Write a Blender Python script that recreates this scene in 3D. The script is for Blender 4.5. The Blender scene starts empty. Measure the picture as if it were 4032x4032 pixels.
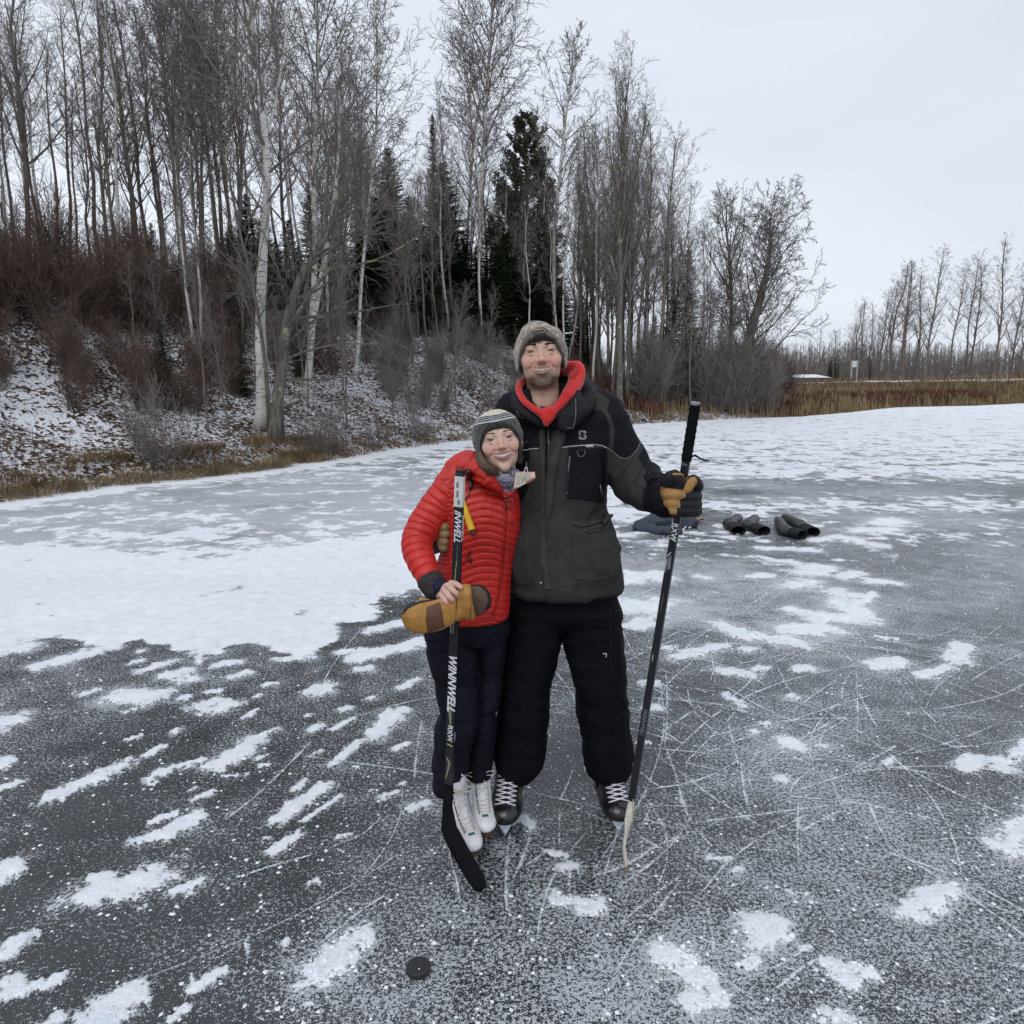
import bpy, bmesh, math, random
import numpy as np
from mathutils import Vector, Matrix, noise as mnoise
C = bpy.context.scene.collection
R = math.radians
# ---------------------------------------------------------------- camera
CAM_H = 1.8
PITCH = math.atan((2016 - 1490) / 2912.0)
cd = bpy.data.cameras.new('camera'); cam = bpy.data.objects.new('camera', cd); C.objects.link(cam)
cam.location = (0, 0, CAM_H); cam.rotation_euler = (math.pi / 2 - PITCH, 0, 0)
cd.sensor_width = 36; cd.lens = 26; cd.clip_start = 0.05; cd.clip_end = 3000
bpy.context.scene.camera = cam
# ---------------------------------------------------------------- sky and sun (overcast)
SUN_EL, SUN_AZ = 48, 200
w = bpy.data.worlds.new('World'); bpy.context.scene.world = w; w.use_nodes = True
nt = w.node_tree; N = nt.nodes; L = nt.links; N.clear()
wo = N.new('ShaderNodeOutputWorld'); bg = N.new('ShaderNodeBackground'); sky = N.new('ShaderNodeTexSky')
sky.sky_type = 'NISHITA'; sky.sun_disc = False; sky.sun_elevation = R(SUN_EL); sky.sun_rotation = R(SUN_AZ)
sky.dust_density = 4.0
tc = N.new('ShaderNodeTexCoord'); mp = N.new('ShaderNodeMapping'); mp.inputs['Scale'].default_value = (1.1, 1.1, 3.2)
mp.inputs['Location'].default_value = (0.35, 0.1, 0.0)
nz = N.new('ShaderNodeTexNoise'); nz.inputs['Scale'].default_value = 1.5; nz.inputs['Detail'].default_value = 4; nz.inputs['Roughness'].default_value = .45
rp = N.new('ShaderNodeValToRGB'); e = rp.color_ramp.elements
e[0].position = .3; e[0].color = (5.35, 5.75, 6.45, 1); e[1].position = .72; e[1].color = (6.55, 6.95, 7.65, 1)
mx = N.new('ShaderNodeMix'); mx.data_type = 'RGBA'; mx.inputs[0].default_value = .93   # thick cloud veils the blue sky
L.new(tc.outputs['Generated'], mp.inputs[0]); L.new(mp.outputs[0], nz.inputs['Vector']); L.new(nz.outputs[0], rp.inputs[0])
L.new(sky.outputs[0], mx.inputs[6]); L.new(rp.outputs[0], mx.inputs[7]); L.new(mx.outputs[2], bg.inputs[0])
bg.inputs[1].default_value = .116; L.new(bg.outputs[0], wo.inputs[0])
sd = bpy.data.lights.new('sun', 'SUN'); sun = bpy.data.objects.new('sun', sd); C.objects.link(sun)
sd.energy = .75; sd.angle = R(40); sd.color = (1, .97, .93)
_el, _az = R(SUN_EL), R(SUN_AZ)
sdir = Vector((math.sin(_az) * math.cos(_el), math.cos(_az) * math.cos(_el), math.sin(_el)))
sun.rotation_euler = sdir.to_track_quat('Z', 'Y').to_euler(); sun.location = (0, -5, 20)
vs = bpy.context.scene.view_settings; vs.view_transform = 'Standard'; vs.look = 'None'; vs.exposure = 0.26; vs.gamma = 1
vs.use_curve_mapping = False
# ---------------------------------------------------------------- helpers
F_PX = 2912.0
CP, SP = math.cos(PITCH), math.sin(PITCH)
def ray(px, py):
    u = (px - 2016) / F_PX; v = (2016 - py) / F_PX
    return Vector((u, CP + v * SP, -SP + v * CP))
def at(px, py, Y):
    d = ray(px, py); t = Y / d.y
    return Vector((d.x * t, Y, CAM_H + d.z * t))
def ground(px, py, z=0.0):
    d = ray(px, py); t = (z - CAM_H) / d.z
    return Vector((d.x * t, d.y * t, z))
ALIKE = set()
def tag(o, label=None, cat=None, group=None, kind=None):
    if label in ALIKE: group = label.replace(',', '')          # look-alikes share label and group
    if label: o['label'] = label
    if cat: o['category'] = cat
    if group: o['group'] = group
    if kind: o['kind'] = kind
    return o
def empty(name, loc=(0, 0, 0), rot=(0, 0, 0)):
    o = bpy.data.objects.new(name, None); C.objects.link(o); o.location = loc; o.rotation_euler = rot
    o.empty_display_size = .1
    return o
def link(name, me, parent=None, mat=None, smooth=False):
    """link a mesh whose vertices are in world space; parented without moving it"""
    o = bpy.data.objects.new(name, me); C.objects.link(o)
    if mat is not None:
        for m in (mat if isinstance(mat, (list, tuple)) else [mat]): me.materials.append(m)
    if smooth: me.shade_smooth()
    if parent is not None:
        o.parent = parent
        o.matrix_parent_inverse = world_of(parent).inverted()
    return o
def world_of(o):
    m = o.matrix_basis.copy()
    if o.parent: m = world_of(o.parent) @ o.matrix_parent_inverse @ m
    return m
def local(name, me, parent, mat=None, smooth=False):
    o = bpy.data.objects.new(name, me); C.objects.link(o); o.parent = parent
    if mat is not None:
        for m in (mat if isinstance(mat, (list, tuple)) else [mat]): me.materials.append(m)
    if smooth: me.shade_smooth()
    return o
def np_mesh(name, V, Fc, n=3):
    """fast mesh from numpy arrays of equal-sized faces"""
    V = np.ascontiguousarray(V, dtype=np.float32); Fc = np.ascontiguousarray(Fc, dtype=np.int32)
    me = bpy.data.meshes.new(name); me.vertices.add(len(V)); me.vertices.foreach_set('co', V.ravel())
    me.loops.add(Fc.size); me.loops.foreach_set('vertex_index', Fc.ravel())
    me.polygons.add(len(Fc)); me.polygons.foreach_set('loop_start', np.arange(0, Fc.size, n, dtype=np.int32))
    me.polygons.foreach_set('loop_total', np.full(len(Fc), n, dtype=np.int32))
    me.update(calc_edges=True); return me
def py_mesh(name, V, Fc):
    me = bpy.data.meshes.new(name); me.from_pydata([tuple(v) for v in V], [], Fc); me.update(); return me
class MB:
    """collects tubes, boxes and lathes into one mesh"""
    def __init__(s): s.v = []; s.f = []; s.mi = []
    def add(s, vs, fs, mi=0):
        b = len(s.v); s.v += [tuple(v) for v in vs]; s.f += [tuple(b + i for i in f) for f in fs]; s.mi += [mi] * len(fs)
    def tube(s, pts, rad, sides=8, caps=True, mi=0, flat=None):
        pts = [Vector(p) for p in pts]; n = len(pts)
        if not hasattr(rad, '__len__'): rad = [rad] * n
        vs = []; up = None
        for i, p in enumerate(pts):
            t = (pts[min(i + 1, n - 1)] - pts[max(i - 1, 0)])
            if t.length < 1e-9: t = Vector((0, 0, 1))
            t.normalize()
            if up is None:
                up = Vector(flat) if flat else (Vector((0, 0, 1)) if abs(t.z) < .9 else Vector((1, 0, 0)))
            a = (up - t * up.dot(t))
            if a.length < 1e-5: a = t.orthogonal()
            a.normalize(); up = a; b = t.cross(a)
            r = rad[i]; ra, rb = (r if hasattr(r, '__len__') else (r, r))
            for k in range(sides):
                an = 2 * math.pi * k / sides
                vs.append(p + a * (math.cos(an) * ra) + b * (math.sin(an) * rb))
        fs = [(i * sides + k, i * sides + (k + 1) % sides, (i + 1) * sides + (k + 1) % sides, (i + 1) * sides + k) for i in range(n - 1) for k in range(sides)]
        if caps:
            fs.append(tuple(reversed(range(sides)))); fs.append(tuple((n - 1) * sides + k for k in range(sides)))
        s.add(vs, fs, mi)
    def box(s, c, hx, hy, hz, M=None, mi=0):
        c = Vector(c); M = M or Matrix.Identity(3)
        vs = [c + M @ Vector((x * hx, y * hy, z * hz)) for x in (-1, 1) for y in (-1, 1) for z in (-1, 1)]
        s.add(vs, [(0, 1, 3, 2), (4, 6, 7, 5), (0, 4, 5, 1), (2, 3, 7, 6), (0, 2, 6, 4), (1, 5, 7, 3)], mi)
    def ball(s, c, r, M=None, nu=12, nv=8, mi=0):
        c = Vector(c); M = M or Matrix.Identity(3)
        r = r if hasattr(r, '__len__') else (r, r, r)
        vs = [c + M @ Vector((0, 0, -r[2]))]
        for j in range(1, nv):
            ph = -math.pi / 2 + math.pi * j / nv
            for i in range(nu):
                th = 2 * math.pi * i / nu
                vs.append(c + M @ Vector((r[0] * math.cos(ph) * math.cos(th), r[1] * math.cos(ph) * math.sin(th), r[2] * math.sin(ph))))
        vs.append(c + M @ Vector((0, 0, r[2]))); last = len(vs) - 1
        fs = [(0, 1 + (i + 1) % nu, 1 + i) for i in range(nu)]
        for j in range(nv - 2):
            for i in range(nu):
                a = 1 + j * nu + i; b = 1 + j * nu + (i + 1) % nu
                fs.append((a, b, b + nu, a + nu))
        fs += [(last, last - nu + i, last - nu + (i + 1) % nu) for i in range(nu)]
        s.add(vs, fs, mi)
    def build(s, name, mat, parent=None, smooth=True, bevel=0):
        me = py_mesh(name, s.v, s.f)
        if isinstance(mat, (list, tuple)): me.polygons.foreach_set('material_index', s.mi)
        o = link(name, me, parent, mat, smooth)
        if bevel:
            b = o.modifiers.new('bevel', 'BEVEL'); b.width = bevel; b.segments = 2; b.limit_method = 'ANGLE'
        return o
# ---------------------------------------------------------------- materials
class Mat:
    def __init__(s, name):
        s.m = bpy.data.materials.new(name); s.m.use_nodes = True; s.n = s.m.node_tree.nodes; s.l = s.m.node_tree.links
        s.b = s.n['Principled BSDF']; s.out = s.n['Material Output']; s._tc = None
    def node(s, t, **kw):
        x = s.n.new(t)
        for k, v in kw.items():
            if hasattr(x, k): setattr(x, k, v)
            else: x.inputs[k.replace('_', ' ')].default_value = v
        return x
    def tc(s, which='Object'):
        if s._tc is None: s._tc = s.node('ShaderNodeTexCoord')
        return s._tc.outputs[which]
    def link(s, a, b): s.l.new(a, b)
    def mapped(s, sc=(1, 1, 1), rot=(0, 0, 0), which='Object'):
        m = s.node('ShaderNodeMapping'); m.inputs['Scale'].default_value = sc; m.inputs['Rotation'].default_value = rot
        s.link(s.tc(which), m.inputs[0]); return m.outputs[0]
    def noise(s, scale, detail=3, rough=.5, vec=None, dist=0):
        x = s.node('ShaderNodeTexNoise', Scale=scale, Detail=detail, Roughness=rough, Distortion=dist)
        s.link(vec or s.tc(), x.inputs['Vector']); return x.outputs[0]
    def voro(s, scale, vec=None, feature='F1', out='Distance'):
        x = s.node('ShaderNodeTexVoronoi', feature=feature, Scale=scale); s.link(vec or s.tc(), x.inputs['Vector']); return x.outputs[out]
    def math(s, op, a, b=None, c=None, clamp=False):
        x = s.node('ShaderNodeMath', operation=op, use_clamp=clamp)
        for i, v in enumerate((a, b, c)):
            if v is None: continue
            if isinstance(v, (int, float)): x.inputs[i].default_value = v
            else: s.link(v, x.inputs[i])
        return x.outputs[0]
    def step(s, v, lo, hi):
        x = s.node('ShaderNodeMapRange', interpolation_type='SMOOTHSTEP'); s.link(v, x.inputs[0])
        x.inputs[1].default_value = lo; x.inputs[2].default_value = hi; return x.outputs[0]
    def ramp(s, v, stops):
        x = s.node('ShaderNodeValToRGB'); el = x.color_ramp.elements
        while len(el) < len(stops): el.new(.5)
        for q, (p, c) in zip(el, stops): q.position = p; q.color = (*c, 1) if len(c) == 3 else c
        s.link(v, x.inputs[0]); return x.outputs[0]
    def mix(s, f, a, b, typ='MIX'):
        x = s.node('ShaderNodeMix', data_type='RGBA', blend_type=typ)
        for i, v in ((0, f), (6, a), (7, b)):
            if isinstance(v, (int, float)): x.inputs[i].default_value = v if i == 0 else (v, v, v, 1)
            elif isinstance(v, tuple): x.inputs[i].default_value = (*v, 1)
            else: s.link(v, x.inputs[i])
        return x.outputs[2]
    def attr(s, name, out='Fac'):
        x = s.node('ShaderNodeAttribute', attribute_name=name); return x.outputs[out]
    def set(s, col=None, rough=None, metal=None, spec=None, sheen=None):
        def p(k, v):
            if v is None: return
            if isinstance(v, (int, float)): s.b.inputs[k].default_value = v
            elif isinstance(v, tuple): s.b.inputs[k].default_value = (*v, 1)
            else: s.link(v, s.b.inputs[k])
        p('Base Color', col); p('Roughness', rough); p('Metallic', metal); p('Specular IOR Level', spec); p('Sheen Weight', sheen)
        return s
    def bump(s, h, strength=.3, dist=.01):
        x = s.node('ShaderNodeBump', Strength=strength, Distance=dist); s.link(h, x.inputs['Height']); s.link(x.outputs[0], s.b.inputs['Normal']); return s
def fabric(name, col, rough=.8, nscale=60, var=.25, bump=.25, dist=.002, sheen=0, spec=.2, weave=0):
    m = Mat(name); n1 = m.noise(6, 4, .6); n2 = m.noise(nscale, 3, .6)
    lo = tuple(c * (1 - var) for c in col); hi = tuple(min(1, c * (1 + var)) for c in col)
    m.set(m.ramp(n1, [(.25, lo), (.75, hi)]), rough, spec=spec, sheen=sheen); m.bump(n2, bump, dist); return m.m
def plain(name, col, rough=.5, metal=0, spec=.5, var=.12, nscale=20):
    m = Mat(name); n1 = m.noise(nscale, 4, .6)
    m.set(m.ramp(n1, [(.3, tuple(c * (1 - var) for c in col)), (.7, tuple(min(1, c * (1 + var)) for c in col))]), rough, metal, spec); return m.m
# ================================================================ the pond ice and the land
def seg_dist(X, Y, a, b):
    ax, ay = a; bx, by = b; dx, dy = bx - ax, by - ay; LL = dx * dx + dy * dy
    t = np.clip(((X - ax) * dx + (Y - ay) * dy) / LL, 0, 1)
    return np.hypot(X - ax - t * dx, Y - ay - t * dy), t
def poly_sd(X, Y, P):
    """signed distance to polygon, negative inside"""
    d = np.full(X.shape, 1e9, np.float32); inside = np.zeros(X.shape, bool)
    for i in range(len(P)):
        a, b = P[i], P[(i + 1) % len(P)]
        d = np.minimum(d, seg_dist(X, Y, a, b)[0])
        cond = ((a[1] > Y) != (b[1] > Y))
        xi = (b[0] - a[0]) * (Y - a[1]) / ((b[1] - a[1]) if abs(b[1] - a[1]) > 1e-9 else 1e-9) + a[0]
        inside ^= cond & (X < xi)
    return np.where(inside, -d, d)
_rng = np.random.default_rng(7)
_LAT = _rng.random((64, 64)).astype(np.float32)
def vnoise(X, Y, s):
    x = X * s + 1000.37; y = Y * s + 1000.71; xi = np.floor(x).astype(int); yi = np.floor(y).astype(int); fx = x - xi; fy = y - yi
    fx = fx * fx * (3 - 2 * fx); fy = fy * fy * (3 - 2 * fy)
    g = lambda i, j: _LAT[(xi + i) % 64, (yi + j) % 64]
    return (g(0, 0) * (1 - fx) + g(1, 0) * fx) * (1 - fy) + (g(0, 1) * (1 - fx) + g(1, 1) * fx) * fy
def fbm(X, Y, s, o=4):
    r = 0; a = .5
    for k in range(o): r = r + a * vnoise(X + 17 * k, Y - 11 * k, s); s *= 2.03; a *= .5
    return r * 1.07 - .5
SHORE_PX = [(500, 1905), (760, 1882), (1000, 1852), (1200, 1822), (1400, 1792), (1600, 1762), (1800, 1738), (2100, 1706), (2500, 1672), (2800, 1652), (3150, 1640), (3330, 1625), (3530, 1604)]
SHORE = [(-16, -14), (-12.5, -4), (-10.2, 4), (-8.6, 9)] + [tuple(ground(*p)[:2]) for p in SHORE_PX] + [(31, 50), (52, 66), (100, 86), (220, 120)]
_cum = [0]
for a_, b_ in zip(SHORE, SHORE[1:]): _cum.append(_cum[-1] + math.hypot(b_[0] - a_[0], b_[1] - a_[1]))
_cum = np.array(_cum)
_sx = lambda i: _cum[4 + i]       # arc position of SHORE_PX[i]
H_S = [0, _sx(0), _sx(5), _sx(7), _sx(8), _sx(9) + 0, _sx(10), _cum[-1]]
H_V = [5.2, 5.0, 5.0, 5.0, 4.6, 1.9, .4, .35]
def shore_coords(X, Y):
    X = np.asarray(X, np.float64); Y = np.asarray(Y, np.float64)
    best = np.full(X.shape, 1e9); s = np.zeros(X.shape); sg = np.ones(X.shape)
    for i in range(len(SHORE) - 1):
        a, b = SHORE[i], SHORE[i + 1]; d, t = seg_dist(X, Y, a, b)
        cr = (b[0] - a[0]) * (Y - a[1]) - (b[1] - a[1]) * (X - a[0])
        k = d < best - 1e-9; best = np.where(k, d, best); s = np.where(k, _cum[i] + t * (_cum[i + 1] - _cum[i]), s); sg = np.where(k, np.sign(cr), sg)
    return s, best * sg
sst = lambda x: (lambda t: t * t * (3 - 2 * t))(np.clip(x, 0, 1))
ROAD = [(20, 130), (26, 96), (29.5, 78), (34, 67), (42, 61), (60, 57), (110, 50)]      # snowy road on its bank, right of the marsh
def land(X, Y):
    X = np.asarray(X, np.float64); Y = np.asarray(Y, np.float64)
    s, d = shore_coords(X, Y); d = d + .5 * fbm(X, Y, .6, 3)
    H = np.interp(s, H_S, H_V)
    wid = 12.0
    h = .28 * sst((d + .1) / 1.1) + H * (sst((d - .2) / wid) * .75 + .25 * np.clip(d / wid, 0, 1)) + .10 * fbm(X, Y, 1.2, 4) * sst(d / 2) * (H > 1) + .9 * fbm(X, Y, .16, 3) * sst(d / 7) * (H / 5)
    h = h + np.clip(d - 60, 0, 400) * .01
    h = np.where(d < 0, np.maximum(d * .5, -.5), h)
    rd = np.full(X.shape, 1e9); rz = np.zeros(X.shape)
    for i in range(len(ROAD) - 1):
        dd, t = seg_dist(X, Y, ROAD[i], ROAD[i + 1]); k = dd < rd; rd = np.where(k, dd, rd)
        z0 = (.7, 1.0, 1.25, 1.6, 1.8, 1.9, 1.9)[i]; z1 = (.7, 1.0, 1.25, 1.6, 1.8, 1.9, 1.9)[i + 1]; rz = np.where(k, z0 + t * (z1 - z0), rz)
    k = sst(1 - (rd - 3.2) / 5.5)
    h = np.where(d > 0, h * (1 - k) + np.maximum(rz, h * 0) * k, h)
    return h, d, s, rd
def land_z(x, y): return float(land(np.array([x]), np.array([y]))[0][0])
def hit(px, py, lo=8.0, hi=140.0):
    """the first point of the land on the line of sight"""
    Ys = np.geomspace(lo, hi, 900); d = ray(px, py); X = d.x / d.y * Ys; Z = CAM_H + d.z / d.y * Ys
    h = land(X, Ys)[0]; k = np.nonzero(Z <= h)[0]
    i = k[0] if len(k) else int(np.argmin(np.where(Ys < 42, (Z - h) / Ys, 9)))
    return Vector((X[i], Ys[i], h[i]))
# ---- land sheet
def warp(n, a, k, c): u = np.linspace(-1, 1, n); return c + a * np.sinh(k * u) / math.sinh(k)
gx = warp(420, 420, 4.2, 0); gy = np.concatenate([np.linspace(-60, 6, 30), 6 + 900 * (np.expm1(3.9 * np.linspace(0.004, 1, 380) ** 1.25) / math.expm1(3.9))])
GX, GY = np.meshgrid(gx, gy); GH, GD, GS, GR = land(GX, GY)
nv, nh = len(gy), len(gx); idx = np.arange(nv * nh).reshape(nv, nh)
quads = np.stack([idx[:-1, :-1], idx[:-1, 1:], idx[1:, 1:], idx[1:, :-1]], -1).reshape(-1, 4)
keep = (GD.ravel()[quads].max(1) > -1.5); me = np_mesh('land', np.stack([GX, GY, GH], -1).reshape(-1, 3), quads[keep], 4)
hillness = np.interp(GS, H_S, H_V) / 5.4
for nm, A in (('shore', GD), ('hill', hillness), ('road', GR)):
    a = me.attributes.new(nm, 'FLOAT', 'POINT'); a.data.foreach_set('value', A.astype(np.float32).ravel())
m = Mat('leaf_strewn_snow')
vor = m.node('ShaderNodeTexVoronoi', Scale=17.0); m.link(m.mapped((1, 1, .6)), vor.inputs['Vector'])
cellr = m.node('ShaderNodeSeparateColor'); m.link(vor.outputs['Color'], cellr.inputs[0])
big = m.noise(.55, 4, .6); mid = m.noise(3.2, 4, .62)
cover = m.math('ADD', m.math('MULTIPLY', big, 1.0), m.math('MULTIPLY', mid, .9))          # 0..1.9 about .95
under = m.step(m.attr('shore'), 7.0, 12.5)
cover = m.math('SUBTRACT', cover, m.math('MULTIPLY', under, .32))
snowf = m.step(m.math('SUBTRACT', cover, m.math('MULTIPLY', cellr.outputs[0], .62)), .56, .64)
leaf = m.ramp(cellr.outputs[1], [(0, (.040, .028, .021)), (.45, (.085, .056, .040)), (.8, (.13, .085, .058)), (1, (.17, .12, .08))])
marsh = m.ramp(m.noise(5, 4, .6), [(.3, (.05, .032, .02)), (.7, (.15, .10, .05))])
col = m.mix(snowf, leaf, (.66, .68, .72))
hf = m.step(m.attr('hill'), .12, .3); col = m.mix(hf, marsh, col)
rf = m.step(m.math('ADD', m.attr('road'), m.math('MULTIPLY', m.noise(1.5), 1.0)), 4.9, 4.5)
col = m.mix(rf, col, (.72, .74, .78)); m.set(col, .9, spec=.1)
m.bump(m.math('ADD', vor.outputs['Distance'], m.math('MULTIPLY', mid, 1.2)), .9, .05)
tag(link('hillside_ground', me, None, m.m, True), kind='structure')
# ---- ice sheet: attributes say where snow lies
C7 = lambda cx, cy: (500 + cx * .8446, 2400 + cy * .8446)
C8 = lambda cx, cy: (2300 + cx * .9484, 2200 + cy * .9484)
C6 = lambda cx, cy: (1650 + cx * .4658, 2950 + cy * .4658)
PATCH = []   # (px point, px point, half width px, strength)
for a_ in [(0, 400, 90, 410, 45), (340, 450, 400, 435, 26), (390, 470, 480, 440, 30), (885, 385, 925, 360, 34), (270, 330, 300, 325, 20), (60, 290, 200, 245, 16), (500, 315, 560, 295, 16), (250, 420, 262, 415, 18),
           (425, 725, 590, 620, 42), (265, 730, 340, 708, 19), (105, 795, 195, 745, 22), (60, 1075, 200, 1040, 30), (200, 1040, 315, 965, 42), (120, 990, 215, 955, 18), (330, 880, 400, 850, 18), (695, 990, 790, 910, 34), (790, 910, 925, 825, 30),
           (1170, 575, 1265, 480, 40), (965, 720, 1085, 615, 18), (870, 560, 890, 545, 24), (540, 510, 605, 470, 10), (960, 560, 1050, 512, 13), (670, 1130, 800, 1050, 26), (1185, 880, 1250, 855, 15), (1125, 418, 1145, 414, 12),
           (1085, 282, 1120, 275, 18), (1275, 370, 1350, 325, 14), (215, 1315, 330, 1270, 30), (880, 1690, 980, 1640, 78), (980, 1600, 1090, 1530, 62), (300, 1775, 430, 1690, 30), (215, 1910, 270, 1860, 24), (725, 1565, 745, 1550, 20), (840, 1842, 860, 1838, 14),
           (1090, 225, 1380, 150, 28), (1150, 95, 1290, 60, 20), (1000, 200, 1090, 190, 14), (20, 250, 60, 240, 10), (60, 195, 80, 190, 10), (0, 480, 20, 470, 12), (0, 610, 60, 590, 10), (95, 680, 170, 640, 15), (220, 575, 240, 560, 16), (0, 700, 20, 690, 12),
           (640, 355, 690, 345, 10), (600, 410, 620, 400, 10), (380, 385, 430, 380, 10), (190, 310, 270, 290, 22), (420, 260, 510, 245, 14), (690, 235, 860, 225, 12), (600, 700, 650, 680, 10), (630, 730, 660, 722, 10), (830, 500, 850, 490, 8), (1000, 470, 1030, 460, 14), (560, 610, 700, 560, 10),
           (780, 840, 830, 800, 14), (1140, 850, 1150, 848, 10), (1280, 815, 1300, 812, 8), (990, 1060, 1040, 1050, 12), (290, 1330, 320, 1325, 10), (640, 1070, 660, 1065, 10), (60, 1395, 90, 1385, 10), (110, 820, 140, 810, 8), (300, 845, 320, 838, 10), (850, 1280, 880, 1270, 14), (1330, 925, 1375, 905, 26), (1250, 650, 1300, 625, 14),
           (1060, 740, 1080, 735, 8), (450, 780, 560, 770, 7), (860, 680, 900, 665, 10), (820, 990, 1000, 870, 12)]:
    PATCH.append((C7(a_[0], a_[1]), C7(a_[2], a_[3]), a_[4] * .8446))
for a_ in [(225, 70, 270, 75, 28), (160, 95, 185, 95, 15), (170, 190, 290, 195, 42), (220, 280, 260, 265, 30), (560, 275, 640, 310, 24), (650, 315, 870, 345, 22), (860, 355, 930, 375, 9), (395, 405, 560, 365, 20), (1040, 135, 1090, 150, 24), (1060, 170, 1120, 230, 34), (880, 290, 990, 290, 30), (870, 215, 1000, 240, 20), (1000, 245, 1150, 250, 26),
           (860, 110, 940, 100, 22), (930, 60, 1000, 40, 26), (1225, 445, 1290, 430, 26), (575, 465, 690, 480, 18), (725, 458, 750, 455, 12), (890, 460, 935, 455, 16), (590, 568, 655, 605, 15), (670, 377, 695, 374, 13), (850, 765, 890, 780, 30), (810, 915, 830, 915, 17), (855, 575, 870, 575, 13), (745, 687, 760, 685, 10),
           (700, 720, 712, 720, 10), (985, 775, 1000, 778, 11), (270, 620, 310, 620, 16), (335, 370, 355, 370, 13), (260, 520, 285, 520, 16), (230, 765, 260, 765, 10), (1255, 850, 1275, 835, 14), (700, 1530, 790, 1510, 55), (720, 1590, 800, 1560, 45), (670, 1690, 700, 1670, 30), (320, 1640, 430, 1680, 60), (430, 1740, 520, 1740, 45), (450, 1840, 540, 1820, 50),
           (1030, 1680, 1090, 1740, 50), (1120, 1700, 1190, 1730, 28), (1010, 1900, 1100, 1920, 45), (0, 1460, 60, 1440, 30), (1220, 325, 1290, 335, 8), (700, 75, 750, 70, 12), (1080, 75, 1130, 60, 14), (1200, 95, 1280, 100, 16), (1130, 190, 1200, 150, 8), (480, 75, 510, 80, 9), (520, 1240, 600, 1250, 12), (620, 1300, 640, 1290, 16),
           (850, 1380, 930, 1400, 12), (900, 1620, 930, 1615, 12), (1170, 180, 1200, 140, 10)]:
    PATCH.append((C8(a_[0], a_[1]), C8(a_[2], a_[3]), a_[4] * .9484))
for a_ in [(1180, 1000, 1320, 990, 40), (1330, 1290, 1520, 1340, 60), (1130, 1240, 1200, 1300, 60), (860, 590, 950, 640, 45), (720, 650, 780, 640, 20), (1100, 870, 1230, 900, 30)]:
    PATCH.append((C6(a_[0], a_[1]), C6(a_[2], a_[3]), a_[4] * .4658))
for a_ in [(2450, 2010, 2560, 2015, 16), (2860, 2098, 2940, 2096, 7), (2470, 2110, 2480, 2112, 8), (2420, 2108, 2460, 2108, 7), (2500, 2100, 2560, 2098, 5), (2800, 2130, 2840, 2132, 5), (3330, 2120, 3460, 2150, 12), (3000, 2160, 3200, 2165, 9), (3200, 2130, 3300, 2110, 8), (2580, 2150, 2640, 2145, 6), (3050, 2210, 3120, 2215, 10), (3380, 2090, 3500, 2085, 10), (3480, 2060, 3530, 2050, 14)]:
    PATCH.append(((a_[0], a_[1]), (a_[2], a_[3]), a_[4]))
# scatter further patches outside the framed strip and thin ones inside it
random.seed(5)
for _ in range(70):
    side = random.choice((-1, 1)); Yp = random.uniform(1.2, 5.5); Xp = side * random.uniform(.56, 1.1) * (Yp + .1)
    a_ = random.uniform(.4, 1.1); r_ = random.uniform(.03, .11); l_ = random.uniform(.05, .4)
    PATCH.append(((Xp, Yp), (Xp + l_ * math.cos(a_), Yp + l_ * math.sin(a_)), -r_))
iy = np.concatenate([[-25, -12, -5, -2, -.5, .3], np.geomspace(.95, 62, 520), [70, 85, 110, 150]])
iu = np.concatenate([[-60, -25, -10, -5, -3, -2, -1.5, -1.25, -1.12], np.linspace(-1.04, 1.04, 440), [1.12, 1.25, 1.5, 2, 3, 5, 10, 25, 60]])
IY, IU = np.meshgrid(iy, iu, indexing='ij'); IX = IU * (np.maximum(np.abs(IY), 1) * .72 + .25)
cover = np.full(IX.shape, -1.0); frost = np.full(IX.shape, .45)
def gpoly(P): return [tuple(ground(*p)[:2]) for p in P]
# big drift left of the couple, its lower rim ragged
DRIFT = gpoly([(-600, 2060), (300, 2120), (900, 2150), (1300, 2090), (1800, 2060), (2500, 1990), (2500, 2050), (1900, 2200), (1750, 2300), (1640, 2366), (1540, 2372), (1500, 2400), (1420, 2440), (1330, 2450), (1310, 2490), (1300, 2540), (1170, 2590), (1120, 2560), (1020, 2540), (880, 2545), (780, 2620), (720, 2575), (650, 2540), (560, 2530), (400, 2560), (200, 2510), (-100, 2600), (-600, 2560)])
sdd = poly_sd(IX, IY, DRIFT); rag = .22 * fbm(IX, IY, 3.0, 4) + .25 * fbm(IX + .6 * IY, IY, 1.1, 3)
cover = np.maximum(cover, np.clip(-(sdd + rag) / (.16 + .9 * sst((IY - 5.2) / 2)), -1, 1.0))
# beyond the drift: wind-swept ice and thin snow, more snow on the right
ang = np.arctan2(IX, np.maximum(IY, .1))
left = sst((-.02 - ang) / .12)
zone = sst((IY - 5.9 * left - 9.3 * (1 - left) + .9 * fbm(IX, IY, .35, 3)) / 1.2)
grey_l = .40 - .34 * sst((IY - 7.6) / 1.6) - .26 * np.exp(-((IY - 11.6) / 1.7) ** 2) + .3 * sst((IY - 14) / 6)
grey_r = .42 - .85 * np.exp(-((IY - 12.1) / 1.35) ** 2) * sst((ang - .20) / .06) - .42 * np.exp(-((IY - 17) / 2.2) ** 2) * (.5 + fbm(IX, IY, .3, 2) * 2) + .1 * sst((IY - 22) / 6)
far = grey_l * left + grey_r * (1 - left)
s_, d_ = shore_coords(IX, IY)
far = far + 1.0 * sst((d_ + 1.1) / .8)
base_r = -.62 + 0 * IX                                             # grey ice with scattered snow, right, up to 6 m
near_r = sst((IY - 3.6) / .8) * (1 - sst((IY - 9.3) / .8)) * (1 - left)
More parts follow.
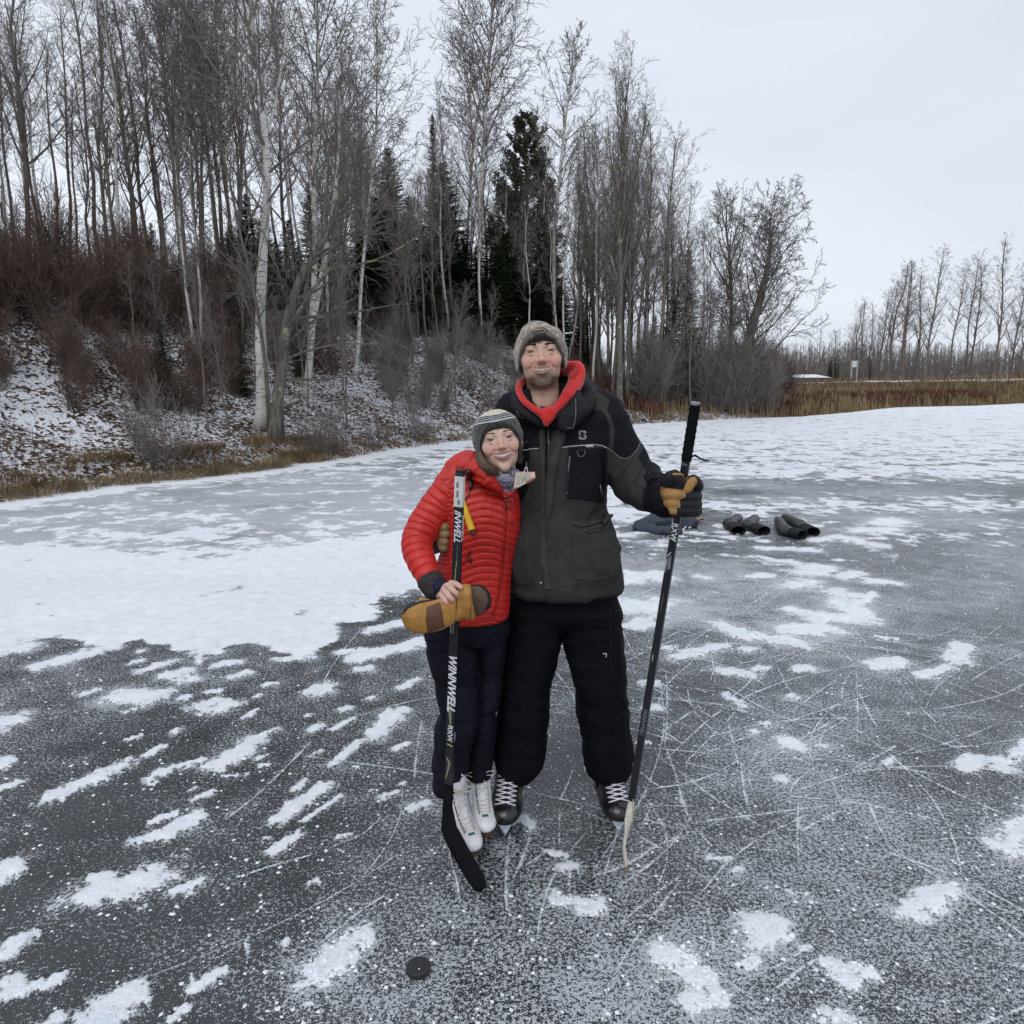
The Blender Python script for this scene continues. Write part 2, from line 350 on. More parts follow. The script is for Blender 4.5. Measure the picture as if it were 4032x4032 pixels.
cover = np.maximum(cover, np.where(near_r > 0, -1 + near_r * (.46 + .36 * sst((IY - 6.0) / 2)), -1))
cover = np.where(sdd < .1, cover, np.maximum(cover, -1) * (1 - zone) + far * zone)
soft = .16 + .9 * sst((IY - 5.2) / 2)
cover = np.maximum(cover, np.clip(-(sdd + rag) / soft, -1, 1.0))
expl = np.full(IX.shape, -1.0)
for p0, p1, hw in PATCH:
    if hw < 0: a = p0; b = p1; r = -hw
    else:
        a = ground(*p0); b = ground(*p1); mpx = ((p0[0] + p1[0]) / 2, (p0[1] + p1[1]) / 2)
        g0 = ground(*mpx); rx = (ground(mpx[0] + hw, mpx[1]) - g0).length; ry = (ground(mpx[0], mpx[1] + hw) - g0).length
        dx = abs(p1[0] - p0[0]); dyy = abs(p1[1] - p0[1]); q = dx / (dx + dyy + 1e-6); r = (q * ry + (1 - q) * rx) * 1.08 if dx + dyy > hw * .8 else (rx * ry) ** .5 * 1.15
        a = a[:2]; b = b[:2]
        if (b[0] - a[0]) ** 2 + (b[1] - a[1]) ** 2 < 1e-8: b = (a[0] + 1e-3, a[1])
    m0 = max(r * 3, .1); sel = (IX > min(a[0], b[0]) - m0) & (IX < max(a[0], b[0]) + m0) & (IY > min(a[1], b[1]) - m0) & (IY < max(a[1], b[1]) + m0)
    if not sel.any(): continue
    xs, ys = IX[sel], IY[sel]; dd, _t = seg_dist(xs, ys, a, b)
    dd = dd + r * 1.5 * fbm(xs + .5 * ys, ys, 1.7 / max(r, .03), 4)
    expl[sel] = np.maximum(expl[sel], np.clip((r - dd) / (r * .55), -1, 1))
frost = .49 + .42 * fbm(IX, IY, 1.3, 4) + .34 * fbm(IX + 9, IY, .45, 3) + .12 * sst((IY - 3.2) / 3) + .16 * np.clip(expl + .9, 0, 1)
frost += .25 * left * sst((IY - 5.5) / 1.5) * (1 - sst((IY - 13) / 3))
frost += .12 * np.exp(-(((IX - .1) / .9) ** 2 + ((IY - 2.0) / .7) ** 2))
lift = np.clip(np.maximum(expl, np.where(cover > .2, cover, -1)), 0, 1) * .010
IZ = lift * (.55 + 1.2 * (fbm(IX, IY, 14, 3) + .3)) * np.where(IY < 9, 1, 0)
n0, n1 = IX.shape; idx = np.arange(n0 * n1).reshape(n0, n1)
quads = np.stack([idx[:-1, :-1], idx[:-1, 1:], idx[1:, 1:], idx[1:, :-1]], -1).reshape(-1, 4)
me = np_mesh('ice', np.stack([IX, IY, IZ], -1).reshape(-1, 3), quads, 4)
for nm, A in (('cover', cover), ('patch', expl), ('frost', frost)):
    a = me.attributes.new(nm, 'FLOAT', 'POINT'); a.data.foreach_set('value', A.astype(np.float32).ravel())
m = Mat('pond_ice_with_snow')
n_b = m.noise(1.5, 5, .60, dist=.4); n_s = m.noise(22, 5, .7); n_g = m.noise(70, 3, .7); n_f = m.noise(6, 4, .65)
a1 = m.math('ADD', m.attr('cover'), m.math('MULTIPLY', m.math('SUBTRACT', n_b, .5), 2.7))
a1 = m.math('ADD', a1, m.math('MULTIPLY', m.math('SUBTRACT', n_s, .5), 1.0)); a1 = m.math('ADD', a1, m.math('MULTIPLY', m.math('SUBTRACT', m.noise(4.5, 3, .6), .5), 2.4))
a2 = m.math('ADD', m.attr('patch'), m.math('MULTIPLY', m.math('SUBTRACT', n_s, .5), 2.2))
a2 = m.math('ADD', a2, m.math('MULTIPLY', m.math('SUBTRACT', n_g, .5), 2.6))
s1 = m.step(a1, -.04, .30); s2 = m.step(a2, -.12, .60); snow = m.math('MAXIMUM', s1, s2)
# fine frost crumbs lying on the bare ice
grain = m.math('ADD', m.math('MULTIPLY', n_g, .55), m.math('MULTIPLY', m.noise(170, 2, .6), .45))
gthr = m.math('MULTIPLY_ADD', m.attr('frost'), -.34, .70)
gthr = m.math('MULTIPLY_ADD', m.math('SUBTRACT', n_f, .5), -.16, gthr)
fr = m.node('ShaderNodeMapRange', interpolation_type='SMOOTHSTEP'); m.link(m.math('SUBTRACT', grain, gthr), fr.inputs[0]); fr.inputs[1].default_value = -.03; fr.inputs[2].default_value = .05
frv = m.math('MULTIPLY', fr.outputs[0], .78)
icec = m.ramp(m.noise(2.2, 4, .6), [(.3, (.018, .020, .021)), (.7, (.044, .047, .050))])
snowc = m.ramp(m.noise(9, 4, .6), [(.3, (.70, .74, .80)), (.7, (.84, .86, .89))])
col = m.mix(frv, icec, (.56, .595, .64)); col = m.mix(snow, col, snowc)
ro = m.math('MULTIPLY_ADD', m.math('MAXIMUM', frv, snow), .55, .27)
m.set(col, ro, spec=.42)
hh = m.math('ADD', m.math('MULTIPLY', frv, .25), m.math('MULTIPLY', snow, m.math('ADD', m.math('MULTIPLY', n_s, 1.0), m.math('MULTIPLY', n_g, .5))))
m.bump(hh, .8, .008)
tag(link('ice', me, None, m.m, True), kind='structure')
snow_mat = m
# ================================================================ trees
def birch_bark():
    m = Mat('white_birch_bark'); v = m.mapped((1.2, 1.2, 9)); n1 = m.noise(3.2, 4, .7, v); n2 = m.noise(1.6, 4, .65)
    n3 = m.noise(.7, 3, .5)
    lent = m.step(n1, .585, .63); blot = m.step(n2, .57, .66)
    col = m.mix(m.step(n3, .35, .7), (.60, .58, .55), (.42, .41, .38)); col = m.mix(lent, col, (.05, .045, .04)); col = m.mix(blot, col, (.10, .10, .085))
    m.set(col, .8, spec=.15); m.bump(n1, .4, .01); return m.m
def rough_bark(name, a, b, moss=(.20, .21, .12), mk=.62):
    m = Mat(name); v = m.mapped((1, 1, .22)); n1 = m.noise(14, 5, .7, v); n2 = m.noise(2.3, 4, .6)
    col = m.ramp(n1, [(.3, a), (.7, b)]); col = m.mix(m.step(n2, mk, mk + .1), col, moss); m.set(col, .9, spec=.1); m.bump(n1, .8, .02); return m.m
M_BIRCH = birch_bark(); M_GREY = rough_bark('grey_lichen_bark', (.06, .055, .048), (.20, .19, .165), (.30, .31, .19), .56)
M_DARK = rough_bark('dark_bark', (.085, .073, .064), (.23, .20, .178)); M_MAPLE = rough_bark('maple_bark', (.07, .063, .056), (.16, .148, .13))
M_TWIG = plain('brown_twigs', (.20, .178, .168), .8, spec=.1, var=.3, nscale=2); M_TWIG_G = plain('grey_twigs', (.15, .14, .125), .8, spec=.1, var=.3, nscale=2)
M_TWIG_R = plain('reddish_stems', (.135, .096, .082), .8, spec=.1, var=.35, nscale=3)
M_NEEDLE = Mat('spruce_needles'); M_NEEDLE.set(M_NEEDLE.ramp(M_NEEDLE.noise(1.8, 4, .65), [(.3, (.055, .092, .05)), (.55, (.085, .125, .058)), (.8, (.12, .155, .068))]), .85, spec=.1); M_NEEDLE = M_NEEDLE.m
M_PINE = Mat('pine_needles'); M_PINE.set(M_PINE.ramp(M_PINE.noise(1.5, 4, .65), [(.3, (.065, .068, .044)), (.55, (.09, .094, .058)), (.8, (.12, .13, .08))]), .85, spec=.1); M_PINE = M_PINE.m
M_FIR = Mat('fir_needles'); M_FIR.set(M_FIR.ramp(M_FIR.noise(1.8, 4, .65), [(.3, (.04, .065, .022)), (.55, (.07, .10, .032)), (.8, (.11, .14, .045))]), .85, spec=.1); M_FIR = M_FIR.m

def seg_mesh(name, S):
    """three-sided prisms along many segments, S rows: x0 y0 z0 x1 y1 z1 r0 r1"""
    S = np.asarray(S, np.float64).reshape(-1, 8); p0 = S[:, :3]; p1 = S[:, 3:6]; d = p1 - p0; d /= np.linalg.norm(d, axis=1, keepdims=True) + 1e-9
    ref = np.where(np.abs(d[:, 2:3]) < .9, [[0, 0, 1.]], [[1., 0, 0]]); a = np.cross(d, ref); a /= np.linalg.norm(a, axis=1, keepdims=True) + 1e-9; b = np.cross(d, a)
    V = np.empty((len(S), 6, 3))
    for k in range(3):
        an = 2 * math.pi * k / 3; o = a * math.cos(an) + b * math.sin(an); V[:, k] = p0 + o * S[:, 6:7]; V[:, 3 + k] = p1 + o * S[:, 7:8]
    base = (np.arange(len(S)) * 6)[:, None]; q = np.array([[0, 1, 4, 3], [1, 2, 5, 4], [2, 0, 3, 5]])
    Fc = (base[:, None, :] + q[None]).reshape(-1, 4); me = np_mesh(name, V.reshape(-1, 3), Fc, 4); return me
def vrand(rnd): return Vector((rnd.gauss(0, 1), rnd.gauss(0, 1), rnd.gauss(0, 1))).normalized()
def grow(rnd, out, thick, p, d, Ln, r, lvl, P):
    """one branch and its children; wood thicker than P['limb'] goes to the trunk mesh"""
    ns = (7, 5, 4, 3, 2)[min(lvl, 4)]; up = P['up'][lvl]; jit = P['jit'][lvl]; path = [(p.copy(), r)]
    rmin = P['rmin']
    for i in range(ns):
        d = (d + vrand(rnd) * jit + Vector((0, 0, up)) * (1 if not P.get('droop') or i < ns * .5 else -P['droop'])).normalized()
        p = p + d * (Ln / ns); rr = max(rmin, r * (1 - .82 * (i + 1) / ns)); path.append((p.copy(), rr))
        if lvl < P['max']:
            nc = P['n'][lvl]; k = int(nc) + (1 if rnd.random() < nc - int(nc) else 0)
            if i == 0 and lvl > 0: k = min(k, 1)
            for _ in range(k):
                a = vrand(rnd); a = (a - d * a.dot(d)); 
                if a.length < 1e-3: continue
                a.normalize(); an = R(rnd.uniform(*P['ang'])); cdn = (d * math.cos(an) + a * math.sin(an)).normalized()
                f = (i + 1) / ns; cl = Ln * rnd.uniform(.38, .66) * (1.05 - .45 * f)
                grow(rnd, out, thick, p - d * (Ln / ns) * rnd.random() * .9, cdn, cl, max(rmin, min(rr * .75, r * .45)), lvl + 1, P)
    if r >= P['limb']: thick.append(path)
    else:
        for (a, ra), (b, rb) in zip(path, path[1:]): out.append((*a, *b, ra, rb))
DEF = dict(max=3, n=[.80, .95, .85, 1.4], up=[.10, .10, .05, .0, 0], jit=[.16, .2, .26, .3, .3], ang=(28, 58), rmin=.0045, limb=.032, f0=.35, n1=22, l1=.30, a1=(30, 60), taper=.9, shape='oval')
def tree_parts(seed, path, radii, **kw):
    """path: trunk points; returns (trunk mesh, crown mesh)"""
    P = dict(DEF); P.update(kw); rnd = random.Random(seed); out = []; thick = []
    path = [Vector(p) for p in path]; cum = [0]
    for a, b in zip(path, path[1:]): cum.append(cum[-1] + (b - a).length)
    H = cum[-1]
    def along(f):
        s = f * H
        for i in range(len(path) - 1):
            if s <= cum[i + 1] + 1e-6:
                t = (s - cum[i]) / max(1e-6, cum[i + 1] - cum[i]); return path[i].lerp(path[i + 1], t), (path[i + 1] - path[i]).normalized(), radii[i] + (radii[i + 1] - radii[i]) * t
        return path[-1], (path[-1] - path[-2]).normalized(), radii[-1]
    az = rnd.random() * 6
    for i in range(P['n1']):
        f = P['f0'] + (1 - P['f0']) * ((i + rnd.random()) / P['n1']) ** P.get('dist', .9) * .99
        p, d, r = along(f); az += 2.4 + rnd.uniform(-.5, .5); g = (f - P['f0']) / (1 - P['f0'])
        if P['shape'] == 'oval': ln = H * P['l1'] * (.35 + math.sin(math.pi * min(1, g * .85 + .12)) * .75)
        elif P['shape'] == 'vase': ln = H * P['l1'] * (.9 - .5 * g)
        else: ln = H * P['l1'] * (1.05 - .85 * g)
        ln *= rnd.uniform(.7, 1.15); an = R(rnd.uniform(*P['a1'])) * (1.05 - .45 * g)
        a = Vector((math.cos(az), math.sin(az), 0)); a = (a - d * a.dot(d)).normalized()
        if P.get('side'): a = (a + Vector(P['side']) * P.get('sidek', 1)).normalized()
        grow(rnd, out, thick, p, (d * math.cos(an) + a * math.sin(an)).normalized(), ln, min(r * .6, .012 + ln * .011), 0, P)
    tr = MB(); sides = P.get('sides', 8)
    # finer trunk path with a slight wander and a flared foot
    pts = []; rs = []; n = max(10, int(H * 2))
    ph = rnd.random() * 9
    for i in range(n + 1):
        f = i / n; p, d, r = along(f); wv = Vector((math.sin(f * 9 + ph) * .5 + math.sin(f * 23 + ph * 2) * .2, math.cos(f * 11 + ph) * .4, 0)) * P.get('wander', .06) * min(1, f * 8)
        fl = 1 + .55 * math.exp(-f * H / .22); pts.append(p + wv); rs.append(r * fl * (1 + .06 * math.sin(f * 40 + ph)))
    tr.tube(pts, rs, sides)
    for path_ in thick: tr.tube([q[0] for q in path_], [q[1] for q in path_], 5, False)
    return py_mesh('trunk', tr.v, tr.f), seg_mesh('crown', out)
def place_tree(parts, name, mats, loc, rz=0, sc=1.0, label=None, group=None, cat='tree', lean=(0, 0), names=('trunk', 'crown')):
    t = empty(name, loc, (lean[0], lean[1], rz)); t.scale = (sc, sc, sc) if not hasattr(sc, '__len__') else sc; tag(t, label, cat, group)
    for me, nm, mt in zip(parts, names, mats):
        if not me.materials: me.materials.append(mt); me.shade_smooth()
        o = bpy.data.objects.new(nm, me); C.objects.link(o); o.parent = t
    return t
def hero(seed, name, px, Yb, rb, rt, mats, label, group=None, sink=.1, **kw):
    """trunk path given by sight lines at the tree's own distance"""
    base = hit(*px[0]) if Yb is None else None
    Y = base.y if base is not None else Yb
    pts = [at(x, y, Y + kw.get('dy', 0) * i / len(px)) for i, (x, y) in enumerate(px)]
    z0 = land_z(pts[0].x, pts[0].y); o = Vector((pts[0].x, pts[0].y, z0 - sink)); pts[0] = o.copy()
    if pts[1].z < z0 + .3: pts.pop(1)
    n = len(pts); rad = [rb + (rt - rb) * (i / (n - 1)) ** .9 for i in range(n)]
    parts = tree_parts(seed, [p - o for p in pts], rad, **{k: v for k, v in kw.items() if k != 'dy'})
    return place_tree(parts, name, mats, o, label=label, group=group)
# ---- conifers
def conifer_parts(seed, H, Rb, dens=1.0, droop=.25, kind='spruce', bare=.05):
    rnd = random.Random(seed); tr = MB(); n = 12
    tr.tube([(0.03 * math.sin(i), .03 * math.cos(i * 1.7), H * i / n) for i in range(n + 1)], [H * .011 * (1 - .93 * i / n) + .005 for i in range(n + 1)], 7)
    V = []; S = []; z = H * bare
    while z < H * .985:
        f = z / H; rr = Rb * ((1 - f) ** .85) * (.55 + .45 * min(1, (f - bare) * 6 + .3)) + .04
        nb = max(4, int((9 if kind == 'spruce' else 6) * dens * (1 - .4 * f)))
        for b in range(nb):
            az = rnd.random() * 6.283; L = rr * rnd.uniform(.62, 1.12); dz = -droop * (1 - f) + (.55 * f) + rnd.uniform(-.12, .12)
            d = Vector((math.cos(az), math.sin(az), dz)).normalized(); side = Vector((-math.sin(az), math.cos(az), 0)); p = Vector((0, 0, z + rnd.uniform(-.08, .08)))
            end = p + d * L + Vector((0, 0, L * .10)); S.append((*p, *end, .007 + .006 * L, .003))
            k = max(4, int(L * 15 * dens))
            for i in range(k):
                t = (i + rnd.random()) / k; c = p.lerp(end, .12 + .9 * t); w = (.10 + .30 * L * (1 - t) ** .8 * .55) * rnd.uniform(.6, 1.2); sg = 1 if i % 2 else -1
                q = (side * sg * rnd.uniform(.5, 1) + d * rnd.uniform(.4, 1) + Vector((0, 0, rnd.uniform(-.42, .12)))).normalized(); wd = q.cross(Vector((rnd.uniform(-.4, .4), rnd.uniform(-.4, .4), 1))).normalized() * (.022 + .08 * w)
                a = c - q * .02; V += [a - wd * .6, a + wd * .6, c + q * w * .6 + wd, c + q * w, c + q * w * .6 - wd]
        z += (.17 if kind == 'spruce' else .22) * (1.15 - .5 * f) * max(1, H / 10)
    V = np.array(V); k = len(V) // 5; base = (np.arange(k) * 5)[:, None]; F3 = (base[:, None, :] + np.array([[0, 1, 2], [0, 2, 4], [4, 2, 3]])[None]).reshape(-1, 3)
    me = np_mesh('crown', V, F3, 3); bm = seg_mesh('b', S)
    # join the fine boughs into the trunk mesh
    q = np.empty(len(bm.vertices) * 3, np.float32); bm.vertices.foreach_get('co', q); q = q.reshape(-1, 3)
    b0 = len(tr.v); tr.v += [tuple(x) for x in q]; tr.f += [tuple(b0 + v for v in pl.vertices) for pl in bm.polygons]; bpy.data.meshes.remove(bm)
    return py_mesh('trunk', tr.v, tr.f), me
def pine_parts(seed, H, prof, dens=1.0):
    """white pine: upswept limbs carrying dense tufts, with gaps between"""
    rnd = random.Random(seed); tr = MB(); n = 14
    tr.tube([(.05 * math.sin(i * .8), .05 * math.cos(i), H * i / n) for i in range(n + 1)], [.17 * (1 - .9 * i / n) + .012 for i in range(n + 1)], 8)
    V = []; z = H * prof[0][0]; zs = [p[0] for p in prof]; rs = [p[1] for p in prof]
    while z < H * .99:
        f = z / H; rr = float(np.interp(f, zs, rs))
        for b in range(int(6 * dens)):
            az = rnd.random() * 6.283; L = rr * rnd.uniform(.5, 1.15); p = Vector((0, 0, z - .25 * L)); el = rnd.uniform(.25, .75); d = Vector((math.cos(az), math.sin(az), el)).normalized()
            pts = [p, p + d * L * .5, p + d * L * .8 + Vector((0, 0, L * .12)), p + d * L + Vector((0, 0, L * .3))]; tr.tube(pts, [.02 + .012 * L, .014, .009, .004], 4, False)
            for i in range(int(8 + L * 20)):
                t = rnd.uniform(.3, 1.02); j = min(2, int(t * 3)); c = pts[j].lerp(pts[j + 1], min(1, t * 3 - j)) + vrand(rnd) * .13 * (.5 + L * .3)
                for _ in range(4):
                    q = (d * .4 + vrand(rnd) + Vector((0, 0, .8))).normalized(); w = rnd.uniform(.10, .2); wd = q.cross(vrand(rnd)).normalized() * .024
                    V += [c - wd * .5, c + wd * .5, c + q * w * .6 + wd, c + q * w, c + q * w * .6 - wd]
        z += .24
    V = np.array(V); k = len(V) // 5; base = (np.arange(k) * 5)[:, None]; F3 = (base[:, None, :] + np.array([[0, 1, 2], [0, 2, 4], [4, 2, 3]])[None]).reshape(-1, 3)
    return py_mesh('trunk', tr.v, tr.f), np_mesh('crown', V, F3, 3)
ZN = [(250, 'at the far left edge'), (560, 'left of the thickest dark leaning trunk'), (860, 'between the dark leaning trunks'), (1150, 'around the thick white birch'), (1400, 'behind the right-leaning birch'), (1680, 'left of the spire-thin spruce'), (1960, 'around the open-crowned birch'), (2300, 'around the big pine'), (2560, 'around the lichened tree right of the man'), (2800, 'around the dark full spruce'), (3100, 'around the wide leaning tree'), (3340, 'left of the road sign'), (3600, 'just right of the road sign'), (99999, 'at the far right edge')]
def zone_of(px, base, depth=''):
    r = base + (' ' + depth if depth else '') + ' ' + next(z for k, z in ZN if px < k); ALIKE.add(r); return r
# ---- hero trees
TALL = dict(n1=30, l1=.24, f0=.38, max=3, limb=.045, rmin=.0055, up=[.09, .06, .03, 0, 0])
hero(1, 'birch_tree', [(1030, 1690), (1030, 1470), (1024, 1300), (1038, 1071), (1049, 854), (1052, 683), (1041, 512), (1020, 330), (985, 60), (975, -160), (985, -420)], None, .15, .03, (M_BIRCH, M_TWIG), 'tall white birch with the thickest white trunk, on the bank left of the couple', dy=1, n1=30, l1=.27, f0=.40, max=3, limb=.045)
hero(2, 'maple_tree', [(1088, 1735), (1100, 1500), (1115, 1355), (1132, 1241), (1160, 1130), (1215, 1050), (1290, 930), (1345, 800), (1380, 640)], None, .15, .03, (M_GREY, M_TWIG_G), 'grey rough-barked tree with yellow lichen at its foot and low spreading boughs', n1=22, l1=.60, f0=.16, max=3, a1=(48, 90), shape='vase', up=[.03, .02, 0, 0, 0], side=(.9, -.1, -.05), sidek=.9, n=[.9, 1.0, .9, 1.2], dist=.8)
hero(3, 'slender_tree', [(1062, 1705), (1050, 1500), (1035, 1300), (990, 1100), (930, 860), (880, 620), (850, 400)], None, .055, .015, (M_GREY, M_TWIG_G), 'slender grey trunk squeezed between the thick white birch and the lichened grey tree', n1=20, l1=.26, f0=.3, max=2)
hero(4, 'birch_tree', [(1200, 1566), (1234, 1298), (1269, 1071), (1291, 928), (1314, 797), (1330, 598), (1345, 400), (1350, 180)], None, .10, .02, (M_BIRCH, M_TWIG), 'white birch leaning right, its dark foot on the snowy slope behind the grey lichened tree', **dict(TALL, n1=24))
hero(5, 'birch_tree', [(1215, 1440), (1234, 1200), (1238, 968), (1232, 700), (1240, 512), (1257, 228), (1250, 0), (1245, -260)], None, .105, .025, (M_BIRCH, M_TWIG), 'straight white birch with black bands rising close behind the right-leaning birch', **TALL)
hero(6, 'birch_tree', [(1395, 1500), (1411, 1355), (1425, 1150), (1440, 900), (1462, 700), (1480, 480), (1490, 260), (1480, 60)], None, .07, .015, (M_BIRCH, M_TWIG), 'thin white birch standing alone between the leaning birch and the dark spruces', **dict(TALL, n1=22, l1=.22))
hero(7, 'aspen_tree', [(735, 1290), (728, 968), (700, 760), (671, 569), (650, 360), (637, 171), (628, 60)], None, .10, .02, (M_DARK, M_TWIG), 'dark straight trunk, thickest of the dark ones at the left, leaning slightly left', **dict(TALL, f0=.5))
hero(8, 'aspen_tree', [(880, 1190), (864, 968), (830, 720), (807, 512), (790, 330), (780, 170), (770, 40)], None, .085, .02, (M_DARK, M_TWIG), 'dark trunk leaning left, midway between the left edge and the thick white birch', **dict(TALL, f0=.5))
hero(9, 'aspen_tree', [(925, 1150), (910, 911), (876, 626), (860, 430), (850, 200), (845, 30)], None, .075, .02, (M_DARK, M_TWIG), 'dark trunk nearest on the left side of the thick white birch', **dict(TALL, f0=.5))
hero(10, 'aspen_tree', [(805, 1200), (796, 968), (768, 570), (752, 380), (740, 200), (730, 80)], None, .07, .015, (M_DARK, M_TWIG), 'narrow dark trunk between two thicker dark leaning trunks at the left', **dict(TALL, f0=.5))
hero(11, 'birch_tree', [(768, 1470), (755, 1300), (733, 1100), (712, 960), (700, 800), (690, 620)], None, .05, .012, (M_BIRCH, M_TWIG), 'thin crooked white birch low on the left slope among red brush', **dict(TALL, n1=14, l1=.18))
hero(12, 'birch_tree', [(800, 1400), (790, 1200), (779, 1071), (765, 930), (755, 760), (748, 540)], None, .05, .012, (M_BIRCH, M_TWIG), 'thin white birch just right of the thin crooked birch in the red brush', **dict(TALL, n1=16, l1=.18))
hero(13, 'birch_tree', [(1903, 1262), (1893, 1082), (1887, 854), (1899, 626), (1921, 342), (1933, 171), (1940, -20), (1945, -120)], None, .135, .03, (M_BIRCH, M_TWIG), 'tall white birch with a wide open crown above the woman, in front of the pine', n1=30, l1=.24, f0=.46, max=3, a1=(35, 65), droop=.10, n=[.95, 1.05, 1.0, 1.4], limb=.055, rmin=.0085)
hero(14, 'birch_tree', [(1831, 1265), (1834, 1082), (1840, 900), (1853, 683), (1866, 560), (1850, 400), (1835, 250)], None, .095, .02, (M_BIRCH, M_TWIG), 'thinner black-banded birch close on the left of the tall open-crowned birch', n1=24, l1=.24, f0=.46, max=3, droop=.08, limb=.055, rmin=.008)
hero(15, 'birch_tree', [(2178, 1290), (2180, 1082), (2200, 740), (2213, 600), (2223, 455), (2240, 330), (2257, 228), (2262, 160)], None, .10, .02, (M_BIRCH, M_TWIG), 'birch with a narrow crown and hanging dead leaves, right of the pine above the man', n1=26, l1=.17, f0=.38, max=3, a1=(40, 75), wander=.12, limb=.055, rmin=.008)
hero(16, 'poplar_tree', [(2441, 1610), (2436, 1350), (2441, 1082), (2441, 806), (2450, 600), (2458, 450), (2463, 330)], None, .15, .02, (M_GREY, M_TWIG), 'grey lichened tree with long upright limbs on the bank right of the man', n1=28, l1=.34, f0=.33, max=3, a1=(14, 34), up=[.16, .1, .05, 0, 0], shape='vase')
hero(17, 'poplar_tree', [(2470, 1600), (2474, 1350), (2478, 1082), (2490, 806), (2515, 600), (2545, 450)], None, .10, .02, (M_GREY, M_TWIG), 'second upright grey trunk pressed against the lichened tree right of the man', n1=24, l1=.32, f0=.3, max=3, a1=(14, 36), up=[.16, .1, .05, 0, 0], shape='vase')
hero(18, 'maple_tree', [(2930, 1440), (2950, 1320), (2978, 1220), (3000, 1140), (3020, 1075), (3034, 985), (3036, 915), (3030, 860)], 37.0, .30, .03, (M_MAPLE, M_TWIG), 'wide bare tree leaning right over the shore bushes, arching boughs down to the brush', n1=40, l1=.50, f0=.16, max=3, a1=(42, 78), up=[.16, .05, -.02, 0, 0], droop=.55, shape='vase', n=[1.0, 1.0, .95, 1.2], rmin=.009, limb=.04, dist=.85)
hero(19, 'slender_tree', [(2890, 1400), (2881, 1220), (2870, 1030), (2861, 900), (2861, 830)], 38.0, .14, .02, (M_DARK, M_TWIG), 'upright thin-crowned tree between the dark spruce and the wide leaning tree', n1=26, l1=.30, f0=.2, max=3, a1=(25, 45), rmin=.008, limb=.04)
for i_, (bx, by, tx, ty) in enumerate([(2341, 1357, 2335, 560), (2365, 1371, 2350, 520), (2392, 1380, 2420, 900)]):
    hero(30 + i_, 'birch_tree', [(bx, by), ((bx * 2 + tx) / 3 - 4, (by * 2 + ty) / 3), ((bx + tx * 2) / 3 + 3, (by + ty * 2) / 3), (tx, ty)], None, .075, .015, (M_BIRCH, M_TWIG), ('leftmost white birch of the slim row just right of the man', 'middle white birch of the slim row just right of the man', 'short white birch leaning right, last of the slim row right of the man')[i_], **dict(TALL, n1=20, l1=.2))
# white pine
pb = hit(2085, 1300); ptop = at(2065, 445, pb.y + 3); ph_ = ptop.z - land_z(pb.x, pb.y + 3)
pm = pine_parts(5, ph_, [(.22, 1.6), (.40, 2.3), (.55, 2.0), (.66, 1.9), (.76, 1.45), (.88, 1.1), (.96, .55), (1, .15)], 1.25)
place_tree(pm, 'pine_tree', (M_DARK, M_PINE), (at(2070, 800, pb.y + 3).x, pb.y + 3, land_z(pb.x, pb.y + 3)), 1.0, label='big bushy white pine with upswept tufts standing behind the birches above the man')
# spruces and firs
SPR = [conifer_parts(40 + k, 10, rb, 1.45, dr, 'spruce', .03) for k, (rb, dr) in enumerate([(1.5, .3), (2.0, .35), (.95, .2), (1.7, .5)])]
def spruce(v, bx, by, ty, wsc=1, mat=M_NEEDLE, label=None, group=None, dY=0, Yf=None, name='spruce_tree'):
    b = hit(bx, by) if Yf is None else Vector((0, Yf, 0)); Y = b.y + dY; x = at(bx, (by + ty) / 2, Y).x; z = land_z(x, Y); t = at(bx, ty, Y); hs = max(.2, (t.z - z) / 10)
    return place_tree(SPR[v], name, (M_DARK, mat), (x, Y, z - .1), bx * 1.7, (hs * wsc, hs * wsc, hs), label, group)
spruce(2, 1710, 1250, 433, 1.0, label='tall spire-thin spruce left of the open-crowned birch', dY=1)
spruce(1, 2702, 1480, 965, 1.15, label='dark full spruce at the foot of the hill, right of the man', Yf=36)
spruce(0, 2840, 1470, 1192, 1.0, label='small spruce behind the brush between the dark spruce and the wide tree', Yf=41)
gdark = 'dark conifers filling the wood behind the birches'
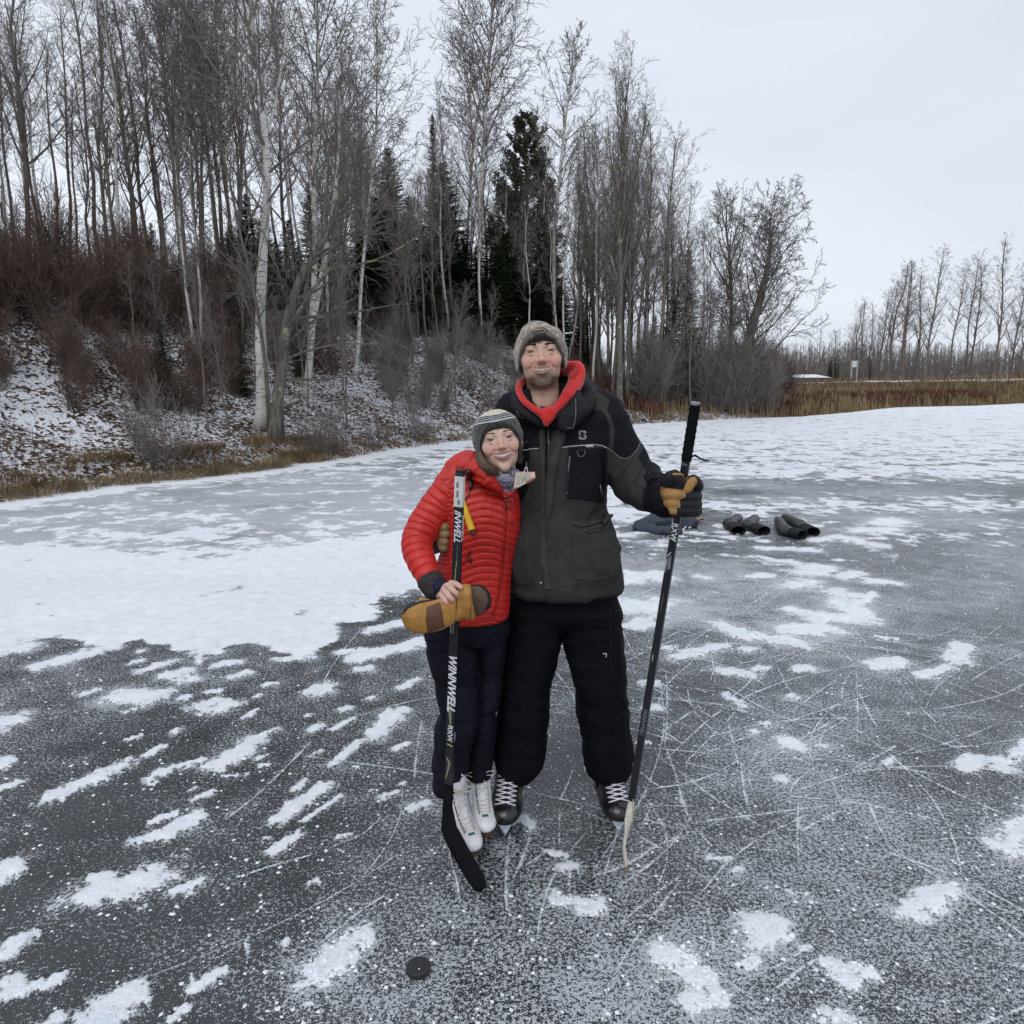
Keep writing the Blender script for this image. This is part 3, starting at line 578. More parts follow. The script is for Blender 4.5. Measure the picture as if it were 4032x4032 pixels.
for k, (bx, ty, wsc, v) in enumerate([(940, 745, .8, 1), (1010, 800, .9, 0), (1110, 850, .9, 3), (1195, 706, .75, 0), (1290, 840, .9, 1), (1388, 643, .62, 2), (1519, 569, .85, 0), (1460, 760, 1.0, 1), (1600, 760, 1.0, 3), (1560, 860, 1.1, 1), (1660, 880, 1.0, 0), (1760, 820, 1.0, 1), (1820, 900, 1.0, 3), (1930, 830, .9, 0), (1990, 900, 1.0, 1), (2130, 930, 1.0, 3), (2180, 980, 1.0, 1), (2290, 1130, .8, 1), (1500, 700, .8, 3), (860, 900, .9, 1), (1740, 620, .8, 1), (560, 980, .8, 3), (520, 1010, .8, 0), (1410, 850, 1.1, 3), (1000, 900, 1.1, 1), (1960, 700, .6, 2), (2600, 1230, .9, 1), (2660, 1200, .9, 3), (2760, 1290, 1.0, 1), (2310, 1180, .9, 3), (1340, 950, 1.0, 1), (1480, 930, 1.1, 3), (1540, 980, 1.1, 0), (1630, 1000, 1.1, 1), (1700, 940, 1.1, 3), (1800, 1010, 1.1, 1), (1870, 960, 1.0, 0), (1910, 1040, 1.0, 1), (2030, 1040, 1.0, 3), (2110, 1060, 1.0, 1), (2220, 1090, 1.0, 0), (1060, 980, 1.0, 1), (1150, 960, 1.0, 3), (1240, 1000, 1.0, 1), (900, 1010, .9, 0), (2010, 800, .7, 1), (2150, 820, .7, 1)]):
    random.seed(100 + k); rY = 22 + random.uniform(2, 9) + max(0, bx - 900) * .010
    if bx > 2500: rY = 40 + k % 3
    spruce(v, bx, 0, ty, wsc * 2.1, label=zone_of(bx, 'dark green conifer', ('tall,' if ty < 860 else 'short,')), group=gdark, Yf=rY)
for k, (bx, by, ty, wsc) in enumerate([(1640, 1280, 1080, 1.5), (1700, 1300, 1120, 1.4), (1740, 1235, 1010, 1.3), (930, 1340, 1270, 1.6), (960, 1560, 1480, 1.4), (1890, 1380, 1200, 1.2), (1840, 1350, 1230, 1.2), (650, 1590, 1500, 1.6), (1180, 1480, 1380, 1.3), (1600, 1200, 960, 1.3), (1985, 1330, 1150, 1.1), (1780, 1390, 1280, 1.2)]):
    spruce(k % 4, bx, by, ty, wsc, M_FIR, 'small bright green fir seedling growing under the trees on the slope', 'young firs under the trees', name='young_fir') if ty > 1150 and wsc > 1.35 else spruce(k % 4, bx, by, ty, wsc, M_FIR, 'mid-sized yellow-green fir on the slope below the dark conifers', 'yellow-green firs on the slope', name='fir_tree')
# ---- the thin grey stand: variants, each copied tree its own object
VAR = []
for k in range(8):
    rnd = random.Random(200 + k); H = 12.0; lean = rnd.uniform(-.7, .7); pth = [Vector((lean * (i / 6) ** 1.4 + rnd.uniform(-.1, .1) * (i > 0), rnd.uniform(-.15, .15) * (i > 0), H * i / 6)) for i in range(7)]
    VAR.append(tree_parts(300 + k, pth, [.085 * (1 - .85 * i / 6) + .008 for i in range(7)], n1=20, l1=(.20, .26, .17, .3)[k % 4], f0=(.42, .3, .5, .25)[k % 4], max=3, a1=((30, 60), (22, 48), (35, 65), (18, 40))[k % 4], up=[.1, .08, .03, 0, 0], n=[.75, .8, .75, 1.2], rmin=.0045, shape=('oval', 'cone', 'oval', 'vase')[k % 4], sides=6))
VARB = []
for k in range(3):
    rnd = random.Random(250 + k); H = 12.0; pth = [Vector((rnd.uniform(-.16, .16) * (i > 0) + .1 * i * (k - 1), rnd.uniform(-.15, .15) * (i > 0), H * i / 6)) for i in range(7)]
    VARB.append(tree_parts(350 + k, pth, [.075 * (1 - .85 * i / 6) + .008 for i in range(7)], n1=18, l1=.19, f0=.4, max=3, a1=(28, 60), n=[.75, .8, .75, 1.2], rmin=.0045, sides=6))
def stand(n, seed, xr, yfun, hr, kinds, group, label, labelb, pb=.25, scatterY=(0, 6)):
    rnd = random.Random(seed)
    for i in range(n):
        px = xr[0] + (xr[1] - xr[0]) * (i + rnd.random()) / n; Y = yfun(px) + rnd.uniform(*scatterY); x = (px - 2016) / F_PX * (Y * CP + .3)
        h, d, s, rd = land(np.array([x]), np.array([Y]))
        if d[0] < 1.2 or rd[0] < 5: continue
        top = rnd.uniform(*hr(px)); H = (top + 1.8 - float(h[0])) if False else rnd.uniform(*hr(px))
        b = rnd.random() < pb; src = rnd.choice(VARB) if b else rnd.choice(kinds); s_ = H / 12.0
        place_tree(src, 'birch_tree' if b else 'bare_tree', (M_BIRCH, M_TWIG) if b else (M_DARK, M_TWIG), (x, Y, float(h[0]) - .1), rnd.uniform(0, 6.28), (s_ ** .8, s_ ** .8, s_), zone_of(px, 'slim white birch' if b else 'slim dark bare tree', 'low in front,' if Y < yfun(px) + (scatterY[0] + scatterY[1]) * .45 else 'deep in the wood,'), group + (', birches' if b else ''), lean=(rnd.uniform(-.05, .05), rnd.uniform(-.06, .06)))
ridge = lambda px: 17.5 + max(0, px - 200) * .0095
stand(44, 11, (-250, 1250), lambda px: 17.5 + max(0, px) * .006, lambda px: (6.2, 9.2) if px < 650 else (7.5, 10.5), VAR, 'slim bare trees at the left', 'slim dark bare tree of the crowded stand at the left of the hill', 'slim white birch of the crowded stand at the left of the hill', .22, (0, 12))
stand(20, 15, (-1300, -250), lambda px: 14 + (px + 1300) * .003, lambda px: (6.5, 9.5), VAR, 'slim bare trees past the left edge', '', '', .2, (0, 10))
stand(34, 12, (1250, 1750), lambda px: 26, lambda px: (6, 9) if px < 1500 else (4.5, 7), VAR, 'slim bare trees by the thin spruce', 'slim bare tree rising among the dark conifers left of the open-crowned birch', 'slim birch rising among the dark conifers left of the open-crowned birch', .25, (0, 12))
stand(30, 13, (1750, 2350), lambda px: 33, lambda px: (6, 10), VAR, 'slim bare trees around the pine', 'slim bare tree standing around the big pine', 'slim pale birch standing around the big pine', .4, (0, 10))
stand(40, 14, (2300, 2800), lambda px: 33, lambda px: (7.5, 11.5) if px < 2650 else (5, 9), VAR, 'slim bare trees right of the man', 'slim bare tree of the upright thicket right of the man', 'slim white birch of the upright thicket right of the man', .25, (0, 9))
# ---- far trees by the road, seen small
far_g = 'bare trees beyond the road'
for k, (px, py, ty, Y, v) in enumerate([(3197, 1482, 1344, 100, 0), (3231, 1482, 1300, 98, 1), (3278, 1480, 1300, 100, 4), (3356, 1480, 1210, 80, 3), (3385, 1480, 1192, 78, 7), (3420, 1480, 1190, 82, 5), (3472, 1480, 1163, 75, 3), (3508, 1480, 1047, 72, 1), (3530, 1480, 1060, 75, 0), (3560, 1480, 1010, 72, 5), (3610, 1480, 1030, 74, 1), (3660, 1480, 980, 72, 3), (3720, 1480, 1040, 74, 0), (3780, 1480, 990, 72, 2), (3840, 1480, 1010, 74, 5), (3900, 1480, 960, 72, 1), (3960, 1480, 1000, 74, 3), (4010, 1480, 980, 72, 7), (4070, 1480, 990, 74, 0), (3330, 1482, 1290, 96, 2), (3440, 1480, 1230, 90, 0), (3495, 1480, 1130, 84, 1), (3110, 1482, 1380, 105, 5), (3150, 1482, 1400, 106, 0)]):
    random.seed(k + 7); px += random.uniform(-22, 22); ty += random.uniform(-30, 60) * (k > 8); Y += random.uniform(-4, 9)
    x = at(px, 1480, Y).x; z = land_z(x, Y); t = at(px, ty, Y); s_ = (t.z - z) / 12
    place_tree(VAR[v], 'bare_tree', (M_DARK, M_TWIG), (x, Y, z - .1), k * 1.3, (s_ * random.uniform(1.1, 1.7), s_ * random.uniform(1.1, 1.7), s_), zone_of(px, 'tall bare tree beyond the snowy road,', 'taller,' if ty < 1200 else 'lower,'), far_g)
# ================================================================ brush, grass, leaves, marsh
def quad_blades(name, P, D, Wd, H, bend, mat, label, seed=3):
    """grass blades: two-piece bent strips. P base points (n,3), D heading, Wd half width, H height"""
    n = len(P); side = np.stack([-np.sin(D), np.cos(D), np.zeros(n)], -1) * Wd[:, None]; fw = np.stack([np.cos(D), np.sin(D), np.zeros(n)], -1)
    mid = P + fw * (bend * H * .25)[:, None]; mid[:, 2] += H * .6; top = P + fw * (bend * H)[:, None]; top[:, 2] += H * (1 - .35 * bend)
    V = np.stack([P - side, P + side, mid + side * .8, mid - side * .8, top], 1).reshape(-1, 3)
    b = (np.arange(n) * 5)[:, None]; F3 = (b[:, None, :] + np.array([[0, 1, 2], [0, 2, 3], [3, 2, 4]])[None]).reshape(-1, 3)
    o = link(name, np_mesh(name, V, F3, 3), None, mat); tag(o, label, kind='stuff'); return o
def shore_point(s, d):
    """world point at arc position s and distance d inland"""
    s = np.asarray(s); d = np.asarray(d); i = np.clip(np.searchsorted(_cum, s, side='right') - 1, 0, len(SHORE) - 2); SH = np.array(SHORE)
    t = (s - _cum[i]) / (_cum[i + 1] - _cum[i]); a = SH[i]; b = SH[i + 1]; dv = b - a; dv = dv / np.linalg.norm(dv, axis=1, keepdims=True)
    return a + (b - a) * t[:, None] + np.stack([-dv[:, 1], dv[:, 0]], -1) * d[:, None]
M_GRASS = Mat('tan_dead_grass'); M_GRASS.set(M_GRASS.ramp(M_GRASS.noise(1.4, 4, .7), [(.25, (.11, .075, .048)), (.5, (.25, .185, .11)), (.8, (.42, .33, .20))]), .85, spec=.1); M_GRASS = M_GRASS.m
M_SEDGE = plain('rust_brown_sedge', (.11, .05, .034), .9, spec=.1, var=.5, nscale=1)
M_LEAF = Mat('dead_leaves'); M_LEAF.set(M_LEAF.ramp(M_LEAF.noise(30, 2, .5), [(.3, (.045, .028, .019)), (.5, (.085, .050, .032)), (.72, (.15, .095, .060))]), .85, spec=.15); M_LEAF = M_LEAF.m
rg = np.random.default_rng(12)
S_L, S_R = _sx(0) - 3, _sx(9)
def scatter(n, s0, s1, d0, d1, pw=1.0):
    s = rg.uniform(s0, s1, n); d = d0 + (d1 - d0) * rg.random(n) ** pw; p = shore_point(s, d); z = land(p[:, 0], p[:, 1])[0]; return np.column_stack([p, z]), s, d
# fallen leaves on the slope
P, s_, d_ = scatter(70000, S_L, S_R, .15, 15, 1.1)
dens = fbm(P[:, 0], P[:, 1], .9, 4) + .5; P = P[rg.random(len(P)) < dens * 1.2]; n = len(P)
a = rg.uniform(0, 6.28, n); L_ = rg.uniform(.022, .055, n); tl = rg.uniform(-.5, .5, n); u = np.stack([np.cos(a), np.sin(a), tl], -1) * L_[:, None]; v = np.stack([-np.sin(a), np.cos(a), rg.uniform(-.5, .9, n)], -1) * (L_ * .6)[:, None]
P[:, 2] += rg.uniform(.012, .045, n); V = np.stack([P - u, P + v, P + u, P - v], 1).reshape(-1, 3); b = (np.arange(n) * 4)[:, None]
o = link('fallen_leaves', np_mesh('leaves', V, (b + np.array([[0, 1, 2, 3]])).reshape(-1, 4), 4), None, M_LEAF); tag(o, 'brown fallen leaves strewn over the snowy slope', kind='stuff')
# grass tussocks along the shore
def tussocks(n_t, s0, s1, d0, d1, per, h, rad):
    c, s, d = scatter(n_t, s0, s1, d0, d1, 1.4); k = rg.integers(per // 2, per, n_t); idx = np.repeat(np.arange(n_t), k); n = len(idx); r = rad * np.sqrt(rg.random(n)); an = rg.uniform(0, 6.28, n)
    P = c[idx] + np.stack([np.cos(an) * r, np.sin(an) * r, 0 * r], -1); hs = rg.uniform(.5, 1.2, n_t)[idx]; return P, an, n, h * hs * rg.uniform(.5, 1.1, n)
P, an, n, H = tussocks(150, S_L, _sx(3) + 1.5, -.12, 1.0, 120, .34, .24)
P2, an2, n2, H2 = tussocks(80, _sx(3), S_R, -.05, .9, 90, .30, .25)
P = np.concatenate([P, P2]); an = np.concatenate([an, an2]); H = np.concatenate([H, H2]); P[:, 2] -= .03
quad_blades('shore_grass', P, an + rg.normal(0, .5, len(P)), np.full(len(P), .0045), H, rg.uniform(.2, 1.0, len(P)), M_GRASS, 'dead tan grass hanging over the edge of the ice')
# brown weed stems under the shore trees
P, s_, d_ = scatter(15000, S_L, S_R, .4, 13, 1.3); k = fbm(P[:, 0], P[:, 1], .5, 3) > -.02; P = P[k]; n = len(P)
quad_blades('dead_weeds', P, rg.uniform(0, 6.28, n), np.full(n, .004), rg.uniform(.12, .5, n), rg.uniform(.05, .5, n), M_TWIG_R, 'thin dead weed stems standing through the snow on the slope')
# marsh on the right
def marsh(n, d0, d1, h0, h1, w, mat, name, label, thr=None, pw=1.0, z_add=0, s0=_sx(8) + 1.5, s1=_cum[-1] - 120, bend=(.1, .8)):
    P, s, d = scatter(n, s0, s1, d0, d1, pw); rd = land(P[:, 0], P[:, 1])[3]; k = rd > 3.6
    if thr is not None: k &= fbm(P[:, 0] * .6, P[:, 1], .35, 3) > thr
    P = P[k]; n = len(P); P[:, 2] += z_add
    return quad_blades(name, P, rg.uniform(0, 6.28, n), np.full(n, w), rg.uniform(h0, h1, n), rg.uniform(*bend, n), mat, label)
marsh(42000, -.2, 8, .3, .85, .014, M_GRASS, 'marsh_grass', 'tan dead marsh grass between the ice and the snowy road', pw=.9)
marsh(26000, 7, 26, .35, .75, .02, M_GRASS, 'tall_marsh_grass', 'taller tan marsh grass farther back towards the road')
marsh(30000, .3, 4.5, .55, .95, .018, M_SEDGE, 'rust_brown_sedge', 'rust brown sedge clumps along the edge of the marsh', thr=.03)
marsh(16000, 12, 34, .35, .8, .02, M_TWIG_R, 'dark_marsh_brush', 'dark reddish brush at the back of the marsh under the road', thr=-.1, bend=(.0, .3))
marsh(260, -.3, 3, .8, 1.6, .012, plain('pale_cattail_stalk', (.42, .34, .20), .8), 'cattail_stalks', 'pale broken cattail stalks at the edge of the ice', bend=(0, .9))
# ---- shrubs
SHR = []
for k in range(5):
    rnd = random.Random(500 + k); out = []; th = []; P_ = dict(DEF); P_.update(max=2, n=[1.1, 1.0, .8], up=[.10, .05, .0], jit=[.13, .2, .3], ang=(22, 48), rmin=.003, limb=9)
    for i in range((16, 22, 12, 26, 18)[k]):
        an = rnd.random() * 6.28; sp = (.45, .3, .7, .35, .9)[k] * rnd.random(); grow(rnd, out, th, Vector((math.cos(an) * .12, math.sin(an) * .12, 0)), Vector((math.cos(an) * sp, math.sin(an) * sp, 1)).normalized(), rnd.uniform(.9, 1.6), .009, 0, P_)
    SHR.append(seg_mesh('stems', out))
def shrub(k, x, y, sc, mat, label, group, rz=0, name='bare_shrub'):
    z = land_z(x, y); me = SHR[k]; key = (k, mat.name)
    if key not in _SM:
        c = me.copy(); c.materials.append(mat); _SM[key] = c
    o = bpy.data.objects.new(name, _SM[key]); C.objects.link(o); o.location = (x, y, z - .05); o.rotation_euler = (0, 0, rz); o.scale = sc if hasattr(sc, '__len__') else (sc, sc, sc); return tag(o, label, 'shrub', group)
_SM = {}
rnd = random.Random(77)
def shrubs(n, px0, px1, py0, py1, s0, s1, mat, label, group, ks=(0, 1, 2, 3, 4), Yr=None):
    for i in range(n):
        px = rnd.uniform(px0, px1)
        if Yr: Y = rnd.uniform(*Yr); x = (px - 2016) / F_PX * (Y * CP + .3); p = Vector((x, Y, 0))
        else: p = hit(px, rnd.uniform(py0, py1))
        if land(np.array([p.x]), np.array([p.y]))[1][0] < .3: continue
        sc = rnd.uniform(s0, s1); shrub(rnd.choice(ks), p.x, p.y, (sc, sc, sc * rnd.uniform(.8, 1.3)), mat, zone_of(px, label.split(' bush')[0] + ' bush', 'knee-high,' if sc < .75 else ('head-high,' if sc > 1.3 else 'waist-high,')), group, rnd.random() * 6.28)
shrubs(52, -100, 1000, 1120, 1330, .8, 1.5, M_TWIG_R, 'reddish brown bare bush in the thicket high on the left slope', 'red brown brush of the left slope')
shrubs(22, -1200, -100, 1150, 1500, .6, 1.4, M_TWIG_R, 'reddish brown bare bush past the left edge', 'red brown brush past the left edge')
shrubs(34, -100, 1000, 1400, 1640, .45, .9, M_TWIG_R, 'low reddish bush on the lower left slope', 'low red bushes of the lower left slope')
shrubs(26, 1000, 1500, 1180, 1500, .5, .9, M_TWIG_R, 'low reddish bush on the slope behind the thick white birch', 'low red bushes behind the birches')
shrubs(44, 1500, 2120, 1250, 1640, .5, 1.1, M_TWIG, 'dark twiggy bush on the slope behind the woman', 'dark bushes of the middle slope')
shrubs(20, 2150, 2600, 1380, 1600, .6, 1.1, M_TWIG_R, 'brown twiggy bush on the snowy bank right of the man', 'brown bushes right of the man')
shrubs(56, 2520, 3030, 0, 0, 1.0, 2.0, M_TWIG, 'dark leaning bush of the dense shore thicket left of the marsh', 'dark bushes of the shore thicket', Yr=(32.5, 40))
shrubs(26, 2850, 3100, 0, 0, 1.0, 1.8, M_TWIG_R, 'reddish bush at the edge of the marsh', 'reddish bushes at the edge of the marsh', Yr=(40, 52))
for (px, py, k, sc, lab) in [(670, 1870, 2, 1.0, 'bare shore shrub leaning over the ice at the far left'), (590, 1850, 0, .9, 'many-stemmed bare shrub beside the tan grass at the far left'), (1250, 1812, 4, .8, 'low spreading shrub over the ice edge, right of the thick white birch'), (1330, 1800, 2, .8, 'bare shrub reaching over the ice between birch and woman'), (1660, 1752, 4, .8, 'dark spreading shrub at the waterline just left of the woman'), (1480, 1780, 2, .55, 'small bare shrub at the waterline, midway between birch and woman')]:
    p = hit(px, py - 12); shrub(k, p.x, p.y, sc, M_TWIG, lab, None, px * .1, 'shore_shrub')
# a few young saplings on the bank
for i in range(26):
    px = rnd.uniform(520, 2100); p = hit(px, rnd.uniform(1450, 1720)); s_ = rnd.uniform(.16, .34)
    place_tree(rnd.choice(VAR), 'sapling', (M_DARK, M_TWIG), (p.x, p.y, p.z - .05), rnd.random() * 6, (s_ * 1.1, s_ * 1.1, s_), zone_of(px, 'thin bare sapling on the lower bank'), 'saplings on the lower bank', cat='sapling', lean=(rnd.uniform(-.15, .15), rnd.uniform(-.15, .15)))
# fallen logs
def log(p0, p1, r, label, mat):
    a = hit(*p0); b = hit(*p1); m_ = MB(); pts = [a.lerp(b, t) + Vector((0, 0, r * .8 + .02 * math.sin(t * 7))) for t in (0, .2, .4, .6, .8, 1)]
    for q in pts: q.z = max(q.z, land_z(q.x, q.y) + r * .7)
    m_.tube(pts, [r * (1 - .5 * i / 5) for i in range(6)], 8); tag(m_.build('fallen_log', mat), label, 'log')
log((520, 1385), (690, 1440), .07, 'snow dusted fallen trunk lying across the upper left slope', M_GREY)
log((870, 1330), (935, 1290), .035, 'thin pale fallen pole propped in the brush left of the thick birch', M_BIRCH)
log((1770, 1295), (1795, 1335), .06, 'short snowy log on the slope behind the woman', M_GREY)
log((1590, 1420), (1680, 1385), .06, 'mossy fallen trunk below the green firs', M_GREY)
log((2590, 1650), (2650, 1657), .09, 'pale log lying at the ice edge right of the man', M_GREY)
log((1120, 1610), (1190, 1585), .05, 'grey fallen trunk beside the foot of the lichened tree', M_GREY)
# ---- far wood, one mass
fw = []; rnd = random.Random(9)
for i in range(3200):
    Y = rnd.uniform(112, 190); x = rnd.uniform(.2, 1.0) * Y; z = land_z(x, Y) if i % 10 == 0 else zl; zl = z
    h = rnd.uniform(3.2, 6.5) * (1 + (Y - 112) / 160); lx = rnd.uniform(-.3, .3); fw.append((x, Y, z, x + lx, Y, z + h, .06, .02))
    for j in range(13):
        f = rnd.uniform(.15, 1); L_ = rnd.uniform(.6, 1.5) * (1.2 - f * .6); a = rnd.random() * 6.28; fw.append((x + lx * f, Y, z + h * f, x + lx * f + math.cos(a) * L_ * .6, Y + math.sin(a) * L_ * .6, z + h * f + L_ * .8, .035, .012))
o = link('far_wood', seg_mesh('far_wood', fw), None, M_TWIG); tag(o, 'dark far-off bare wood beyond the road', kind='stuff')
for k, (px, ty, Y) in enumerate([(3285, 1400, 108), (3268, 1415, 108), (3298, 1420, 109), (3420, 1400, 120), (3100, 1430, 115)]):
    x = at(px, 1480, Y).x; z = land_z(x, Y); t = at(px, ty, Y); hs = (t.z - z) / 10; place_tree(SPR[k % 3], 'spruce_tree', (M_DARK, M_NEEDLE), (x, Y, z), k, (hs * 1.4, hs * 1.4, hs), 'small dark far spruce beside the white-roofed building', 'far spruces')
# ---- road sign seen from behind, white-roofed building
Ys = 72.0; sp = at(3360, 1490, Ys); zr = land_z(sp.x, Ys); sg = empty('road_sign', (sp.x, Ys, zr)); tag(sg, 'blank grey back of a road sign on two posts beside the snowy road', 'sign')
tp = at(3360, 1421, Ys).z; bt = at(3360, 1446, Ys).z; hw = (at(3375, 1430, Ys).x - at(3348, 1430, Ys).x) / 2
M_SIGN = plain('pale_sign_metal', (.55, .58, .57), .5, .3); M_POST = plain('galvanised_post', (.30, .31, .32), .5, .5)
mb = MB(); mb.box((sp.x, Ys, (tp + bt) / 2), hw, .02, (tp - bt) / 2); mb.build('panel', M_SIGN, sg, False)
for sx in (-1, 1):
    mb = MB(); mb.box((sp.x + sx * hw * .82, Ys - .06, (tp + zr) / 2 - .2), .05, .04, (tp - zr) / 2 + .15); mb.build('post', M_POST, sg, False)
Yh = 88.0; a = at(3150, 1500, Yh); b = at(3272, 1500, Yh); zh = land_z(a.x, Yh) - .2; top = at(3200, 1474, Yh).z; eav = at(3200, 1487, Yh).z
hb = empty('building', ((a.x + b.x) / 2, Yh, zh)); tag(hb, 'low far building with a snow covered roof behind the road', 'building')
mb = MB(); mb.box(((a.x + b.x) / 2, Yh + 3, (eav + zh) / 2), (b.x - a.x) / 2 - .2, 3, (eav - zh) / 2); mb.build('wall', plain('weathered_wall', (.22, .21, .21), .8), hb, False)
mb = MB(); x0, x1 = a.x, b.x; xm = x0 + (x1 - x0) * .22; xn = x1 - (x1 - x0) * .15
mb.add([(x0, Yh - .3, eav), (x1, Yh - .3, eav), (x1, Yh + 6.3, eav), (x0, Yh + 6.3, eav), (xm, Yh + 3, top), (xn, Yh + 3, top)], [(0, 1, 5, 4), (1, 2, 5), (2, 3, 4, 5), (3, 0, 4), (3, 2, 1, 0)]); mb.build('roof', plain('snowy_roof', (.72, .74, .78), .9), hb, False)
for q in (.3, .5, .7):
    mb = MB(); mb.box((x0 + (x1 - x0) * q, Yh - .02, (eav + zh) / 2), .35, .03, .35); mb.build('window', plain('dark_pane', (.03, .035, .04), .2), hb, False)
# ---- frozen snow crumbs and skate marks on the ice
n = 22000; Yc = .95 + 7.5 * rg.random(n) ** 1.5; Xc = rg.uniform(-.85, .85, n) * (Yc + .2); k = fbm(Xc, Yc, 1.6, 4) + .38 + .25 * rg.random(n) > .33; Xc = Xc[k]; Yc = Yc[k]; n = len(Xc)
r = .0012 + .0075 * rg.random(n) ** 6; r *= 1 + Yc * .05
O = np.array([[1, 0, 0], [-.9, .1, 0], [0, 1, 0], [.1, -1, 0], [0, 0, .8], [0, 0, -.5]]) ; an = rg.uniform(0, 6.28, n); ca, sa = np.cos(an), np.sin(an)
V = np.empty((n, 6, 3)); jx = rg.uniform(.6, 1.4, (n, 6))
for q in range(6):
    ox, oy, oz = O[q]; V[:, q, 0] = Xc + (ca * ox - sa * oy) * r * jx[:, q]; V[:, q, 1] = Yc + (sa * ox + ca * oy) * r * jx[:, q]; V[:, q, 2] = .0015 + oz * r * .7
b = (np.arange(n) * 6)[:, None, None]; Fo = np.array([[0, 2, 4], [2, 1, 4], [1, 3, 4], [3, 0, 4]])
M_CRUMB = plain('snow_crumbs', (.80, .83, .87), .8, spec=.3, var=.1)
o = link('snow_crumbs', np_mesh('crumbs', V.reshape(-1, 3), (b + Fo[None]).reshape(-1, 3), 3), None, M_CRUMB); tag(o, 'small white crumbs of snow and ice scattered over the dark ice', kind='stuff')
# chunks of scraped snow lying in the nearer patches
CH = []
for p0, p1, hw in PATCH:
    if hw < 26: continue
    for _ in range(int(hw * 1.1)):
        t = rg.random(); q = ground(p0[0] + (p1[0] - p0[0]) * t + rg.normal(0, hw * .75), p0[1] + (p1[1] - p0[1]) * t + rg.normal(0, hw * .55))
        if q.y < 3.4: CH.append((q.x, q.y, .0025 + .011 * rg.random() ** 3))
CH = np.array(CH); n = len(CH); th = np.linspace(0, 2 * math.pi, 6)[:-1]; V = np.empty((n, 11, 3)); ph = rg.uniform(0, 6.28, n)
for q in range(5):
    for k_, (rr, zz) in enumerate(((1.0, 0.0), (.62, .62))):
        jr = rg.uniform(.6, 1.25, n) * CH[:, 2] * rr; V[:, q + 5 * k_, 0] = CH[:, 0] + np.cos(ph + th[q]) * jr; V[:, q + 5 * k_, 1] = CH[:, 1] + np.sin(ph + th[q]) * jr; V[:, q + 5 * k_, 2] = .003 + CH[:, 2] * zz * rg.uniform(.5, 1, n)
V[:, 10] = np.column_stack([CH[:, 0], CH[:, 1], .003 + CH[:, 2] * .8]); T_ = []
for q in range(5): a = q; b_ = (q + 1) % 5; T_ += [[a, b_, b_ + 5], [a, b_ + 5, a + 5], [a + 5, b_ + 5, 10]]
o = link('snow_chunks', np_mesh('chunks', V.reshape(-1, 3), ((np.arange(n) * 11)[:, None, None] + np.array(T_)[None]).reshape(-1, 3), 3), None, M_CRUMB); tag(o, 'broken chunks of scraped snow lying in the foreground patches', kind='stuff')
M_SCR = Mat('skate_scratch'); M_SCR.set((.74, .78, .83), .8, spec=.3)
g1 = M_SCR.noise(110, 4, .75); g2 = M_SCR.noise(9, 3, .6); al = M_SCR.step(M_SCR.math('ADD', M_SCR.math('MULTIPLY_ADD', g2, .55, g1), M_SCR.math('MULTIPLY', M_SCR.attr('edge'), .17)), .80, 1.0)
M_SCR.link(M_SCR.math('MULTIPLY', al, .85), M_SCR.b.inputs['Alpha']); M_SCR = M_SCR.m
MARK = [[(570, 270), (590, 340), (640, 430)], [(630, 280), (720, 360), (780, 410)], [(670, 200), (760, 150), (860, 90)], [(690, 240), (780, 170), (900, 90)], [(350, 450), (500, 310), (700, 250)], [(640, 440), (760, 415), (850, 395)], [(800, 440), (830, 510), (870, 570)], [(860, 640), (950, 570), (1050, 505)],
        [(400, 590), (500, 600), (600, 615), (680, 640)], [(630, 640), (540, 730), (420, 850)], [(480, 610), (400, 670), (320, 730)], [(600, 690), (620, 780), (640, 860)], [(340, 480), (345, 640), (335, 790)], [(240, 790), (340, 795), (450, 805), (540, 815)], [(700, 820), (740, 800), (790, 780)],
        [(340, 790), (380, 900), (430, 1070), (530, 1200)], [(300, 820), (400, 890), (560, 1010), (780, 1140), (950, 1250)], [(180, 1270), (300, 1200), (480, 1130), (630, 1060)], [(660, 930), (760, 850), (870, 770), (1010, 690), (1100, 650)], [(930, 760), (1010, 715), (1090, 665)], [(1130, 470), (1135, 620), (1132, 780)], [(1140, 560), (1180, 640), (1215, 700)],
        [(1110, 470), (1075, 530), (1070, 590)], [(855, 1020), (870, 940), (960, 870), (1100, 825)], [(890, 1010), (885, 1130), (892, 1280)], [(900, 1140), (960, 1100), (1060, 1050)], [(1165, 985), (1210, 1090), (1290, 1240)], [(420, 850), (500, 870), (600, 885)], [(235, 1130), (270, 1050), (320, 975)], [(220, 880), (270, 920), (340, 970)], [(400, 1320), (280, 1410), (140, 1530)], [(400, 1340), (230, 1560), (100, 1780)],
        [(620, 1300), (700, 1260)], [(515, 1455), (530, 1550), (537, 1640)], [(490, 1480), (500, 1560)], [(800, 1790), (900, 1710), (980, 1660)], [(560, 1720), (640, 1790), (710, 1840)], [(290, 1755), (430, 1745), (560, 1710)], [(340, 1830), (450, 1900)], [(940, 270), (1050, 360), (1110, 430)], [(1180, 250), (1230, 210), (1295, 190)], [(1100, 260), (1140, 320), (1170, 350)], [(300, 620), (350, 520), (450, 430)], [(1000, 360), (900, 400), (820, 430)], [(700, 80), (740, 130), (780, 160)], [(180, 210), (240, 150), (300, 120)], [(200, 420), (310, 350), (400, 300)], [(650, 850), (660, 950), (680, 1040)], [(1130, 870), (1260, 800), (1295, 780)], [(1030, 930), (1060, 1010), (1110, 1090)], [(150, 1100), (90, 1300), (40, 1480)], [(380, 60), (460, 20), (560, -20)], [(900, 20), (820, 90), (740, 140)]]
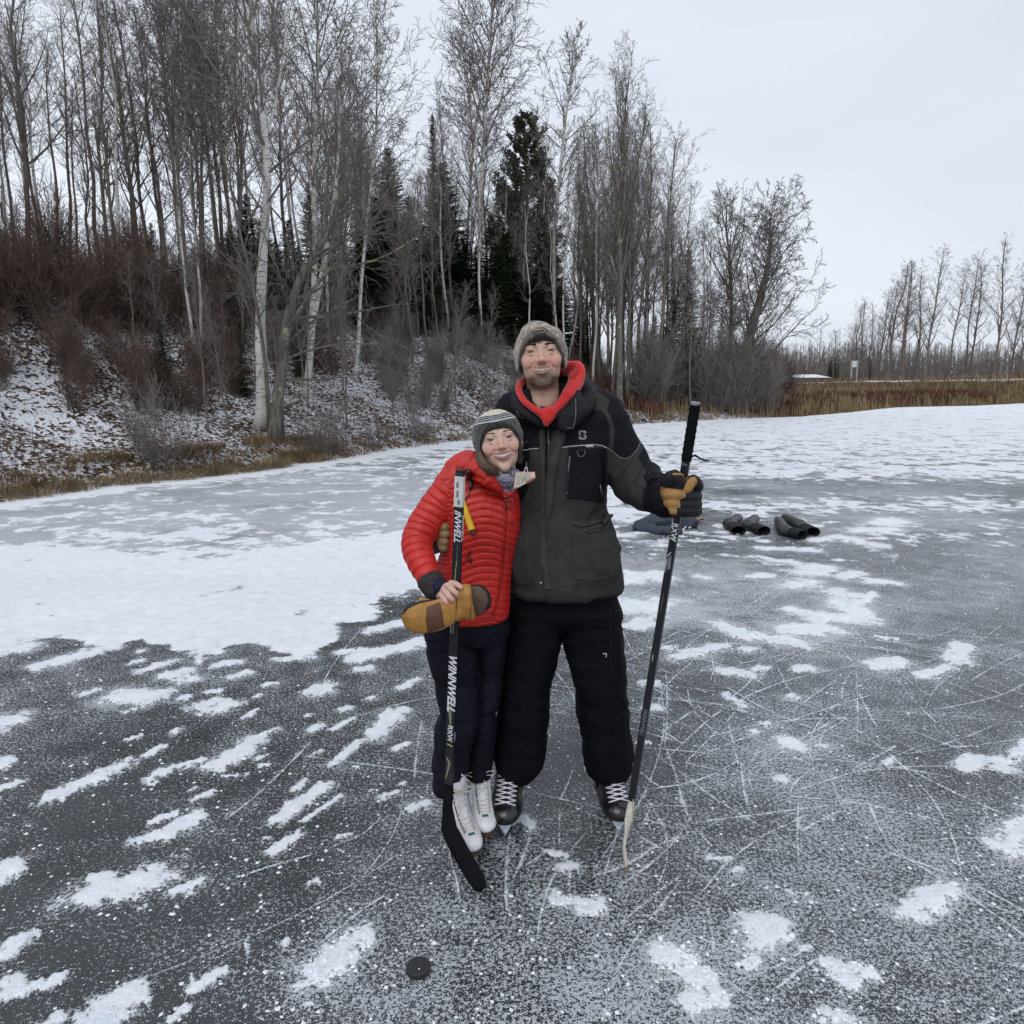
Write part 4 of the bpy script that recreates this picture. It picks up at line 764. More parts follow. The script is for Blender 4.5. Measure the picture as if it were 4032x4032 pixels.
MK = [[C8(*p) for p in m_] for m_ in MARK]
MK += [[C7(460, 985), C7(640, 840), C7(860, 620)], [C7(1375, 520), C7(1350, 680), C7(1340, 800)], [C7(550, 1555), C7(560, 1660)], [C7(300, 1790), C7(300, 1700)], [C7(560, 1240), C7(680, 1200), C7(860, 1150)], [C7(960, 1110), C7(1100, 1050), C7(1180, 980)], [C7(880, 1580), C7(1080, 1420), C7(1200, 1340)],
       [C6(245, 760), C6(270, 950), C6(320, 1130), C6(350, 1330)], [C6(770, 740), C6(745, 920), C6(735, 1180), C6(745, 1380)], [C6(950, 680), C6(900, 860), C6(790, 1130)], [C6(900, 1000), C6(1010, 920), C6(1140, 850)], [C6(1240, 710), C6(1380, 670)], [C6(1190, 520), C6(1185, 700), C6(1185, 820)], [C6(1480, 1080), C6(1700, 1010), C6(1930, 890)], [C6(1300, 180), C6(1200, 420)], [C6(1280, 1000), C6(1270, 1200), C6(1320, 1390)]]
rnd = random.Random(31)
for i in range(215):      # more fine marks, in the skated area and outside the strip
    x = rnd.uniform(-2.5, 5.0) if i < 90 else rnd.uniform(.2, 3.5); y = rnd.uniform(1.1, 7.5); 
    if i > 170: x = rnd.uniform(.2, 3.2); y = rnd.uniform(2.2, 5.5)
    if x < -.2 and rnd.random() < .6: continue
    a = rnd.uniform(0, 3.14); l = rnd.uniform(.2, 1.3) if i <= 170 else rnd.uniform(.9, 2.4); cv = rnd.uniform(-.5, .5); MK.append([(x + l * t * math.cos(a + cv * t), y + l * t * math.sin(a + cv * t), 1) for t in (0, .33, .66, 1)])
V = []; Fq = []; E = []
for i, mk in enumerate(MK):
    pts = [Vector((p[0], p[1], 0)) if len(p) == 3 else ground(*p) for p in mk]
    if len(pts) < 3: pts.insert(1, (pts[0] + pts[1]) / 2 + Vector((.004, 0, 0)))
    fine = []
    for j in range(len(pts) - 1):
        p0 = pts[max(0, j - 1)]; p1 = pts[j]; p2 = pts[j + 1]; p3 = pts[min(len(pts) - 1, j + 2)]
        for t in np.linspace(0, 1, 7)[:-1]: fine.append(.5 * ((2 * p1) + (p2 - p0) * t + (2 * p0 - 5 * p1 + 4 * p2 - p3) * t * t + (3 * p1 - p0 - 3 * p2 + p3) * t ** 3))
    fine.append(pts[-1]); w = rnd.uniform(.005, .010) if i < len(MARK) + 16 else rnd.uniform(.003, .007); b0 = len(V); m_ = len(fine)
    for j, p in enumerate(fine):
        t = (fine[min(j + 1, m_ - 1)] - fine[max(j - 1, 0)]).normalized(); sd_ = Vector((-t.y, t.x, 0)); ww = w * (.35 + .65 * math.sin(math.pi * min(1, max(0.04, j / (m_ - 1)))) ** .4); z = .0035 + .00004 * i
        V += [(*(p - sd_ * ww)[:2], z), (*p[:2], z + .0012), (*(p + sd_ * ww)[:2], z)]; E += [0, 1, 0]
        if j: k = b0 + j * 3; Fq += [(k - 3, k - 2, k + 1, k), (k - 2, k - 1, k + 2, k + 1)]
    if i < len(MARK) + 16 or i % 3 == 0:
        b0 = len(V); off = rnd.uniform(-1, 1) * w * 2
        for j, p in enumerate(fine):
            t = (fine[min(j + 1, m_ - 1)] - fine[max(j - 1, 0)]).normalized(); sd_ = Vector((-t.y, t.x, 0)); ww = w * 4.5 * (.3 + .7 * math.sin(math.pi * j / (m_ - 1))); q = p + sd_ * off; V += [(*(q - sd_ * ww)[:2], .0028 + .00001 * i), (*q[:2], .0030 + .00001 * i), (*(q + sd_ * ww)[:2], .0028 + .00001 * i)]; E += [-1.3, .15, -1.3]
            if j: k = b0 + j * 3; Fq += [(k - 3, k - 2, k + 1, k), (k - 2, k - 1, k + 2, k + 1)]
me = py_mesh('marks', V, Fq); at_ = me.attributes.new('edge', 'FLOAT', 'POINT'); at_.data.foreach_set('value', E)
o = link('skate_marks', me, None, M_SCR); tag(o, 'white scratches left by skates, crossing the dark ice', kind='stuff')
# ================================================================ sculpting by distance fields
from mathutils.bvhtree import BVHTree
class Field:
    def __init__(s, lo, hi, vs):
        s.vs = vs; s.lo = np.array(lo, np.float32); n = np.ceil((np.array(hi) - s.lo) / vs).astype(int) + 1; s.n = n
        s.ax = [s.lo[i] + np.arange(n[i], dtype=np.float32) * vs for i in range(3)]; s.F = np.full(n, .12, np.float32)
    def block(s, lo, hi):
        sl = []
        for i in range(3):
            a = int(np.clip((lo[i] - s.lo[i]) / s.vs - 1, 0, s.n[i])); b = int(np.clip((hi[i] - s.lo[i]) / s.vs + 2, 0, s.n[i])); sl.append(slice(a, b))
        X = s.ax[0][sl[0]][:, None, None]; Y = s.ax[1][sl[1]][None, :, None]; Z = s.ax[2][sl[2]][None, None, :]
        return tuple(sl), X, Y, Z
    def put(s, sl, d, k, op):
        if d.size == 0: return
        A = s.F[sl]
        if op == 'add':
            if k <= 0: s.F[sl] = np.minimum(A, d)
            else: h = np.clip(.5 + .5 * (d - A) / k, 0, 1); s.F[sl] = d * (1 - h) + A * h - k * h * (1 - h)
        else:
            d = -d
            if k <= 0: s.F[sl] = np.maximum(A, d)
            else: h = np.clip(.5 - .5 * (d - A) / k, 0, 1); s.F[sl] = d * (1 - h) + A * h + k * h * (1 - h)
    def ell(s, c, r, M=None, k=.02, op='add'):
        c = np.array(c, np.float32); r = r if hasattr(r, '__len__') else (r, r, r); m = max(r) + k + s.vs * 2
        sl, X, Y, Z = s.block(c - m, c + m); X = X - c[0]; Y = Y - c[1]; Z = Z - c[2]
        if M is not None: M = np.array(M.transposed() if isinstance(M, Matrix) else M); X, Y, Z = (M[i, 0] * X + M[i, 1] * Y + M[i, 2] * Z for i in range(3))
        k0 = np.sqrt((X / r[0]) ** 2 + (Y / r[1]) ** 2 + (Z / r[2]) ** 2); k1 = np.sqrt((X / r[0] ** 2) ** 2 + (Y / r[1] ** 2) ** 2 + (Z / r[2] ** 2) ** 2) + 1e-6
        s.put(sl, (k0 * (k0 - 1) / k1).astype(np.float32), k, op); return s
    def cap(s, a, b, ra, rb=None, k=.02, op='add', flat=None, fs=1.0):
        """tapered capsule; flat: axis along which the section is scaled by fs"""
        rb = ra if rb is None else rb; a = np.array(a, np.float32); b = np.array(b, np.float32); m = max(ra, rb) * max(1, fs) + k + s.vs * 2
        sl, X, Y, Z = s.block(np.minimum(a, b) - m, np.maximum(a, b) + m); d = b - a; L2 = float(d @ d) + 1e-9
        px, py, pz = X - a[0], Y - a[1], Z - a[2]; t = np.clip((px * d[0] + py * d[1] + pz * d[2]) / L2, 0, 1); qx, qy, qz = px - t * d[0], py - t * d[1], pz - t * d[2]
        r = ra + (rb - ra) * t
        if flat is None: D = np.sqrt(qx * qx + qy * qy + qz * qz) - r
        else:
            f = np.array(flat, float); f /= np.linalg.norm(f); c = qx * f[0] + qy * f[1] + qz * f[2]; g = 1 / fs - 1; D = (np.sqrt((qx + c * f[0] * g) ** 2 + (qy + c * f[1] * g) ** 2 + (qz + c * f[2] * g) ** 2) - r) * min(1, fs)
        s.put(sl, D.astype(np.float32), k, op); return s
    def chain(s, P, Rr, k=.02, op='add', flat=None, fs=1.0, sm=2):
        P = [np.array(p, float) for p in P]; Rr = list(Rr)
        if len(P) >= 3 and sm > 1:
            Q = []; q = []
            for i in range(len(P) - 1):
                p0, p1, p2, p3 = P[max(0, i - 1)], P[i], P[i + 1], P[min(len(P) - 1, i + 2)]
                for t in np.arange(sm) / sm: Q.append(.5 * (2 * p1 + (p2 - p0) * t + (2 * p0 - 5 * p1 + 4 * p2 - p3) * t * t + (3 * p1 - p0 - 3 * p2 + p3) * t ** 3)); q.append(Rr[i] + (Rr[i + 1] - Rr[i]) * t)
            P = Q + [P[-1]]; Rr = q + [Rr[-1]]
        A = np.array(P); m = max(Rr) * max(1, fs) + k + s.vs * 2; sl, X, Y, Z = s.block(A.min(0) - m, A.max(0) + m); best = None
        f = None if flat is None else np.array(flat, float) / np.linalg.norm(flat); g = 1 / fs - 1
        for i in range(len(P) - 1):
            a = P[i].astype(np.float32); d = (P[i + 1] - P[i]).astype(np.float32); L2 = float(d @ d) + 1e-9; px, py, pz = X - a[0], Y - a[1], Z - a[2]
            t = np.clip((px * d[0] + py * d[1] + pz * d[2]) / L2, 0, 1); px = px - t * d[0]; py = py - t * d[1]; pz = pz - t * d[2]
            if f is not None: c = (px * f[0] + py * f[1] + pz * f[2]) * g; px = px + c * f[0]; py = py + c * f[1]; pz = pz + c * f[2]
            D = (np.sqrt(px * px + py * py + pz * pz) - (Rr[i] + (Rr[i + 1] - Rr[i]) * t)) * (min(1, fs) if f is not None else 1); best = D if best is None else np.minimum(best, D)
        s.put(sl, best.astype(np.float32), k, op); return s
    def loft(s, rings, k=.02, op='add', e=2.3, cap=.02, dzdx=0, dzx0=0):
        """upright loft: rings (z, cx, cy, rx, ry) in increasing z; dzdx slants the rings"""
        rg_ = np.array(rings, np.float32); m = .06 + k
        lo = (rg_[:, 1] - rg_[:, 3]).min() - m, (rg_[:, 2] - rg_[:, 4]).min() - m, rg_[0, 0] - m; hi = (rg_[:, 1] + rg_[:, 3]).max() + m, (rg_[:, 2] + rg_[:, 4]).max() + m, rg_[-1, 0] + m
        sl, X, Y, Z = s.block(lo, hi); Zs = Z - dzdx * (X - dzx0); cx, cy, rx, ry = (np.interp(Zs, rg_[:, 0], rg_[:, i]) for i in (1, 2, 3, 4))
        q = ((np.abs(X - cx) / rx) ** e + (np.abs(Y - cy) / ry) ** e) ** (1 / e); D = (q - 1) * np.minimum(rx, ry); zc = np.maximum(rg_[0, 0] - Zs, Zs - rg_[-1, 0])
        D = np.where(D > 0, np.sqrt(np.maximum(D, 0) ** 2 + np.maximum(zc, 0) ** 2), np.maximum(D, zc)) if cap == 0 else (lambda a, b: np.minimum(np.maximum(a, b), 0) + np.sqrt(np.maximum(a, 0) ** 2 + np.maximum(b, 0) ** 2) - cap)(D + cap, zc + cap)
        s.put(sl, D.astype(np.float32), k, op); return s
    def cut(s, fn, k=.01):
        """keep only where fn(X,Y,Z) < 0"""
        X = s.ax[0][:, None, None]; Y = s.ax[1][None, :, None]; Z = s.ax[2][None, None, :]; d = -fn(X, Y, Z).astype(np.float32); s.put((slice(None),) * 3, np.broadcast_to(d, s.F.shape), k, 'sub'); return s
    def warp(s, fn):
        X = s.ax[0][:, None, None]; Y = s.ax[1][None, :, None]; Z = s.ax[2][None, None, :]; s.F = (s.F + fn(X, Y, Z)).astype(np.float32); return s
    def mesh(s):
        F = s.F; nx, ny, nz = F.shape; ins = F < 0
        # cell vertices: mean of edge crossings
        acc = np.zeros((nx - 1, ny - 1, nz - 1, 3), np.float32); cnt = np.zeros((nx - 1, ny - 1, nz - 1), np.float32)
        for axis in range(3):
            A = F[tuple(slice(0, -1) if i == axis else slice(None) for i in range(3))]; B = F[tuple(slice(1, None) if i == axis else slice(None) for i in range(3))]
            cr = (A < 0) != (B < 0); t = np.where(cr, A / np.where(np.abs(A - B) < 1e-9, 1, A - B), 0)
            o1, o2 = [i for i in range(3) if i != axis]
            for u in (0, 1):
                for v in (0, 1):
                    sl = [None] * 3; sl[axis] = slice(None); sl[o1] = slice(u, cr.shape[o1] - 1 + u); sl[o2] = slice(v, cr.shape[o2] - 1 + v); sl = tuple(sl); c = cr[sl]; cnt += c
                    acc[..., axis] += np.where(c, t[sl], 0); acc[..., o1] += c * u; acc[..., o2] += c * v
        act = cnt > 0; ids = np.full(act.shape, -1, np.int64); ids[act] = np.arange(act.sum()); ii = np.argwhere(act); V = (ii + acc[act] / cnt[act][:, None]) * s.vs + s.lo
        Q = []
        for axis in range(3):
            o1, o2 = [(1, 2), (2, 0), (0, 1)][axis]
            A = ins[tuple(slice(0, -1) if i == axis else slice(1, -1) for i in range(3))]; B = ins[tuple(slice(1, None) if i == axis else slice(1, -1) for i in range(3))]
            for flag, (P_, Q_) in ((0, (A, ~B)), (1, (~A, B))):
                e = np.argwhere(P_ & Q_); 
                if len(e) == 0: continue
                e = e + np.array([0 if i == axis else 1 for i in range(3)])
                def g(du, dv):
                    q = e.copy(); q[:, o1] -= du; q[:, o2] -= dv; return ids[q[:, 0], q[:, 1], q[:, 2]]
                f = np.stack([g(1, 1), g(0, 1), g(0, 0), g(1, 0)], -1); Q.append(f if flag == 0 else f[:, ::-1])
        return V.astype(np.float64), np.concatenate(Q)
def vnormals(V, Fc):
    n = np.cross(V[Fc[:, 2]] - V[Fc[:, 0]], V[Fc[:, 3]] - V[Fc[:, 1]]); N_ = np.zeros_like(V)
    for i in range(4): np.add.at(N_, Fc[:, i], n)
    return N_ / (np.linalg.norm(N_, axis=1, keepdims=True) + 1e-12)
def relax(V, Fc, it=1, w=.5):
    for _ in range(it):
        S_ = np.zeros_like(V); c = np.zeros(len(V))
        for i in range(4):
            a = Fc[:, i]; b = Fc[:, (i + 1) % 4]; np.add.at(S_, a, V[b]); np.add.at(S_, b, V[a]); np.add.at(c, a, 1); np.add.at(c, b, 1)
        V = V * (1 - w) + w * S_ / np.maximum(c, 1)[:, None]
    return V
_r3 = np.random.default_rng(3).random((32, 32, 32)).astype(np.float32)
def n3(P, s, seed=0):
    q = P * s + 100.3 + seed * 7.7; i = np.floor(q).astype(int); f = q - i; f = f * f * (3 - 2 * f); r = 0
    for dx in (0, 1):
        for dy in (0, 1):
            for dz in (0, 1):
                w_ = (f[:, 0] if dx else 1 - f[:, 0]) * (f[:, 1] if dy else 1 - f[:, 1]) * (f[:, 2] if dz else 1 - f[:, 2]); r = r + w_ * _r3[(i[:, 0] + dx) % 32, (i[:, 1] + dy) % 32, (i[:, 2] + dz) % 32]
    return r - .5
def folds(P, scale, amp, stretch=(1, 1, 1), seed=0, o=3):
    """ridged creases for cloth"""
    Q = P * np.array(stretch); Q = Q + .06 * np.stack([n3(P, 9, 11), n3(P, 9, 12), n3(P, 9, 13)], -1); r = 0; a = 1
    for k in range(o): r = r + a * (.25 - np.abs(n3(Q, scale * 2 ** k, seed + k))) * 2; a *= .5
    return r * amp
def sculpt(name, V, Fc, mat, parent, attrs=None):
    me = np_mesh(name, V, Fc, 4)
    for k, a in (attrs or {}).items(): q = me.attributes.new(k, 'FLOAT', 'POINT'); q.data.foreach_set('value', np.asarray(a, np.float32))
    return link(name, me, parent, mat, True)
def project(V):
    """picture coordinates of world points"""
    x, y, z = V[:, 0], V[:, 1], V[:, 2] - CAM_H; dpt = y * CP - z * SP; up = y * SP + z * CP; return 2016 + F_PX * x / dpt, 2016 - F_PX * up / dpt
def region(V, poly):
    """signed distance in picture pixels to an outline seen from the front, positive inside"""
    px, py = project(V); return -poly_sd(px, py, poly)
class Surf:
    def __init__(s, V, Fc): s.t = BVHTree.FromPolygons([tuple(v) for v in V], [tuple(int(i) for i in f) for f in Fc])
    def on(s, px, py, lift=.001):
        d = ray(px, py).normalized(); h = s.t.ray_cast(Vector((0, 0, CAM_H)), d)
        if h[0] is None:
            n = s.t.find_nearest(at(px, py, 2.7)); return n[0] + n[1] * lift, n[1]
        n = h[1] if h[1].dot(d) < 0 else -h[1]; return h[0] + n * lift, n
    def line(s, P, n=6):
        out = []
        for (x0, y0), (x1, y1) in zip(P, P[1:]):
            for i in range(n): t = i / n; out.append((x0 + (x1 - x0) * t, y0 + (y1 - y0) * t))
        out.append(P[-1]); return out
    def cord(s, mb, P, r, lift=None, n=5, sides=6, mi=0):
        mb.tube([s.on(x, y, r * .4 if lift is None else lift)[0] for x, y in s.line(P, n)], r, sides, mi=mi)
    def strip(s, mb, P, w, th=.002, n=5, mi=0):
        """flat band of half width w lying on the surface"""
        L_ = s.line(P, n); pts = [s.on(x, y, th) for x, y in L_]; v = []
        for i, (p, nn) in enumerate(pts):
            t = pts[min(i + 1, len(pts) - 1)][0] - pts[max(i - 1, 0)][0]; sd = t.cross(nn).normalized() if t.length > 1e-6 else Vector((1, 0, 0)); v += [p - sd * w - nn * th * 1.6, p - sd * w, p + sd * w, p + sd * w - nn * th * 1.6]
        f = [(4 * i + a, 4 * i + a + 1, 4 * i + a + 5, 4 * i + a + 4) for i in range(len(pts) - 1) for a in range(3)]; k = 4 * (len(pts) - 1); mb.add(v, f + [(0, 1, 2, 3), (k + 3, k + 2, k + 1, k)], mi)
def rot(yaw=0, pitch=0, roll=0):
    return Matrix.Rotation(R(yaw), 3, 'Z') @ Matrix.Rotation(R(pitch), 3, 'X') @ Matrix.Rotation(R(roll), 3, 'Y')
def to_world(V, M, s, o): return (V * s) @ np.array(M).T + np.array(o)
# ---- skin
def skin_mat(name, base, red, beardc=None):
    m = Mat(name); n1 = m.noise(55, 5, .7); c = m.ramp(n1, [(.3, tuple(x * .84 for x in base)), (.7, tuple(min(1, x * 1.08) for x in base))])
    c = m.mix(m.math('MULTIPLY', m.attr('blush'), .75), c, red); c = m.mix(m.attr('lip'), c, (.34, .115, .105))
    if beardc: c = m.mix(m.math('MULTIPLY', m.attr('beard'), m.step(m.noise(520, 2, .7), .10, .62), clamp=True), c, beardc)
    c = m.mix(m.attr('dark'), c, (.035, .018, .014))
    m.set(c, .52, spec=.35); m.b.inputs['Subsurface Weight'].default_value = .12; m.b.inputs['Subsurface Radius'].default_value = (.012, .005, .003); m.b.inputs['Subsurface Scale'].default_value = .6
    m.bump(m.noise(160, 3, .6), .15, .001); return m.m
g_ = lambda X, c, w: np.exp(-((X - c) / w) ** 2)
def make_head(male=True, vs=.0021):
    """head in its own frame: eyes at z 0, face towards -y, about 0.23 m from chin to crown"""
    f = Field((-.10, -.135, -.25), (.10, .13, .15), vs); m = 1 if male else 0
    f.ell((0, .012, .018), (.073, .093, .077), k=.0); f.ell((0, -.028, -.026), (.0620 - .001 * (1 - m), .062, .078), k=.03)
    f.ell((0, -.032, -.072), (.0435 + .0045 * m, .050, .034), k=.025); f.ell((0, -.075, -.1015), (.016 + .004 * m, .014, .014), k=.022)
    for s in (-1, 1):
        f.ell((s * .043, -.058, -.024), (.020, .018, .016), k=.02); f.ell((s * .037, -.0690, -.036), (.018, .012, .015), k=.018)       # cheekbones and smiling cheeks
        f.cap((s * .014, -.0850, .018), (s * .040, -.076, .017), .0080 + .0010 * m, .006, k=.016)
        f.ell((s * .0325, -.0945, .001), (.0165, .0125, .0105), k=.010, op='sub')
        f.cap((s * .047, -.070, -.0015), (s * .032, -.0858, .0084 - .0012 * m), .0036, .0042, k=.0035); f.cap((s * .032, -.0858, .0084 - .0012 * m), (s * .0185, -.0832, .002), .0040, .003, k=.0035)
        f.cap((s * .046, -.071, -.004), (s * .032, -.0840, -.0082 + .0008 * m), .0034, .0044, k=.004); f.cap((s * .032, -.0840, -.0082 + .0008 * m), (s * .0190, -.0815, -.003), .0042, .003, k=.004)
        f.ell((s * .0785, .010, -.012), (.0075, .0165, .0285), Matrix.Rotation(R(s * 18), 3, 'Z'), k=.006)
        f.ell((s * .0835, .008, -.012), (.004, .009, .017), k=.004, op='sub')
        f.ell((s * .0120, -.0935, -.0330), (.0070, .0080, .0062), k=.006)
        f.cap((s * .019, -.090, -.036), (s * .0400, -.0755, -.052), .0010, .0010, k=.010, op='sub')                                           # smile fold
    f.chain([(0, -.083, .012), (0, -.092, -.010), (0, -.100, -.027)], [.0060, .0066, .0080], k=.011); f.ell((0, -.1035, -.0300), (.0085 + .001 * m, .0078, .0072), k=.007)
    for s in (-1, 1): f.ell((s * .0060, -.0995, -.0385), (.0028, .0035, .0022), k=.003, op='sub')
    # smiling lips round an open row of teeth
    W = .0320 if male else .0305; zc = -.0565; yl = lambda x: -.0895 + 10 * x * x; up = lambda x: zc + .0030 + 6.5 * x * x; lo = lambda x: zc - .0112 + 15.5 * x * x
    xs = np.linspace(-W, W, 11)
    f.chain([(x, yl(x) - .0005, up(x) + .0022) for x in xs], [.0018 + .0017 * (1 - (x / W) ** 2) for x in xs], k=.0045)
    f.chain([(x * .93, yl(x) - .0015, lo(x * .98) - .0015) for x in xs], [.0020 + .0029 * (1 - (x / W) ** 2) for x in xs], k=.0045)
    for i in range(len(xs) - 1):
        a = xs[i]; b = xs[i + 1]; ha = max(.0014, (up(a) - lo(a)) * .5 - .0012); hb = max(.0014, (up(b) - lo(b)) * .5 - .0012)
        f.cap((a, yl(a) - .012, (up(a) + lo(a)) / 2), (b, yl(b) - .012, (up(b) + lo(b)) / 2), ha, hb, k=.002, op='sub', flat=(0, 1, 0), fs=5.0)
    f.ell((0, -.083, -.079), (.022, .0035, .003), k=.010, op='sub'); f.cap((0, .034, -.05), (0, .044, -.15 - .035 * m), .046 + .007 * m, .046 + .008 * m, k=.02)
    V, Fc = f.mesh(); V = relax(V, Fc, 1, .3); x, y, z = V.T
    tw = [(x_, up(x_)) for x_ in (0,)]; U = zc + .0030 + 6.5 * x * x; Lw = zc - .0112 + 15.5 * x * x; ax = np.abs(x)
    inm = (ax < W + .001); front = y < -.066
    lip = np.where(inm & front, np.maximum(g_(z, U + .0028, .0033), g_(z, Lw - .0030, .0046)), 0) * sst((W + .002 - ax) / .006); lip = np.clip(lip * 1.3 - .15, 0, 1) * (.55 if male else .9)
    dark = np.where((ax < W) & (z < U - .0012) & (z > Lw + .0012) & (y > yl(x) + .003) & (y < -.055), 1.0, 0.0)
    blush = np.clip(g_(ax, .040, .020) * g_(z, -.035, .024) + .9 * g_(ax, 0, .017) * g_(z, -.030, .020) + .35 * g_(ax, .08, .015), 0, 1) * front + .5 * (ax > .072)
    beard = np.zeros(len(V))
    if male:
        beard = np.clip(.95 * sst((-.054 - z + .20 * np.maximum(0, ax - .045)) / .030) * .8 + .75 * sst((-.076 - z) / .012) * (y < -.03) + .55 * g_(z, -.045, .004) * sst((.030 - ax) / .008) + sst((ax - .056) / .010) * (z < -.02) * (y < -.01) * .4, 0, 1) * (y < .03) * (1 - lip) * sst((.130 + z - .25 * np.minimum(0, y + .05)) / .025)
    att = dict(lip=lip, dark=dark, blush=blush, beard=beard)
    return V, Fc, att, (yl, up, lo, W, zc, BVHTree.FromPolygons([tuple(v) for v in V], [tuple(int(i) for i in q) for q in Fc]))
def head_extras(nm, M, s, o, parent, mo, hairmat, iris, male=True):
    W3 = lambda p: Vector(o) + M @ (Vector(p) * s); yl, up, lo, W, zc, bvh = mo
    # eyes
    me_ = Mat(nm + '_eye'); cc = me_.attr('iris'); col = me_.mix(me_.step(cc, .42, .50), (.40, .36, .345), iris); col = me_.mix(me_.step(cc, .78, .86), col, (.006, .005, .005)); me_.set(col, .12, spec=.6)
    for sx in (-1, 1):
        mb = MB(); mb.ball((0, 0, 0), .0118, nu=24, nv=16); V = np.array(mb.v); gz = Vector((0, -1, .02)); dt = V @ np.array(gz) / .0118; ir = np.clip((dt - .66) / (1 - .66), 0, 1)
        Vw = to_world(V + np.array((sx * .0322, -.0735, .0002)), M, s, o); me = py_mesh('eye', Vw, mb.f); q = me.attributes.new('iris', 'FLOAT', 'POINT'); q.data.foreach_set('value', ir); link('eye', me, parent, me_.m, True)
        # lashes and brow
        mb = MB(); mb.tube([W3((sx * .0475, -.0735, .0005)), W3((sx * .040, -.0850, .0044 + .0014 * (not male))), W3((sx * .032, -.0895, .0052 + .0014 * (not male))), W3((sx * .0215, -.0870, .0022))], [.0007, .0013, .0014, .0008], 5); mb.build('eyelash', hairmat, parent)
        mb = MB(); rnd = random.Random(5 + sx)
        bz = .0195 if male else .0205; th = .0030 if male else .0017
        for i in range(170 if male else 120):
            t = rnd.random(); x = .013 + .038 * t; z = bz + .004 * math.sin(t * 2.4) - .0045 * max(0, t - .6) / .4 + rnd.uniform(-th, th) * (1 - .6 * t); sf = lambda a, c: (lambda h: (a, (h[0].y if h[0] else -.08) - .0006, c))(bvh.ray_cast(Vector((a, -.2, c)), Vector((0, 1, 0)))); p = W3(sf(sx * x, z)); q_ = W3(sf(sx * (x + .006), z + .0022 * (1 - 1.6 * t)))
            mb.tube([p, q_], [.0010, .0005] if male else [.0006, .0003], 3, False)
        mb.build('eyebrow', hairmat, parent)
    # teeth, one mesh each
    tm = plain(nm + '_teeth', (.66, .62, .50) if male else (.85, .82, .74), .25, var=.05)
    for row in (1,):
        xs = np.linspace(-W * .86, W * .86, 9)
        for i in range(8):
            a = xs[i] + .0002; b = xs[i + 1] - .0002; c = (a + b) / 2; mb = MB(); h = (.0038, .0050, .0058, .0066, .0066, .0058, .0050, .0038)[i]; zt = up(c) + .0008; yy = lambda x: -.0885 + 9.5 * x * x
            vs_ = []
            for (x_, dy_) in ((a, 0), (c, -.0008), (b, 0)):
                for dz, dd in ((.002, 0), (-h, -.0002), (-h * 1.75, .0006)): vs_.append(W3((x_, yy(x_) + dy_ + dd, zt + dz)))
            vs_ += [W3((x_, yy(x_) + .006, zt + dz)) for x_ in (a, b) for dz in (.002, -h * 1.75)]
            mb.add(vs_, [(0, 3, 4, 1), (1, 4, 5, 2), (3, 6, 7, 4), (4, 7, 8, 5), (0, 1, 2, 10, 9), (8, 7, 6, 11, 12), (2, 5, 8, 12, 10)]); mb.build('tooth', tm, parent)
# ================================================================ the man
BLK = (.012, .012, .016); GRN = (.047, .049, .046); BLK2 = (.016, .016, .022)
man = empty('person', (.17, 2.84, 0)); tag(man, 'tall man in a black and grey winter jacket and camouflage beanie, arm round the woman', 'person')
MS = 1.10; MM = rot(-2, -7, -4.2); MO = at(2131, 1383, 2.70)
def head_origin(eye_mid, M, s): return Vector(eye_mid) - M @ (Vector((0, -.082, 0)) * s)
MO = head_origin(at(2130, 1384, 2.66), MM, MS)
hv, hf, hatt, hmo = make_head(True)
hw_ = to_world(hv, MM, MS, MO)
# the body beneath the clothes, one surface with the neck
f = Field((-.40, 2.45, .20), (.80, 3.15, 1.78), .011)
f.loft([(.98, .18, 2.86, .13, .09), (1.15, .17, 2.85, .125, .085), (1.40, .16, 2.85, .15, .09), (1.53, .15, 2.86, .13, .07), (1.62, .145, 2.83, .08, .07)], k=.02)
f.cap((.145, 2.83, 1.55), tuple(MO + MM @ Vector((0, .04, -.17))), .062, .060, k=.03)
for P_, R_ in (([at(2400, 1680, 2.82), at(2495, 1895, 2.76), at(2620, 1962, 2.56)], [.055, .042, .032]), ([at(2070, 1660, 2.86), at(2000, 1760, 2.93), at(1900, 1870, 3.00), at(1830, 1990, 2.98), at(1772, 2085, 2.88)], [.05, .045, .038, .034, .03]),
               ([at(2110, 2400, 2.86), at(2080, 2740, 2.86), at(2040, 3080, 2.84)], [.085, .055, .04]), ([at(2320, 2400, 2.86), at(2370, 2740, 2.86), at(2400, 3080, 2.84)], [.085, .055, .04])):
    f.chain([tuple(p) for p in P_], R_, k=.03)
bv, bf = f.mesh(); Vb = np.concatenate([hw_, bv]); Fb = np.concatenate([hf, bf + len(hw_)]); M_SK = skin_mat('mans_skin', (.60, .395, .30), (.60, .28, .215), (.050, .033, .024))
body_m = sculpt('body', Vb, Fb, M_SK, man, {k: np.concatenate([a, np.zeros(len(bv))]) for k, a in hatt.items()})
M_HAIRM = plain('dark_brown_hair', (.018, .012, .009), .6, spec=.3)
head_extras('man', MM, MS, MO, man, hmo, M_HAIRM, (.05, .03, .018), True)
